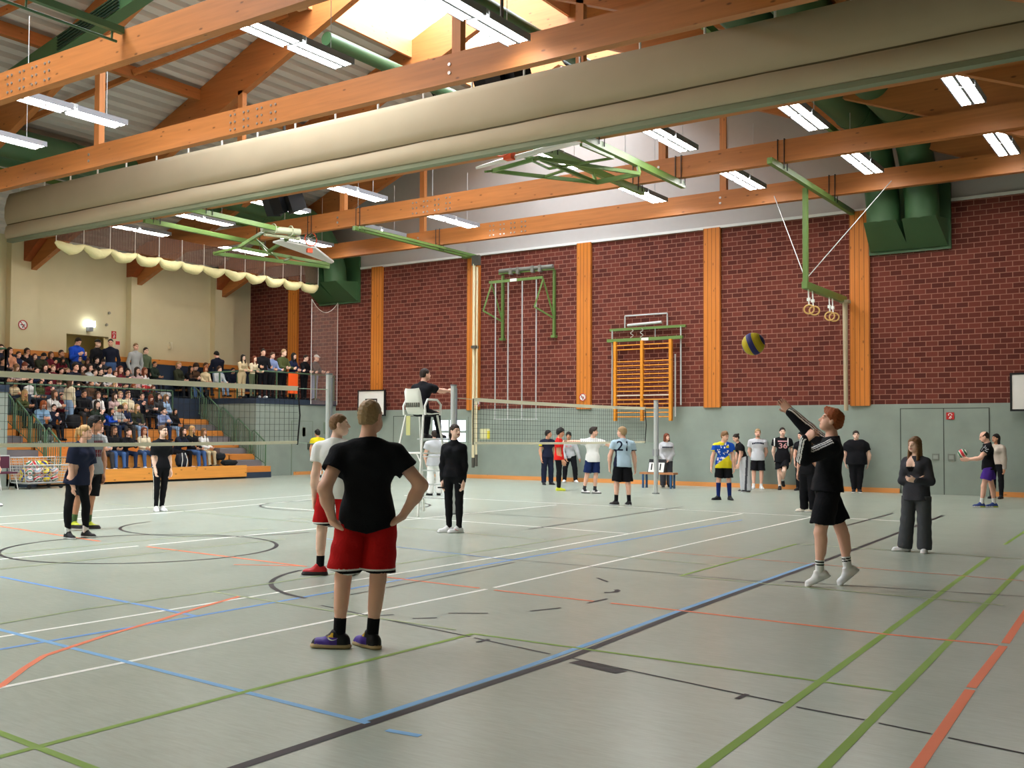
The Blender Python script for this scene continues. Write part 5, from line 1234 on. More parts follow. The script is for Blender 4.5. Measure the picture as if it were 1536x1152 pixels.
VIEW_R = nrm([RV[0], RV[1], 0]); VIEW_A = np.array([-VIEW_R[1], VIEW_R[0], 0])
def place(name_root, x, y, label, cat='person', group=None, z=0.0):
    """local picture axes at a spot: x right as seen from the camera, y away"""
    r = thing(name_root, label, cat, (x, y, z), group)
    a = nrm([x, y, 0]); right = np.array([a[1], -a[0], 0]); r.rotation_euler = (0, 0, math.atan2(right[1], right[0])); return r
def decal_text(txt, target, V, F, parent, origin, right, up, size, m, name='lettering', off=.004, stretch=1.0):
    """flat lettering laid onto a garment along -normal"""
    cu = bpy.data.curves.new(name, 'FONT'); cu.body = txt; cu.align_x = 'CENTER'; cu.align_y = 'CENTER'; cu.size = size; cu.offset = size * .012
    o = bpy.data.objects.new(name, cu); COL.objects.link(o); dg = bpy.context.evaluated_depsgraph_get(); me = bpy.data.meshes.new_from_object(o.evaluated_get(dg)); bpy.data.objects.remove(o)
    return decal_mesh(me, V, F, parent, origin, right, up, m, name, off, stretch)
def decal_mesh(me, V, F, parent, origin, right, up, m, name, off=.004, stretch=1.0):
    right, up = nrm(right), nrm(up); n = np.cross(right, up)
    bm = __import__('bmesh').new(); bm.from_mesh(me)
    for _ in range(2): __import__('bmesh').ops.subdivide_edges(bm, edges=[e for e in bm.edges if e.calc_length() > .03], cuts=1, use_grid_fill=False)
    tree = BVHTree.FromPolygons([tuple(v) for v in V], [tuple(f) for f in F.tolist()])
    for v in bm.verts:
        p = np.array(origin) + right * v.co.x * stretch + up * v.co.y; hit = tree.ray_cast(Vector(p + n * .5), Vector(-n))
        v.co = Vector(hit[0]) + Vector(n) * off if hit[0] is not None else Vector(p)
    me2 = bpy.data.meshes.new(name); bm.to_mesh(me2); bm.free(); me2.materials.append(m); return link(name, me2, parent)
def swoosh(V, F, parent, origin, right, up, L, m, name='swoosh'):
    t = np.linspace(0, 1, 12); lo_ = [(L * (x - .5), L * (.10 * (1 - x) ** 2 * 4 - .22 * math.sin(math.pi * min(1, .2 + x * .8)) + .28 * x)) for x in t]; hi_ = [(x, y + L * .15 * math.sin(math.pi * (1 - (i / 11.0)) * .55 + .05) * (1 - i / 11.0)) for i, (x, y) in enumerate(lo_)]
    me = bpy.data.meshes.new(name); vs = [(x, y, 0) for x, y in lo_] + [(x, y, 0) for x, y in hi_]; me.from_pydata(vs, [], [(i, i + 1, 13 + i, 12 + i) for i in range(11)])
    return decal_mesh(me, V, F, parent, origin, right, up, m, name)
# ---------------------------------------------------------------- players and helpers on the court
BLK = cloth('black', (26, 26, 30)); NAV = cloth('navy', (34, 38, 58)); WHT = cloth('white', (238, 238, 236)); GRY = cloth('grey', (128, 132, 134)); RED = cloth('red', (186, 22, 24), .7)
DGR = cloth('charcoal', (66, 66, 72)); LBL = cloth('pale_blue', (176, 200, 216)); BLU = cloth('royal_blue', (30, 82, 186)); YEL_ = cloth('yellow', (222, 206, 40)); LGR = cloth('light_grey', (186, 188, 192)); PUR = cloth('purple', (82, 52, 150)); NVS = cloth('navy_shorts', (30, 44, 88)); CRE = cloth('cream', (226, 218, 196)); GRN = cloth('green', (40, 120, 72)); MAR = cloth('maroon', (96, 36, 44))
SB_ = mat('shoe_black', (28, 28, 32), rough=.6); SW_ = mat('shoe_white', (228, 228, 228), rough=.5); SR_ = mat('shoe_red', (196, 34, 40), rough=.5); SP_ = mat('shoe_purple', (74, 48, 148), rough=.5); ST_ = mat('sole_tan', (190, 168, 128), rough=.6); SG_ = mat('sole_dark', (60, 50, 54), rough=.6); SY_ = mat('shoe_yellow', (206, 214, 60), rough=.5); SBL = mat('shoe_blue', (38, 62, 128), rough=.5)
def Hat(fx, fy, ty, off=0.0):
    """height of someone whose feet and crown were measured in the photograph"""
    p = fl(fx, fy); d = FV[0] * p[0] + FV[1] * p[1]; q = EYE + (FV + (fx - CX) / FOC * RV - (ty - CY) / FOC * UV) * d; return float(q[2]) + off
def human(label, fx, fy, Bk, h, skin='fair', hair=('short', 'brown'), topk=None, bot=None, socks=None, shoes=None, xy=None, group=None, z=0.0):
    x, y = xy if xy is not None else fl(fx, fy)[:2]
    if y > 29.82: x, y = x * 29.82 / y, 29.82
    r = place('person', x, y, label, group=group, z=z); b = Body(**Bk); res = {'root': r, 'b': b}
    body(b, skin, r, h, hair[1])
    if hair[0] != 'bald': add_hair(b, hair[0], HAIRC[hair[1]], r, h)
    if topk: k = dict(topk); ms = k.pop('mats'); res['top'] = top(b, ms, r, h, **k)
    if bot:
        k = dict(bot); kind = k.pop('kind'); ms = k.pop('mats'); k.setdefault('waist', min(.1, (topk or {}).get('hem', -.06) + .07)); res['bot'] = (shorts if kind == 'shorts' else pants)(b, ms, r, h, **k)
    if socks:
        for sd in (-1, 1): sock(b, sd, socks[0], r, h, socks[1], *(socks[2:] if len(socks) > 2 else ()))
    if shoes:
        for sd in (-1, 1): res['shoe', sd] = shoe(b, sd, 'shoe', shoes[0], r, h, *(shoes[1:] if len(shoes) > 1 else ()))
    return res
def hemband(b, length):
    z0 = min((b.hip[s] + (b.kn[s] - b.hip[s]) * length)[2] for s in (-1, 1))
    def f(C): z = C[:, 2] - z0; return np.where(z < .014, 1, np.where(z < .036, 2, np.where(z < .050, 1, 0)))
    return f
# 1 the man in black with his back to the camera
B1 = dict(H=1.86, phi=176, la=((-.36, -.42, -.80), (.24, .30, -.90), (.72, -.06, -.55)), ra=((.64, -.16, -.75), (-.50, .04, -.80), (-.74, -.04, -.55)), ll=((-.15, .04, -1), (-.06, -.02, -1)), rl=((-.06, .03, -1), (-.10, -.02, -1)), hy=-28, fdir=((-.93, .25, 0), (-.55, .8, 0)), hand=(.25, .25), wide=1.04, gap=1.15)
b_ = Body(**B1)
p1 = human('man in black T-shirt and red shorts seen from behind, hands on hips', 533, 972, B1, .0066, 'rosy', ('buzz', 'sand'),
    dict(mats=[BLK], loose=.02, hem=-.12, vhem=.26, seed=.4), dict(kind='shorts', mats=[RED, WHT, BLK], length=.91, flare=.045, loose=.022, colf=hemband(b_, .91)), (BLK, .13),
    ([SB_, ST_, SP_, mat('shoe_gold', (214, 170, 40))], lambda x, y, z: np.where(z < .028, 1, np.where((z < .075) & (y > -.0) & (y < .16), 2, np.where((z > .07) & (z < .1) & (y > .03) & (np.abs(x) > .03), 3, 0))), 1.07))
o, V, F = None, None, None
me_ = p1['shoe', -1].data; V = np.array([v.co[:] for v in me_.vertices]); F = np.array([p.vertices[:] for p in me_.polygons])
g_ = p1['b'].an[-1]; swoosh(V, F, p1['root'], g_ + np.array([-.05, -.05, -.03]), (.95, -.22, 0), (0, 0, 1), .1, WHT)
# 2 his partner in white
B2 = dict(H=1.83, phi=160, la=((-.16, -.05, -1), (-.02, .12, -1)), ra=((.14, .05, -1), (.05, .15, -1)), ll=((-.12, 0, -1), (-.04, -.03, -1)), rl=((.10, 0, -1), (.05, -.05, -1)), hy=-72, fdir=((-.93, .2, 0), (.3, .9, 0)), gap=1.1)
b_ = Body(**B2)
human('man in white T-shirt and red shorts standing beyond the man in black', 502, 863, B2, .0078, 'fair', ('buzz', 'lightbrown'),
    dict(mats=[WHT], loose=.022, hem=-.10, seed=1.1), dict(kind='shorts', mats=[RED, WHT, BLK], length=.9, flare=.04, loose=.02, colf=hemband(b_, .9)), (BLK, .13), ([SR_, SG_], lambda x, y, z: (z < .04).astype(int), 1.05))
# 3 blonde player
human('blonde woman with ponytail in navy T-shirt and black leggings', 115, 807, dict(H=1.73, phi=48, fem=True, lean=(.13, -.04, 1), ra=((-.16, .04, -1), (.06, -.06, -1)), la=((.14, .06, -1), (-.08, -.06, -1)), rl=((-.14, -.12, -1), (.0, .14, -1)), ll=((.16, -.10, -1), (.0, .12, -1)), hy=22, fdir=((.75, -.6, 0), (.5, -.85, 0))), .0085, 'rosy', ('pony', 'blond'),
    dict(mats=[NAV], sleeve='half', loose=.032, hem=-.1, flare=.008, seed=2), dict(kind='pants', mats=[BLK], loose=.004, end=.80), (WHT, .17), ([SB_, SW_],))
# 4 man in grey
B4 = human('dark-haired man in grey shirt with maroon print behind the blonde woman', 121, 794, dict(H=1.88, phi=55, ra=((-.1, .1, -1), (.1, -.2, -1)), la=((.2, -.1, -1), (-.02, -.2, -1)), rl=((-.36, 0, -1), (-.16, .05, -1)), ll=((-.14, 0, -1), (-.10, .05, -1)), hy=25, fdir=((.9, -.3, 0), (.7, -.6, 0))), .0088, 'olive', ('quiff', 'black'),
    dict(mats=[GRY], sleeve='none', loose=.02, hem=-.08, seed=3), dict(kind='shorts', mats=[BLK], length=.95, flare=.03), (cloth('olive', (86, 110, 70)), .14), ([SB_, SG_, SY_], lambda x, y, z: np.where(z < .03, 1, np.where((z > .06) & (y > 0), 2, 0))))
_, V, F = B4['top']; q = B4['b']
for dz, n, s in ((.06, 6, .03), (-.10, 3, .045), (-.16, 3, .045)):
    me = bpy.data.meshes.new('print'); vs = []; fs = []
    for i in range(n): x0 = (i - n / 2) * s * 1.35; k = len(vs); vs += [(x0, -s * .6, 0), (x0 + s, -s * .6, 0), (x0 + s, s * .6, 0), (x0, s * .6, 0)]; fs.append((k, k+1, k+2, k+3))
    me.from_pydata(vs, [], fs); decal_mesh(me, V, F, B4['root'], q.chest + q.Fc * .1 + q.ch * dz, -q.Rc, q.ch, MAR, 'chest_print')
# 5 woman in black by the bleachers
b5 = dict(H=1.76, phi=28, fem=True, ra=((-.08, 0, -1), (.18, -.3, -1)), la=((.07, 0, -1), (.10, -.12, -1)), rl=((.0, -.02, -1), (-.03, .08, -1)), ll=((-.08, 0, -1), (-.09, .06, -1)), hy=12, fdir=((.5, -.85, 0), (.2, -1, 0)))
q = Body(**b5)
def stripe(C):
    mi = np.zeros(len(C), int)
    for sd in (1,):
        for a, e in ((q.hip[sd], q.kn[sd]), (q.kn[sd], q.an[sd])):
            t = nrm(e - a); rad = C - a; s = rad @ t; rad = rad - s[:, None] * t; o = nrm(q.Rt * sd - (q.Rt * sd @ t) * t); w = np.cross(t, o); mi[(s > -.02) & (s < .45) & (rad @ o > .02) & (np.abs(rad @ w) < .008) & (np.linalg.norm(rad, axis=1) < .14)] = 1
    return mi
human('woman in black T-shirt and black leggings with white side stripe before the bleachers', 238, 767, b5, .0095, 'fair', ('bun', 'brown'), dict(mats=[BLK], sleeve='half', loose=.014, hem=-.06, seed=4), dict(kind='pants', mats=[BLK, WHT], loose=.005, colf=stripe), (WHT, .1), ([SW_, SW_],))
# 6 woman in black long sleeves
B6 = human('woman in black turtleneck and leggings with white shoes beside the referee chair', 681, 799, dict(H=1.77, phi=-18, fem=True, ra=((-.13, .06, -1), (.0, -.08, -1)), la=((.10, .05, -1), (-.07, -.10, -1)), rl=((.03, 0, -1), (.02, .03, -1)), ll=((-.01, 0, -1), (.0, .05, -1)), hy=52, fdir=((-.93, -.25, 0), (-.95, -.1, 0))), .0085, 'fair', ('pony', 'dark'),
    dict(mats=[BLK], sleeve='long', loose=.008, hem=-.04, neck=.06, seed=5), dict(kind='pants', mats=[BLK], loose=.004), (MAR, .1), ([SW_, SW_],))
_, V, F = B6['bot']; q = B6['b']; swoosh(V, F, B6['root'], q.hip[-1] + np.array([.02, -.08, -.12]), (1, 0, .1), (0, 0, 1), .06, WHT)
me_ = B6['shoe', -1].data; V = np.array([v.co[:] for v in me_.vertices]); F = np.array([p.vertices[:] for p in me_.polygons]); swoosh(V, F, B6['root'], q.an[-1] + np.array([-.02, -.05, -.045]), (1, -.2, 0), (0, 0, 1), .09, cloth('pink_red', (214, 70, 74)))
ph = B6['root']; pw = np.array(ph.matrix_basis @ Vector(tuple(q.wr[1] + q.hd[1] * .1 + np.array([.01, -.03, -.01]))))
m = MB(); m.obox((0, 0, 0), ((1, .3, 0), (-.3, 1, 0), (0, 0, 1)), (.07, .035, .01)); o = m.build('smartphone', BLACK); o.location = ph.location + Vector(Matrix.Rotation(ph.rotation_euler[2], 3, 'Z') @ Vector(tuple(q.wr[1] + q.hd[1] * .10 + np.array([.0, -.02, 0])))); tag(o, 'black phone in the hand of the woman in the turtleneck', 'phone')
# 7 referee
human('referee in black seated on the high white chair, arm stretched over the net post', 0, 0, dict(H=1.80, phi=141, lean=(.12, .16, 1), ra=((.70, .66, -.18), (.62, .75, .04), (.75, .6, .1)), la=((-.1, .3, -1), (.3, .7, -.5)), rl=((.62, .76, -.12), (.12, .1, -1)), ll=((.55, .82, -.12), (-.1, .12, -1)), hy=-25, seat=1.96, hand=(.3, .15), fdir=((.6, .8, 0), (.7, .7, 0))), .0095, 'rosy', ('crop', 'dark'),
    dict(mats=[BLK], loose=.02, hem=-.03, seed=6), dict(kind='pants', mats=[BLK], loose=.012), (NAV, .2), ([SB_, SB_],), xy=(RX, RY - .05))
# 8 person in white behind the chair
human('person in pale tracksuit half hidden behind the referee chair ladder', 652, 743, dict(H=1.70, phi=200, ra=((.3, .1, -1), (.2, .3, -.6)), la=((-.3, .1, -1), (.1, .3, -.6)), rl=((.08, 0, -1), (0, 0, -1)), ll=((-.06, 0, -1), (0, 0, -1))), .011, 'rosy', ('short', 'dark'), dict(mats=[LGR], sleeve='short', loose=.035, hem=-.14, flare=.02), dict(kind='pants', mats=[WHT], loose=.03, flare=.02), (BLK, .1), ([SB_, SB_],))
# 9 green and yellow
human('person in yellow and green shirt standing far behind the man in white', 476, 716, dict(H=Hat(476, 716, 644), phi=200, hy=20, la=((-.25, 0, -1), (0, .2, -1))), .012, 'tan', ('curly', 'black'), dict(mats=[GRN, YEL_], loose=.03, hem=-.1, colf=lambda C: (C[:, 2] > C[:, 2].max() - .22).astype(int)), dict(kind='shorts', mats=[GRN], length=.9), (WHT, .38), ([SB_, SB_],))
# 10 cut by the left edge
human('player cut off by the left frame edge, only a leg with white shoe showing', -15, 760, dict(H=1.80, phi=70, lean=(.1, 0, 1), la=((.15, -.1, -1), (.1, -.2, -1)), ll=((.12, 0, -1), (.04, .05, -1)), fdir=((.9, -.4, 0), (.8, -.5, 0))), .0095, 'rosy', ('short', 'brown'), dict(mats=[WHT], loose=.02), dict(kind='shorts', mats=[BLK], length=.9), (BLK, .1), ([SW_, SG_],))
# far court, left to right
h2 = .0115
human('man in navy polo with yellow sleeve trim behind the far net', 821, 727, dict(H=Hat(821, 727, 644), phi=25, ra=((-.22, 0, -1), (.15, -.2, -1)), la=((.2, .1, -1), (-.1, -.1, -1)), rl=((-.06, 0, -1), (-.02, 0, -1)), ll=((.08, 0, -1), (.0, .05, -1)), hy=50), h2, 'tan', ('short', 'black'),
    dict(mats=[NAV, YEL_], loose=.02, hem=-.06, colf=lambda C: ((np.abs(C[:, 0]) > .17) & (C[:, 2] > 1.22) & (C[:, 2] < 1.27) & (C[:, 0] < 0)).astype(int)), dict(kind='pants', mats=[NAV], loose=.025, flare=.01), None, ([SB_, SB_],))
human('man in bright red T-shirt and black trousers with yellow shoes', 838, 736, dict(H=Hat(838, 736, 641), phi=80, la=((.12, -.1, -1), (.25, -.1, -1)), ra=((.1, .1, -1), (.4, .2, -1)), rl=((.05, .04, -1), (-.02, 0, -1)), ll=((-.04, 0, -1), (-.03, 0, -1)), hp=-8, fdir=((.9, -.4, 0), (1, 0, 0))), h2, 'tan', ('curly', 'black'), dict(mats=[cloth('bright_red', (222, 40, 36))], loose=.02, hem=-.07), dict(kind='pants', mats=[BLK], loose=.012), None, ([SY_, SY_],))
B13 = human('smiling man in grey sweater with yellow collar leaning forward by the net', 855, 722, dict(H=Hat(855, 722, 647), phi=-15, lean=(-.1, -.18, 1), ra=((-.1, -.3, -1), (.35, -.3, -.8)), la=((.4, 0, -1), (.3, -.05, -1)), rl=((-.22, -.1, -1), (-.05, .08, -1)), ll=((.18, -.1, -1), (.06, .08, -1)), hy=10, fdir=((.4, -.9, 0), (-.2, -1, 0))), h2, 'tan', ('curly', 'black'), dict(mats=[LGR, YEL_], sleeve='long', loose=.02, hem=-.06, colf=lambda C: (C[:, 2] > C[:, 2].max() - .10).astype(int)), dict(kind='pants', mats=[BLK], loose=.03), None, ([SW_, SW_],))
_, V, F = B13['top']; q = B13['b']; me = bpy.data.meshes.new('print'); me.from_pydata([(-.1, -.03, 0), (.1, -.03, 0), (.1, .03, 0), (-.1, .03, 0)], [], [(0, 1, 2, 3)]); decal_mesh(me, V, F, B13['root'], q.chest + q.Fc * .1, -q.Rc, q.ch, cloth('pale_pink', (214, 150, 150)), 'chest_print')
human('man in white polo and navy shorts with both arms spread', 884, 740, dict(H=Hat(884, 740, 639), phi=15, ra=((-.95, .0, -.02), (-.75, -.5, .02), (-.8, -.5, 0)), la=((.7, .3, -.25), (.72, -.2, -.42), (.8, -.4, -.3)), rl=((-.14, -.06, -1), (-.2, .14, -1)), ll=((.0, -.06, -1), (-.08, .14, -1)), hy=68, fdir=((.85, -.4, 0), (.8, -.5, 0)), hand=(1.1, 1.2)), h2, 'rosy', ('tuft', 'dark'), dict(mats=[WHT], loose=.02, hem=-.1), dict(kind='shorts', mats=[NVS], length=.88, flare=.03), (DGR, .12), ([SW_, SB_, SB_], lambda x, y, z: np.where(z < .02, 1, np.where((y > .02) & (y < .1) & (z > .05), 2, 0))))
B15 = human('player in pale blue shirt numbered 21 and black shorts, seen from behind', 934, 758, dict(H=Hat(934, 758, 638), phi=190, lean=(.02, .12, 1), la=((-.36, -.05, -1), (-.02, .25, -1)), ra=((.22, .1, -1), (.08, .3, -1)), ll=((-.1, .04, -1), (-.02, -.04, -1)), rl=((.08, .04, -1), (.06, -.04, -1)), hy=52, fdir=((-.75, .6, 0), (-.4, .9, 0)), wide=1.05), .0105, 'rosy', ('short', 'sand'), dict(mats=[LBL, NAV], loose=.022, hem=-.09, colf=lambda C: ((C[:, 0] < -.13) & (C[:, 1] < .07) & (C[:, 2] < 1.25) & (C[:, 2] > .8) | (np.abs(C[:, 0]) > .2) & (C[:, 2] < 1.245)).astype(int)), dict(kind='shorts', mats=[BLK], length=.92, flare=.035), (BLK, .16), ([SB_, SW_],))
_, V, F = B15['top']; q = B15['b']; decal_text('21', V, V, F, B15['root'], q.chest - q.Fc * .1 - q.ch * .0 - q.Rc * .01, q.Rc, q.ch, .31, NAV)
B16 = human('woman in grey sweatshirt standing behind the scoreboard bench', 1000, 728, dict(H=Hat(1000, 728, 649), phi=18, fem=True, ra=((-.14, -.1, -1), (.5, -.5, -.75)), la=((.14, -.1, -1), (-.45, -.5, -.75)), hy=22), h2, 'rosy', ('bob', 'auburn'), dict(mats=[LGR], sleeve='long', loose=.035, hem=-.08), dict(kind='pants', mats=[DGR], loose=.03, flare=.02), None, ([SB_, SB_],), xy=(-13.55, 29.05))
_, V, F = B16['top']; q = B16['b']; me = bpy.data.meshes.new('print'); vs = []; fs = []
for i in range(8): x0 = -.16 + i * .041; vs += [(x0, -.022, 0), (x0 + .033, -.022, 0), (x0 + .033, .022, 0), (x0, .022, 0)]; fs.append(tuple(range(4 * i, 4 * i + 4)))
me.from_pydata(vs, [], fs); decal_mesh(me, V, F, B16['root'], q.chest + q.Fc * .12, -q.Rc, q.ch, NAV, 'chest_print')
rs = random.Random(4); spots = [(rs.uniform(-.16, .12), rs.uniform(.9, 1.42), rs.uniform(.006, .02)) for _ in range(46)]
def bluey(C):
    x, z = C[:, 0], C[:, 2]; mi = np.zeros(len(C), int)
    for a, c, r_ in spots: mi[(np.abs(x - a) < r_) & (np.abs(z - c) < r_ * 1.3)] = 2
    mi[(z > 1.36 + .35 * x + .03 * np.sin(x * 40)) & (x < .02) & (z > 1.34)] = 1; mi[(x * .8 + (1.06 - z) > .05)] = 1; mi[(np.abs(x) > .22) & (z < 1.22) & (z > 1.1)] = 1
    mi[(np.abs(x - .085) < .03) & (np.abs(z - 1.30) < .03)] = 1; return mi
human('boy in blue and yellow speckled jersey with long blue socks', 1086, 750, dict(H=Hat(1086, 750, 645), phi=8, ra=((-.3, -.05, -1), (-.12, -.15, -1)), la=((.2, -.05, -1), (.05, -.15, -1)), rl=((-.08, 0, -1), (-.02, 0, -1)), ll=((.1, 0, -1), (.05, .02, -1)), hy=38, hp=-14, fdir=((.35, -.9, 0), (-.85, -.5, 0))), .0105, 'rosy', ('tuft', 'lightbrown'), dict(mats=[BLU, YEL_, WHT], loose=.024, hem=-.12, flare=.01, colf=bluey), dict(kind='shorts', mats=[BLK], length=.85, flare=.03), (cloth('sock_blue', (28, 46, 110)), .36), ([SB_, SB_],))
b18 = dict(H=1.70, phi=-72, fem=True, lean=(-.30, -.05, 1), chest=(-.36, -.05, 1), la=((-.05, -.1, -1), (-.22, -.1, -1)), ra=((-.1, .1, -1), (-.2, .1, -1)), rl=((.02, .05, -1), (.05, 0, -1)), ll=((.10, -.05, -1), (.06, 0, -1)), hp=-22, hy=12, fdir=((-.95, -.3, 0), (-1, 0, 0))); q18 = Body(**b18)
human('woman in black crop top and pale wide trousers with dark side stripe, bending', 1119, 738, b18, .0105, 'rosy', ('bun', 'dark'), dict(mats=[BLK], loose=.012, hem=.07), dict(kind='pants', mats=[LGR, DGR], loose=.035, flare=.04, colf=lambda C: ((np.abs(C[:, 0] - .01 - .05 * (C[:, 2] - .5)) < .032) & (C[:, 1] < -.06)).astype(int)), None, ([SB_, SW_],))
B19 = human('bearded man in white printed T-shirt leaning on the wall, hands behind', 1136, 733, dict(H=Hat(1136, 733, 642), phi=5, ra=((-.2, .3, -1), (.3, .3, -.8)), la=((.22, .3, -1), (-.3, .3, -.8)), rl=((-.05, -.1, -1), (-.02, .05, -1)), ll=((.03, -.1, -1), (-.03, .05, -1))), h2, 'rosy', ('short', 'sand'), dict(mats=[cloth('ash_white', (204, 206, 212))], loose=.025, hem=-.1), dict(kind='shorts', mats=[BLK], length=.9, flare=.03), (WHT, .08), ([SW_, SW_],))
add_beard(B19['b'], HAIRC['sand'], B19['root'], .01)
_, V, F = B19['top']; q = B19['b']; me = bpy.data.meshes.new('print'); vs = []; fs = []
for i in range(8): x0 = -.17 + i * .043; y0 = -.02 * (1 - ((i - 3.5) / 3.5) ** 2); vs += [(x0, -.03 - y0, 0), (x0 + .035, -.03 - y0, 0), (x0 + .035, .022 - y0, 0), (x0, .022 - y0, 0)]; fs.append(tuple(range(4 * i, 4 * i + 4)))
me.from_pydata(vs, [], fs); decal_mesh(me, V, F, B19['root'], q.chest + q.Fc * .1 + q.ch * .03, -q.Rc, q.ch, NAV, 'chest_print')
B20 = human('player in black jersey numbered 36 resting one foot against the wall', 1172, 733, dict(H=Hat(1172, 733, 640), phi=8, ra=((-.2, .2, -1), (.15, .3, -.9)), la=((.25, .2, -1), (-.1, .3, -.9)), rl=((.02, -.08, -1), (.03, .06, -1)), ll=((-.1, -.5, -.85), (-.1, .75, -.7)), hy=0, heel=(.8, 0)), h2, 'fair', ('crop', 'dark'), dict(mats=[BLK, WHT], loose=.03, hem=-.16, flare=.015, colf=lambda C: ((np.abs(np.abs(C[:, 0]) - .19) < .018) & (C[:, 2] > 1.28)).astype(int)), dict(kind='shorts', mats=[BLK], length=.8, flare=.035), (WHT, .07), ([SB_, SB_],))
_, V, F = B20['top']; q = B20['b']; decal_text('36', V, V, F, B20['root'], q.chest + q.Fc * .1 - q.ch * .07, -q.Rc, q.ch, .21, cloth('number_pink', (236, 178, 182)), stretch=1.25)
me = bpy.data.meshes.new('print'); vs = []; fs = []
for i in range(7): x0 = -.14 + i * .041; vs += [(x0, -.02, 0), (x0 + .032, -.02, 0), (x0 + .032, .02, 0), (x0, .02, 0)]; fs.append(tuple(range(4 * i, 4 * i + 4)))
me.from_pydata(vs, [], fs); decal_mesh(me, V, F, B20['root'], q.chest + q.Fc * .1 + q.ch * .07, -q.Rc, q.ch, cloth('number_pink', (236, 178, 182)), 'chest_print')
human('woman in black with tied hair leaning on the wall, left of the server', 1203, 735, dict(H=Hat(1203, 735, 646), phi=-20, fem=True, ra=((-.2, -.05, -1), (.0, -.1, -1)), hy=-25, hp=-6), h2, 'rosy', ('bun', 'black'), dict(mats=[BLK], loose=.02, hem=-.08), dict(kind='pants', mats=[BLK], loose=.02), None, ([SB_, SB_],))
human('person in black with loose brown hair and cream shoes, half hidden by the server', 1213, 768, dict(H=1.66, phi=150, fem=True, la=((-.25, .0, -1), (-.1, .1, -1)), ra=((.1, .1, -1), (0, .1, -1)), hy=-30, fdir=((-.95, 0, 0), (-.9, .2, 0))), .0105, 'rosy', ('long', 'brown'), dict(mats=[BLK], sleeve='short', loose=.03, hem=-.1), dict(kind='pants', mats=[BLK], loose=.035, flare=.01), None, ([mat('shoe_cream', (226, 216, 200), rough=.6), SW_],))
# 23 the server
b23 = dict(H=1.83, phi=-82, twist=-6, lean=(.05, .02, 1), chest=(.10, .02, 1), ra=((-.76, .1, .64), (-.70, -.03, .72), (-.62, -.05, .78)), la=((-.88, -.22, -.40), (.08, -.62, .78), (.6, -.25, .5)), ll=((-.20, -.06, -1), (-.02, .04, -1)), rl=((.38, .06, -1), (.16, .02, -1)), hy=4, hp=16, heel=(.5, .75), fdir=((-.98, -.15, 0), (-.9, -.3, 0)), hand=(.55, .2), wide=1.15); q = Body(**b23)
def stripes3(C):
    mi = np.zeros(len(C), int)
    for sd, o in ((-1, nrm([-.15, -.75, .65])), (1, nrm([.5, -.6, .6]))):
        for a, e in ((q.sh[sd], q.el[sd]), (q.el[sd], q.wr[sd])):
            t = nrm(e - a); L = np.linalg.norm(e - a); rad = C - a; s = rad @ t; rad = rad - s[:, None] * t; oo = nrm(o - (o @ t) * t); w = np.cross(t, oo); u = rad @ w; m_ = (s > -.02) & (s < L + .03) & (rad @ oo > .0) & (np.linalg.norm(rad, axis=1) < .11) & (np.abs(u) < .034) & (np.mod(u + .034, .0255) < .0145); mi[m_] = 1
    return mi
B23 = human('red-haired server in black jacket with white sleeve stripes, arm raised after the hit', 1251, 879, b23, .0072, 'rosy', ('tuft', 'red'), dict(mats=[BLK, WHT], sleeve='long', loose=.026, hem=-.02, colf=stripes3, seed=2.2), dict(kind='shorts', mats=[BLK], length=.80, flare=.03, loose=.02), (WHT, .13, lambda s: ((s > .075) & (s < .088) | (s > .1) & (s < .113)).astype(int), 'sock', [WHT, BLK]), ([SW_, SW_],))
human('heavyset person in black T-shirt and black trousers leaning on the grey wall', 1285, 737, dict(H=Hat(1285, 737, 645), phi=4, ra=((-.3, .15, -1), (.15, .2, -.9)), la=((.32, .15, -1), (-.1, .2, -.9)), rl=((.02, 0, -1), (.03, 0, -1)), ll=((-.02, 0, -1), (-.02, 0, -1)), wide=1.75, shrug=-.035, hr=6), h2, 'fair', ('short', 'dark'), dict(mats=[BLK], loose=.03, hem=-.14, flare=.0, neck=.035), dict(kind='pants', mats=[BLK], loose=.02), None, ([SB_, SW_],))
def cardi(C):
    x = C[:, 0] + .045; z = C[:, 2]; f = C[:, 1] < -.02; top_ = z.max(); d = top_ - z
    v = f & (d > .02) & (d < .24) & (np.abs(x) < .02 + .035 * np.sin(np.clip((d - .05) / .19, 0, 1) * 3.14))
    return np.where(v & (d > .17), 2, np.where(v, 1, 0))
human('young woman in charcoal cardigan and wide trousers with folded arms', 1372, 828, dict(H=1.60, phi=-22, fem=True, ra=((-.18, -.20, -.96), (.88, -.46, .10), (.8, .2, .1)), la=((.20, -.16, -.96), (-.86, -.56, .06), (-.85, -.1, .1)), rl=((-.07, 0, -1), (-.10, .03, -1)), ll=((.02, 0, -1), (.0, .03, -1)), hy=-14, hp=-4, fdir=((-.1, -1, 0), (-.95, -.2, 0)), gap=1.1), .0082, 'fair', ('long', 'lightbrown'), dict(mats=[DGR, SKIN['fair'], BLK], sleeve='long', loose=.014, hem=-.15, flare=.012, seed=7, colf=cardi), dict(kind='pants', mats=[cloth('slate', (78, 80, 84))], loose=.022, flare=.04), None, ([SW_, SW_],))
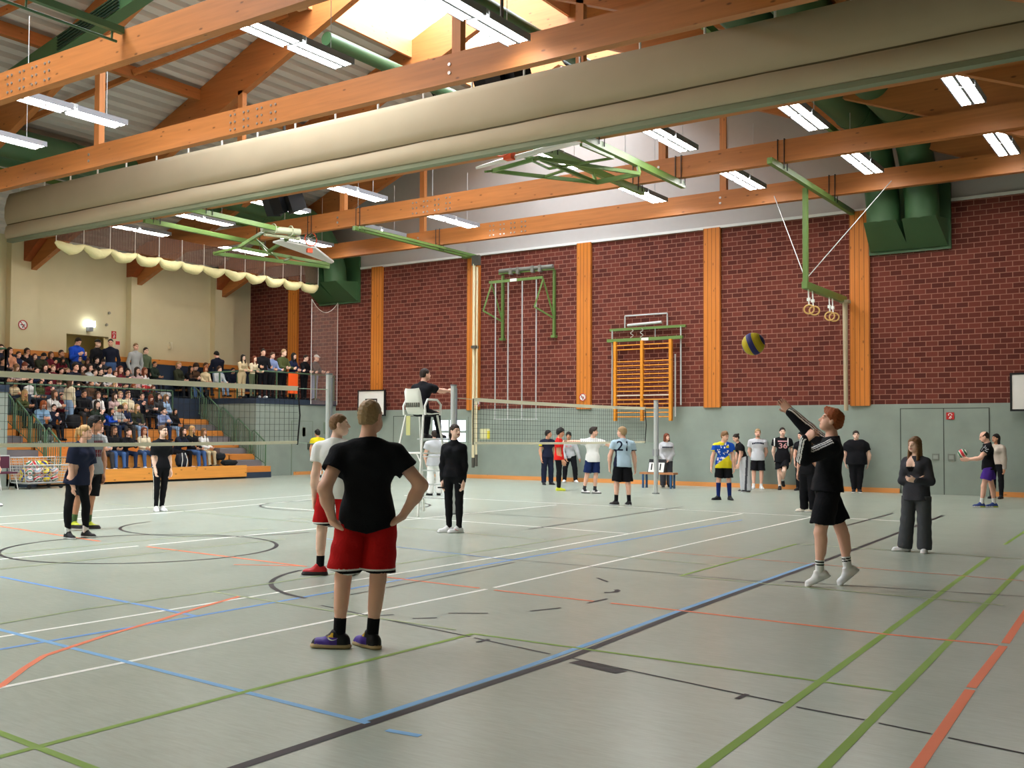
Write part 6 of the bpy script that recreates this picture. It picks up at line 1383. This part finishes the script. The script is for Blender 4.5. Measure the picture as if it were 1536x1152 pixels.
B26 = human('bald bearded man in black T-shirt and purple shorts holding out a volleyball', 1482, 761, dict(H=1.75, phi=-86, lean=(-.03, 0, 1), la=((-.55, -.12, -.82), (-.97, -.02, -.12), (-1, .05, -.05)), ra=((-.5, .1, -.85), (-.95, -.12, -.05), (-1, -.1, 0)), ll=((-.26, -.05, -1), (-.12, .02, -1)), rl=((.18, .05, -1), (.12, 0, -1)), hp=-22, fdir=((-.98, -.15, 0), (-.95, -.25, 0)), hand=(.12, .12), gap=1.1), .0105, 'rosy', ('ring', 'dark'), dict(mats=[BLK], loose=.024, hem=-.07), dict(kind='shorts', mats=[PUR], length=.72, flare=.045, loose=.025), (WHT, .13), ([SBL, SY_, SW_], lambda x, y, z: np.where(z < .024, np.where(y < .03, 1, 2), 0)))
add_beard(B26['b'], HAIRC['dark'], B26['root'], .01)
_, V, F = B26['top']; q = B26['b']; me = bpy.data.meshes.new('print'); vs = []; fs = []
for i in range(9): a = i * .7; r0, r1 = .03, .085 - .02 * (i % 2); vs += [(r0 * math.cos(a), r0 * math.sin(a), 0), (r1 * math.cos(a - .12), r1 * math.sin(a - .12), 0), (r1 * math.cos(a + .14), r1 * math.sin(a + .14), 0), (r0 * math.cos(a + .3), r0 * math.sin(a + .3), 0)]; fs.append(tuple(range(4 * i, 4 * i + 4)))
me.from_pydata(vs, [], fs); decal_mesh(me, V, F, B26['root'], q.chest - q.Fc * .08 + np.array([0, -.06, .03]), (.8, -.6, 0), (0, 0, 1), LGR, 'back_print')
ro = B26['root']; hb = (q.wr[-1] + q.wr[1]) / 2 + np.array([-.11, 0, .13]); c_ = ro.location + Matrix.Rotation(ro.rotation_euler[2], 3, 'Z') @ Vector(tuple(hb))
ball(tuple(c_), 1, 'white, red and green volleyball held out by the man in purple shorts', rot=(1.2, .3, .5))
human('dark-haired woman in pale sweater hidden behind the man in purple shorts', 1496, 748, dict(H=1.68, phi=-30, fem=True, hy=-20), h2, 'tan', ('longback', 'black'), dict(mats=[cloth('greige', (196, 184, 172))], sleeve='long', loose=.03, hem=.0), dict(kind='pants', mats=[BLK], loose=.01), None, ([SB_, SB_],))
# ---------------------------------------------------------------- spectators: shared poses, each person an object of its own
WX = dict(phi=90)                      # seated figures face the court (+x)
SEATED = {
 'lap':  dict(lean=(.06, 0, 1), ra=((.42, -.05, -.9), (.9, .35, -.2)), la=((.42, .05, -.9), (.9, -.35, -.2)), rl=((1, -.1, -.06), (.12, 0, -1)), ll=((1, .1, -.06), (.12, 0, -1))),
 'lean': dict(lean=(.34, 0, 1), chest=(.5, 0, .9), ra=((.72, -.1, -.7), (.75, .55, .12)), la=((.72, .1, -.7), (.75, -.55, .12)), rl=((1, -.18, -.05), (.02, 0, -1)), ll=((1, .18, -.05), (.02, 0, -1)), hp=4),
 'chin': dict(lean=(.16, 0, 1), ra=((.5, -.1, -.85), (.5, .45, .8)), la=((.45, .1, -.88), (.8, -.6, -.1)), rl=((1, .02, -.02), (.2, .05, -1)), ll=((1, .1, -.05), (.1, 0, -1)), hy=-12),
 'down': dict(lean=(.3, 0, 1), chest=(.42, 0, .95), ra=((.6, -.1, -.8), (.9, .4, .1)), la=((.6, .1, -.8), (.9, -.4, .1)), rl=((1, -.1, -.05), (.1, 0, -1)), ll=((1, .12, -.05), (.1, 0, -1)), hp=-38),
 'turn': dict(lean=(.02, 0, 1), twist=-18, ra=((.3, -.1, -.95), (.85, .4, -.25)), la=((.35, .1, -.95), (.85, -.35, -.25)), rl=((1, -.08, -.06), (.1, 0, -1)), ll=((1, .1, -.06), (.14, 0, -1)), hy=30),
}
STANDING = {
 'railing': dict(lean=(.08, 0, 1), ra=((.42, -.1, -.9), (.92, .1, -.1)), la=((.42, .1, -.9), (.92, -.1, -.1)), hp=-8),
 'pockets': dict(ra=((-.1, -.25, -1), (.25, .15, -1)), la=((-.1, .25, -1), (.25, -.15, -1))),
 'phone': dict(lean=(.05, 0, 1), ra=((.3, -.12, -.95), (.75, .35, .35)), la=((.3, .12, -.95), (.75, -.35, .35)), hp=-28, hy=10),
}
def crowd_mesh(pose, fem, hgt=.0145):
    st = pose in STANDING; kw = dict(STANDING[pose] if st else SEATED[pose]); kw.update(H=1.70 if fem else 1.76, fem=fem, phi=90)
    if not st: kw['seat'] = 0.0
    b = Body(**kw); lo, hi = b.bounds(.2); S = SDF(lo, hi, hgt); K = b.k
    torso(S, b, .012, .045, True, 1.0); limbs(S, b, True, .0125); head(S, b, True)
    for sd in (-1, 1):
        d = nrm(b.wr[sd] - b.el[sd]); S.cone(b.el[sd], b.wr[sd] - d * .02, .052, .042, .03)
        S.cone(b.hip[sd], b.kn[sd], .098 * K, .066 * K, .04); S.cone(b.kn[sd], b.an[sd], .062 * K, .05 * K, .03)
        fv, hl = b.toe[sd]; g = b.an[sd] - np.array([0, 0, .05]); S.cone(g - fv * .05, g + fv * .14, .045, .042, .02)
    V, F = S.mesh(); C = V[F].mean(1)
    seg = lambda a, e, r: f_cone(C.astype(np.float32), np.array(a, np.float32), np.array(e, np.float32), r, r)
    D = []; up = b.ch
    D.append(np.minimum.reduce([seg(b.hc, b.hc, .125 * K)] + [seg(b.nb + up * .035, b.nb + up * .06, .075)] + [seg(b.wr[s] + b.hd[s] * .03, b.wr[s] + b.hd[s] * .16, .045) for s in (-1, 1)]))
    D.append(np.minimum.reduce([seg(b.waist - b.spine * .03, b.nb - b.ch * .10, .15)] + [seg(b.sh[s], b.el[s], .06) for s in (-1, 1)] + [seg(b.el[s], b.wr[s], .05) for s in (-1, 1)]))
    D.append(np.minimum.reduce([seg(b.pel - b.spine * .03, b.pel, .15)] + [seg(b.hip[s], b.kn[s], .1) for s in (-1, 1)] + [seg(b.kn[s], b.an[s], .065) for s in (-1, 1)]))
    D.append(np.minimum.reduce([seg(b.an[s] - np.array([0, 0, .05]), b.an[s] + b.toe[s][0] * .14 - np.array([0, 0, .06]), .055) for s in (-1, 1)]))
    mi = np.argmin(np.stack(D), 0); hi_ = head_idx(b, C, False); mi = np.where((mi == 0) & (hi_ == 1), 4, mi)
    # sit with the back of the thighs on the seat: origin on the seat surface under the hips, or between the feet
    me = mk_mesh('crowd_body', V, F, [SKIN['rosy'], BLK, DGR, SB_, EYE_M], mi)
    hz = b.hc[2]
    return me, b, hz
CM = {}; CH = {}
def crowd(pose, fem):
    if (pose, fem) not in CM: CM[pose, fem] = crowd_mesh(pose, fem)
    return CM[pose, fem]
def crowd_hair(pose, fem, style):
    k = (pose, fem, style)
    if k not in CH: V, F = hair_sdf(crowd(pose, fem)[1], style, .013).mesh(); CH[k] = mk_mesh('crowd_hair', V, F, [HAIRC['dark']])
    return CH[k]
CLO = {n: cloth('s_' + n.replace(' ', '_'), c) for n, c in {'black': (28, 28, 32), 'dark navy': (34, 38, 54), 'navy': (36, 44, 72), 'light grey': (176, 180, 180), 'white': (224, 222, 218), 'cream': (222, 210, 180), 'bright blue': (34, 78, 190), 'pale blue': (150, 176, 204), 'denim blue': (132, 166, 194), 'checked blue': (136, 154, 196), 'olive': (84, 92, 56), 'dark olive': (58, 62, 46), 'pale green': (204, 214, 178), 'maroon': (104, 34, 44), 'brown': (96, 70, 52), 'charcoal': (64, 64, 66), 'grey': (112, 112, 112), 'beige': (196, 178, 142), 'peach': (214, 156, 122), 'dusty pink': (196, 168, 164), 'jeans blue': (72, 102, 150), 'light jeans': (140, 166, 196), 'dark jeans': (40, 54, 84), 'khaki green': (96, 108, 84), 'dark green': (44, 56, 46)}.items()}
HS = {'short': 'short', 'long': 'long', 'pony': 'pony', 'bun': 'bun', 'bob': 'bob', 'cap': 'cap', 'curly': 'curly', 'crop': 'crop'}
# rows: hip distance and seat height
ROW = {1: (-28.58, .84, 'front bleacher row'), 2: (-30.25, 1.68, 'second bleacher row'), 3: (-31.05, 2.10, 'third bleacher row'), 4: (-31.72, 2.55, 'row just behind the inner railing'), 5: (-32.30, 3.0, 'upper bleacher row'), 6: (-32.88, 3.5, 'top bleacher row'), 7: (-32.85, 3.36, 'bench along the gallery wall'), 8: (-31.0, 3.33, 'short gallery bench')}
people = [
 # row, px, py of the head, female, pose, hair, hair colour, top, trousers, shoes, extra
 (1, 150, 643, 0, 'lap', 'curly', 'lightbrown', 'light grey', 'charcoal', 'white'), (1, 172, 645, 1, 'lap', 'long', 'brown', 'black', 'jeans blue', 'black'), (1, 192, 648, 1, 'lean', 'pony', 'brown', 'black', 'dark jeans', 'brown'), (1, 217, 646, 1, 'lap', 'long', 'auburn', 'cream', 'jeans blue', 'white'), (1, 272, 646, 1, 'lean', 'long', 'dark', 'dark navy', 'black', 'white'), (1, 288, 644, 1, 'turn', 'long', 'blond', 'black', 'jeans blue', 'black'), (1, 306, 647, 1, 'lap', 'long', 'lightbrown', 'white', 'beige', 'black'),
 (2, 67, 607, 1, 'down', 'bob', 'red', 'denim blue', 'charcoal', 'white'), (2, 81, 611, 0, 'chin', 'short', 'dark', 'dark navy', 'black', 'black'), (2, 145, 606, 1, 'chin', 'long', 'dark', 'dark green', 'black', 'black'), (2, 166, 617, 1, 'lean', 'long', 'black', 'bright blue', 'black', 'black'), (2, 179, 613, 0, 'down', 'short', 'dark', 'light grey', 'dark jeans', 'black'), (2, 188, 609, 1, 'lap', 'long', 'blond', 'navy', 'charcoal', 'black'), (2, 206, 611, 1, 'turn', 'long', 'blond', 'dark olive', 'light jeans', 'white'), (2, 248, 616, 0, 'lean', 'short', 'dark', 'checked blue', 'dark jeans', 'black'), (2, 263, 618, 1, 'lap', 'long', 'black', 'black', 'light jeans', 'black'),
 (3, 34, 590, 1, 'down', 'long', 'blond', 'olive', 'black', 'black'), (3, 79, 590, 1, 'lean', 'long', 'brown', 'white', 'black', 'black'), (3, 93, 596, 1, 'lap', 'bun', 'dark', 'maroon', 'black', 'black'), (3, 127, 590, 0, 'lap', 'short', 'dark', 'black', 'charcoal', 'black'), (3, 148, 592, 1, 'lap', 'long', 'brown', 'white', 'dark jeans', 'white'), (3, 172, 594, 1, 'turn', 'long', 'brown', 'dusty pink', 'black', 'black'), (3, 181, 592, 0, 'lap', 'short', 'sand', 'pale green', 'black', 'black'), (3, 192, 592, 0, 'lap', 'short', 'brown', 'cream', 'black', 'black'), (3, 214, 594, 0, 'chin', 'short', 'dark', 'dark navy', 'black', 'black'), (3, 226, 597, 1, 'down', 'long', 'auburn', 'charcoal', 'black', 'black'), (3, 237, 594, 1, 'turn', 'long', 'dark', 'charcoal', 'dark jeans', 'black'), (3, 249, 596, 1, 'lap', 'long', 'lightbrown', 'pale blue', 'black', 'black'),
 (4, 24, 588, 1, 'down', 'bun', 'brown', 'beige', 'black', 'black'), (4, 45, 577, 0, 'lap', 'short', 'dark', 'white', 'black', 'black'), (4, 90, 574, 0, 'down', 'short', 'brown', 'grey', 'black', 'black'), (4, 118, 580, 1, 'lean', 'long', 'dark', 'navy', 'black', 'black'), (4, 137, 575, 0, 'lap', 'short', 'auburn', 'brown', 'olive', 'black'), (4, 155, 580, 1, 'down', 'long', 'dark', 'black', 'black', 'black'), (4, 173, 578, 1, 'lap', 'long', 'blond', 'black', 'black', 'black'), (4, 187, 580, 0, 'chin', 'short', 'black', 'dark navy', 'black', 'black'), (4, 201, 581, 0, 'lap', 'short', 'red', 'black', 'black', 'black'), (4, 230, 588, 1, 'turn', 'long', 'auburn', 'dark olive', 'black', 'black'),
 (5, 5, 536, 0, 'lap', 'short', 'black', 'black', 'charcoal', 'black'), (5, 22, 551, 1, 'down', 'long', 'lightbrown', 'dusty pink', 'black', 'black'), (5, 37, 549, 0, 'down', 'short', 'auburn', 'black', 'black', 'black'), (5, 55, 556, 0, 'lean', 'short', 'dark', 'navy', 'black', 'black'), (5, 67, 551, 1, 'chin', 'long', 'dark', 'dark navy', 'black', 'black'), (5, 80, 552, 0, 'turn', 'short', 'lightbrown', 'maroon', 'black', 'black'), (5, 102, 556, 1, 'turn', 'bun', 'sand', 'grey', 'black', 'black'), (5, 112, 546, 0, 'lean', 'curly', 'dark', 'dark navy', 'black', 'black'), (5, 123, 552, 1, 'turn', 'long', 'dark', 'brown', 'black', 'black'), (5, 134, 551, 1, 'lap', 'bob', 'dark', 'light grey', 'black', 'black'), (5, 143, 558, 0, 'lap', 'short', 'brown', 'brown', 'black', 'black'), (5, 151, 557, 0, 'lap', 'short', 'black', 'black', 'black', 'black'), (5, 165, 555, 0, 'lap', 'short', 'black', 'white', 'black', 'black'), (5, 181, 551, 1, 'lap', 'long', 'auburn', 'maroon', 'black', 'black'), (5, 206, 553, 1, 'turn', 'long', 'dark', 'dusty pink', 'black', 'black'), (5, 217, 541, 1, 'lap', 'long', 'auburn', 'white', 'dark jeans', 'black'),
 (6, 2, 521, 1, 'lap', 'long', 'brown', 'dark navy', 'black', 'black'), (6, 15, 526, 1, 'turn', 'long', 'dark', 'peach', 'black', 'black'), (6, 41, 527, 1, 'turn', 'long', 'dark', 'black', 'black', 'black'), (6, 39, 538, 1, 'lap', 'bun', 'sand', 'light grey', 'black', 'black'), (6, 64, 534, 0, 'down', 'short', 'black', 'dark olive', 'black', 'black'), (6, 76, 532, 1, 'chin', 'bob', 'brown', 'maroon', 'black', 'black'), (6, 92, 530, 0, 'turn', 'crop', 'dark', 'dark green', 'black', 'black'), (6, 97, 543, 1, 'down', 'long', 'dark', 'maroon', 'black', 'black'), (6, 119, 538, 0, 'lean', 'short', 'dark', 'navy', 'black', 'black'), (6, 132, 541, 1, 'down', 'long', 'brown', 'brown', 'black', 'black'), (6, 157, 546, 0, 'down', 'short', 'dark', 'charcoal', 'black', 'black'), (6, 232, 548, 0, 'lap', 'crop', 'dark', 'dark green', 'black', 'black'),
 (4, 62, 580, 1, 'lap', 'long', 'dark', 'olive', 'black', 'black'), (4, 76, 583, 0, 'chin', 'short', 'black', 'maroon', 'black', 'black'), (4, 104, 584, 1, 'turn', 'bob', 'brown', 'dark green', 'black', 'black'), (5, 92, 561, 0, 'lap', 'short', 'dark', 'dark olive', 'black', 'black'), (5, 173, 560, 1, 'lap', 'long', 'brown', 'navy', 'black', 'black'), (5, 192, 558, 0, 'chin', 'curly', 'dark', 'charcoal', 'black', 'black'),
 (6, 28, 535, 0, 'lap', 'short', 'brown', 'navy', 'black', 'black'), (6, 53, 540, 1, 'lap', 'long', 'auburn', 'brown', 'black', 'black'), (6, 108, 532, 1, 'turn', 'long', 'black', 'black', 'black', 'black'), (6, 145, 541, 0, 'chin', 'short', 'dark', 'black', 'black', 'black'),
 (7, 268, 545, 1, 'lap', 'pony', 'blond', 'dark olive', 'black', 'black'), (7, 284, 553, 1, 'lean', 'long', 'black', 'black', 'dark jeans', 'black'), (7, 293, 545, 0, 'down', 'curly', 'dark', 'brown', 'jeans blue', 'black'), (7, 309, 544, 0, 'lap', 'short', 'brown', 'black', 'black', 'black'), (7, 350, 556, 0, 'lap', 'short', 'dark', 'dark navy', 'black', 'black'),
 (8, 309, 563, 1, 'turn', 'bob', 'red', 'beige', 'black', 'black'), (8, 329, 565, 0, 'turn', 'curly', 'brown', 'light grey', 'light jeans', 'black'),
]
standing = [
 # px, py of the head, plane (axis, value), floor height, female, pose, hair, hair colour, top, trousers, turn, label
 (106, 572, -30.62, 1.68, 1, 'pockets', 'longback', 'brown', 'cream', 'light jeans', 100, 'woman in cream sweater and pale jeans standing among the tiers, back turned'),
 (117, 512, -32.6, 2.95, 0, 'phone', 'short', 'dark', 'bright blue', 'dark jeans', 0, 'person in bright blue jacket standing in the gallery doorway looking down'),
 (147, 513, -32.9, 2.95, 0, 'pockets', 'cap', 'black', 'black', 'black', 10, 'person in black jacket and dark cap standing in the gallery doorway'),
 (166, 513, -32.75, 3.0, 0, 'pockets', 'crop', 'dark', 'dark navy', 'jeans blue', -35, 'man in dark sweater standing right of the gallery doorway'),
 (204, 520, -32.75, 3.0, 0, 'pockets', 'crop', 'lightbrown', 'light grey', 'light grey', -8, 'man in pale grey hoodie standing against the cream wall pillar'),
 (219, 526, -32.9, 3.0, 0, 'pockets', 'short', 'dark', 'khaki green', 'black', 0, 'man in olive sweater standing beside the grey hoodie'),
 (325, 532, -32.3, 2.88, 0, 'phone', 'short', 'black', 'dark navy', 'light jeans', 170, 'person in dark top and pale jeans with back turned on the right gallery'),
 (365, 536, -29.0, 2.88, 1, 'railing', 'long', 'black', 'beige', 'beige', -8, 'person in beige hoodie at the gallery railing, first from the seats'),
 (382, 538, -28.75, 2.88, 1, 'railing', 'long', 'auburn', 'cream', 'khaki green', -6, 'woman in cream sweater and green trousers leaning on the gallery railing'),
 (395, 528, -28.75, 2.88, 0, 'railing', 'crop', 'dark', 'black', 'black', -25, 'tall man all in black with white shoes at the gallery railing'),
 (409, 533, -28.8, 2.88, 0, 'railing', 'short', 'brown', 'checked blue', 'black', -5, 'man in dark vest with blue sleeves at the gallery railing'),
 (426, 529, -28.75, 2.88, 0, 'railing', 'short', 'sand', 'olive', 'black', 0, 'man in olive jacket behind the orange poster'),
 (441, 534, -28.75, 2.88, 1, 'railing', 'long', 'black', 'navy', 'black', 4, 'person in open navy jacket over white beside the orange poster'),
 (459, 537, -28.75, 2.88, 0, 'railing', 'crop', 'dark', 'black', 'black', 8, 'man in black jacket with pale badge at the gallery railing'),
 (475, 537, -28.75, 2.88, 0, 'railing', 'cap', 'white', 'charcoal', 'light jeans', 14, 'man in white cap behind the corner safety net'),
]
def add_person(label, pose, fem, style, hc, tp, bt, sh, loc, rz, sc, skin, group):
    me, b, hz = crowd(pose, bool(fem)); o = bpy.data.objects.new('person', me); COL.objects.link(o)
    o.location = loc; o.rotation_euler = (0, 0, math.radians(rz)); o.scale = (sc, sc, sc); tag(o, label, 'person', group)
    for i, m in enumerate((SKIN[skin], CLO[tp], CLO[bt], {'white': SW_, 'black': SB_, 'brown': cloth('shoe_brown', (92, 66, 46))}[sh])): o.material_slots[i].link = 'OBJECT'; o.material_slots[i].material = m
    q = link('hair', crowd_hair(pose, bool(fem), style), o); q.material_slots[0].link = 'OBJECT'; q.material_slots[0].material = HAIRC[hc]
    return o
rs = random.Random(21); seen = {}
byrow = {}
for p in people: byrow.setdefault(p[0], []).append(p)
hairword = {'long': 'long %s hair', 'pony': '%s ponytail', 'bun': 'pinned-up %s hair', 'bob': 'chin-length %s hair', 'short': 'short %s hair', 'curly': 'curly %s hair', 'crop': 'cropped %s hair'}
cw = {'lightbrown': 'light brown', 'auburn': 'reddish-brown', 'sand': 'sandy', 'dark': 'dark brown'}
for row, L in byrow.items():
    L.sort(key=lambda p: p[1]); hx, sz, rn = ROW[row]
    for i, (r_, px, py, fem, pose, style, hc, tp, bt, sh) in enumerate(L):
        me, b, hz = crowd(pose, bool(fem)); P = at(px, py, 0, hx + b.hc[0] * .9); sc = min(1.12, max(.86, (P[2] - sz) / hz))
        base = '%s in %s top with %s, %s' % ('woman' if fem else 'man', tp, hairword[style] % cw.get(hc, hc), rn)
        nb = L[i + 1] if i + 1 < len(L) else None
        if base in seen: base += ' beside the %s' % (nb or L[i - 1])[7]
        seen[base] = 1
        add_person(base, pose, fem, style, hc, tp, bt, sh, (hx, P[1], sz), {'turn': rs.uniform(-22, 12)}.get(pose, rs.uniform(-14, 14)), sc, rs.choice(['fair', 'rosy', 'rosy', 'tan']), 'seated spectators')
for (px, py, X, fz, fem, pose, style, hc, tp, bt, rz, lab) in standing:
    me, b, hz = crowd(pose, bool(fem)); P = at(px, py, 0, X); sc = min(1.14, max(.84, (P[2] - fz) / hz))
    o = add_person(lab, pose, fem, style, hc, tp, bt, 'white' if 'white shoes' in lab else 'black', (X - b.hc[0] * math.cos(math.radians(rz)) * sc, P[1] - b.hc[0] * math.sin(math.radians(rz)) * sc, fz), rz, sc, rs.choice(['fair', 'rosy']), 'standing spectators')
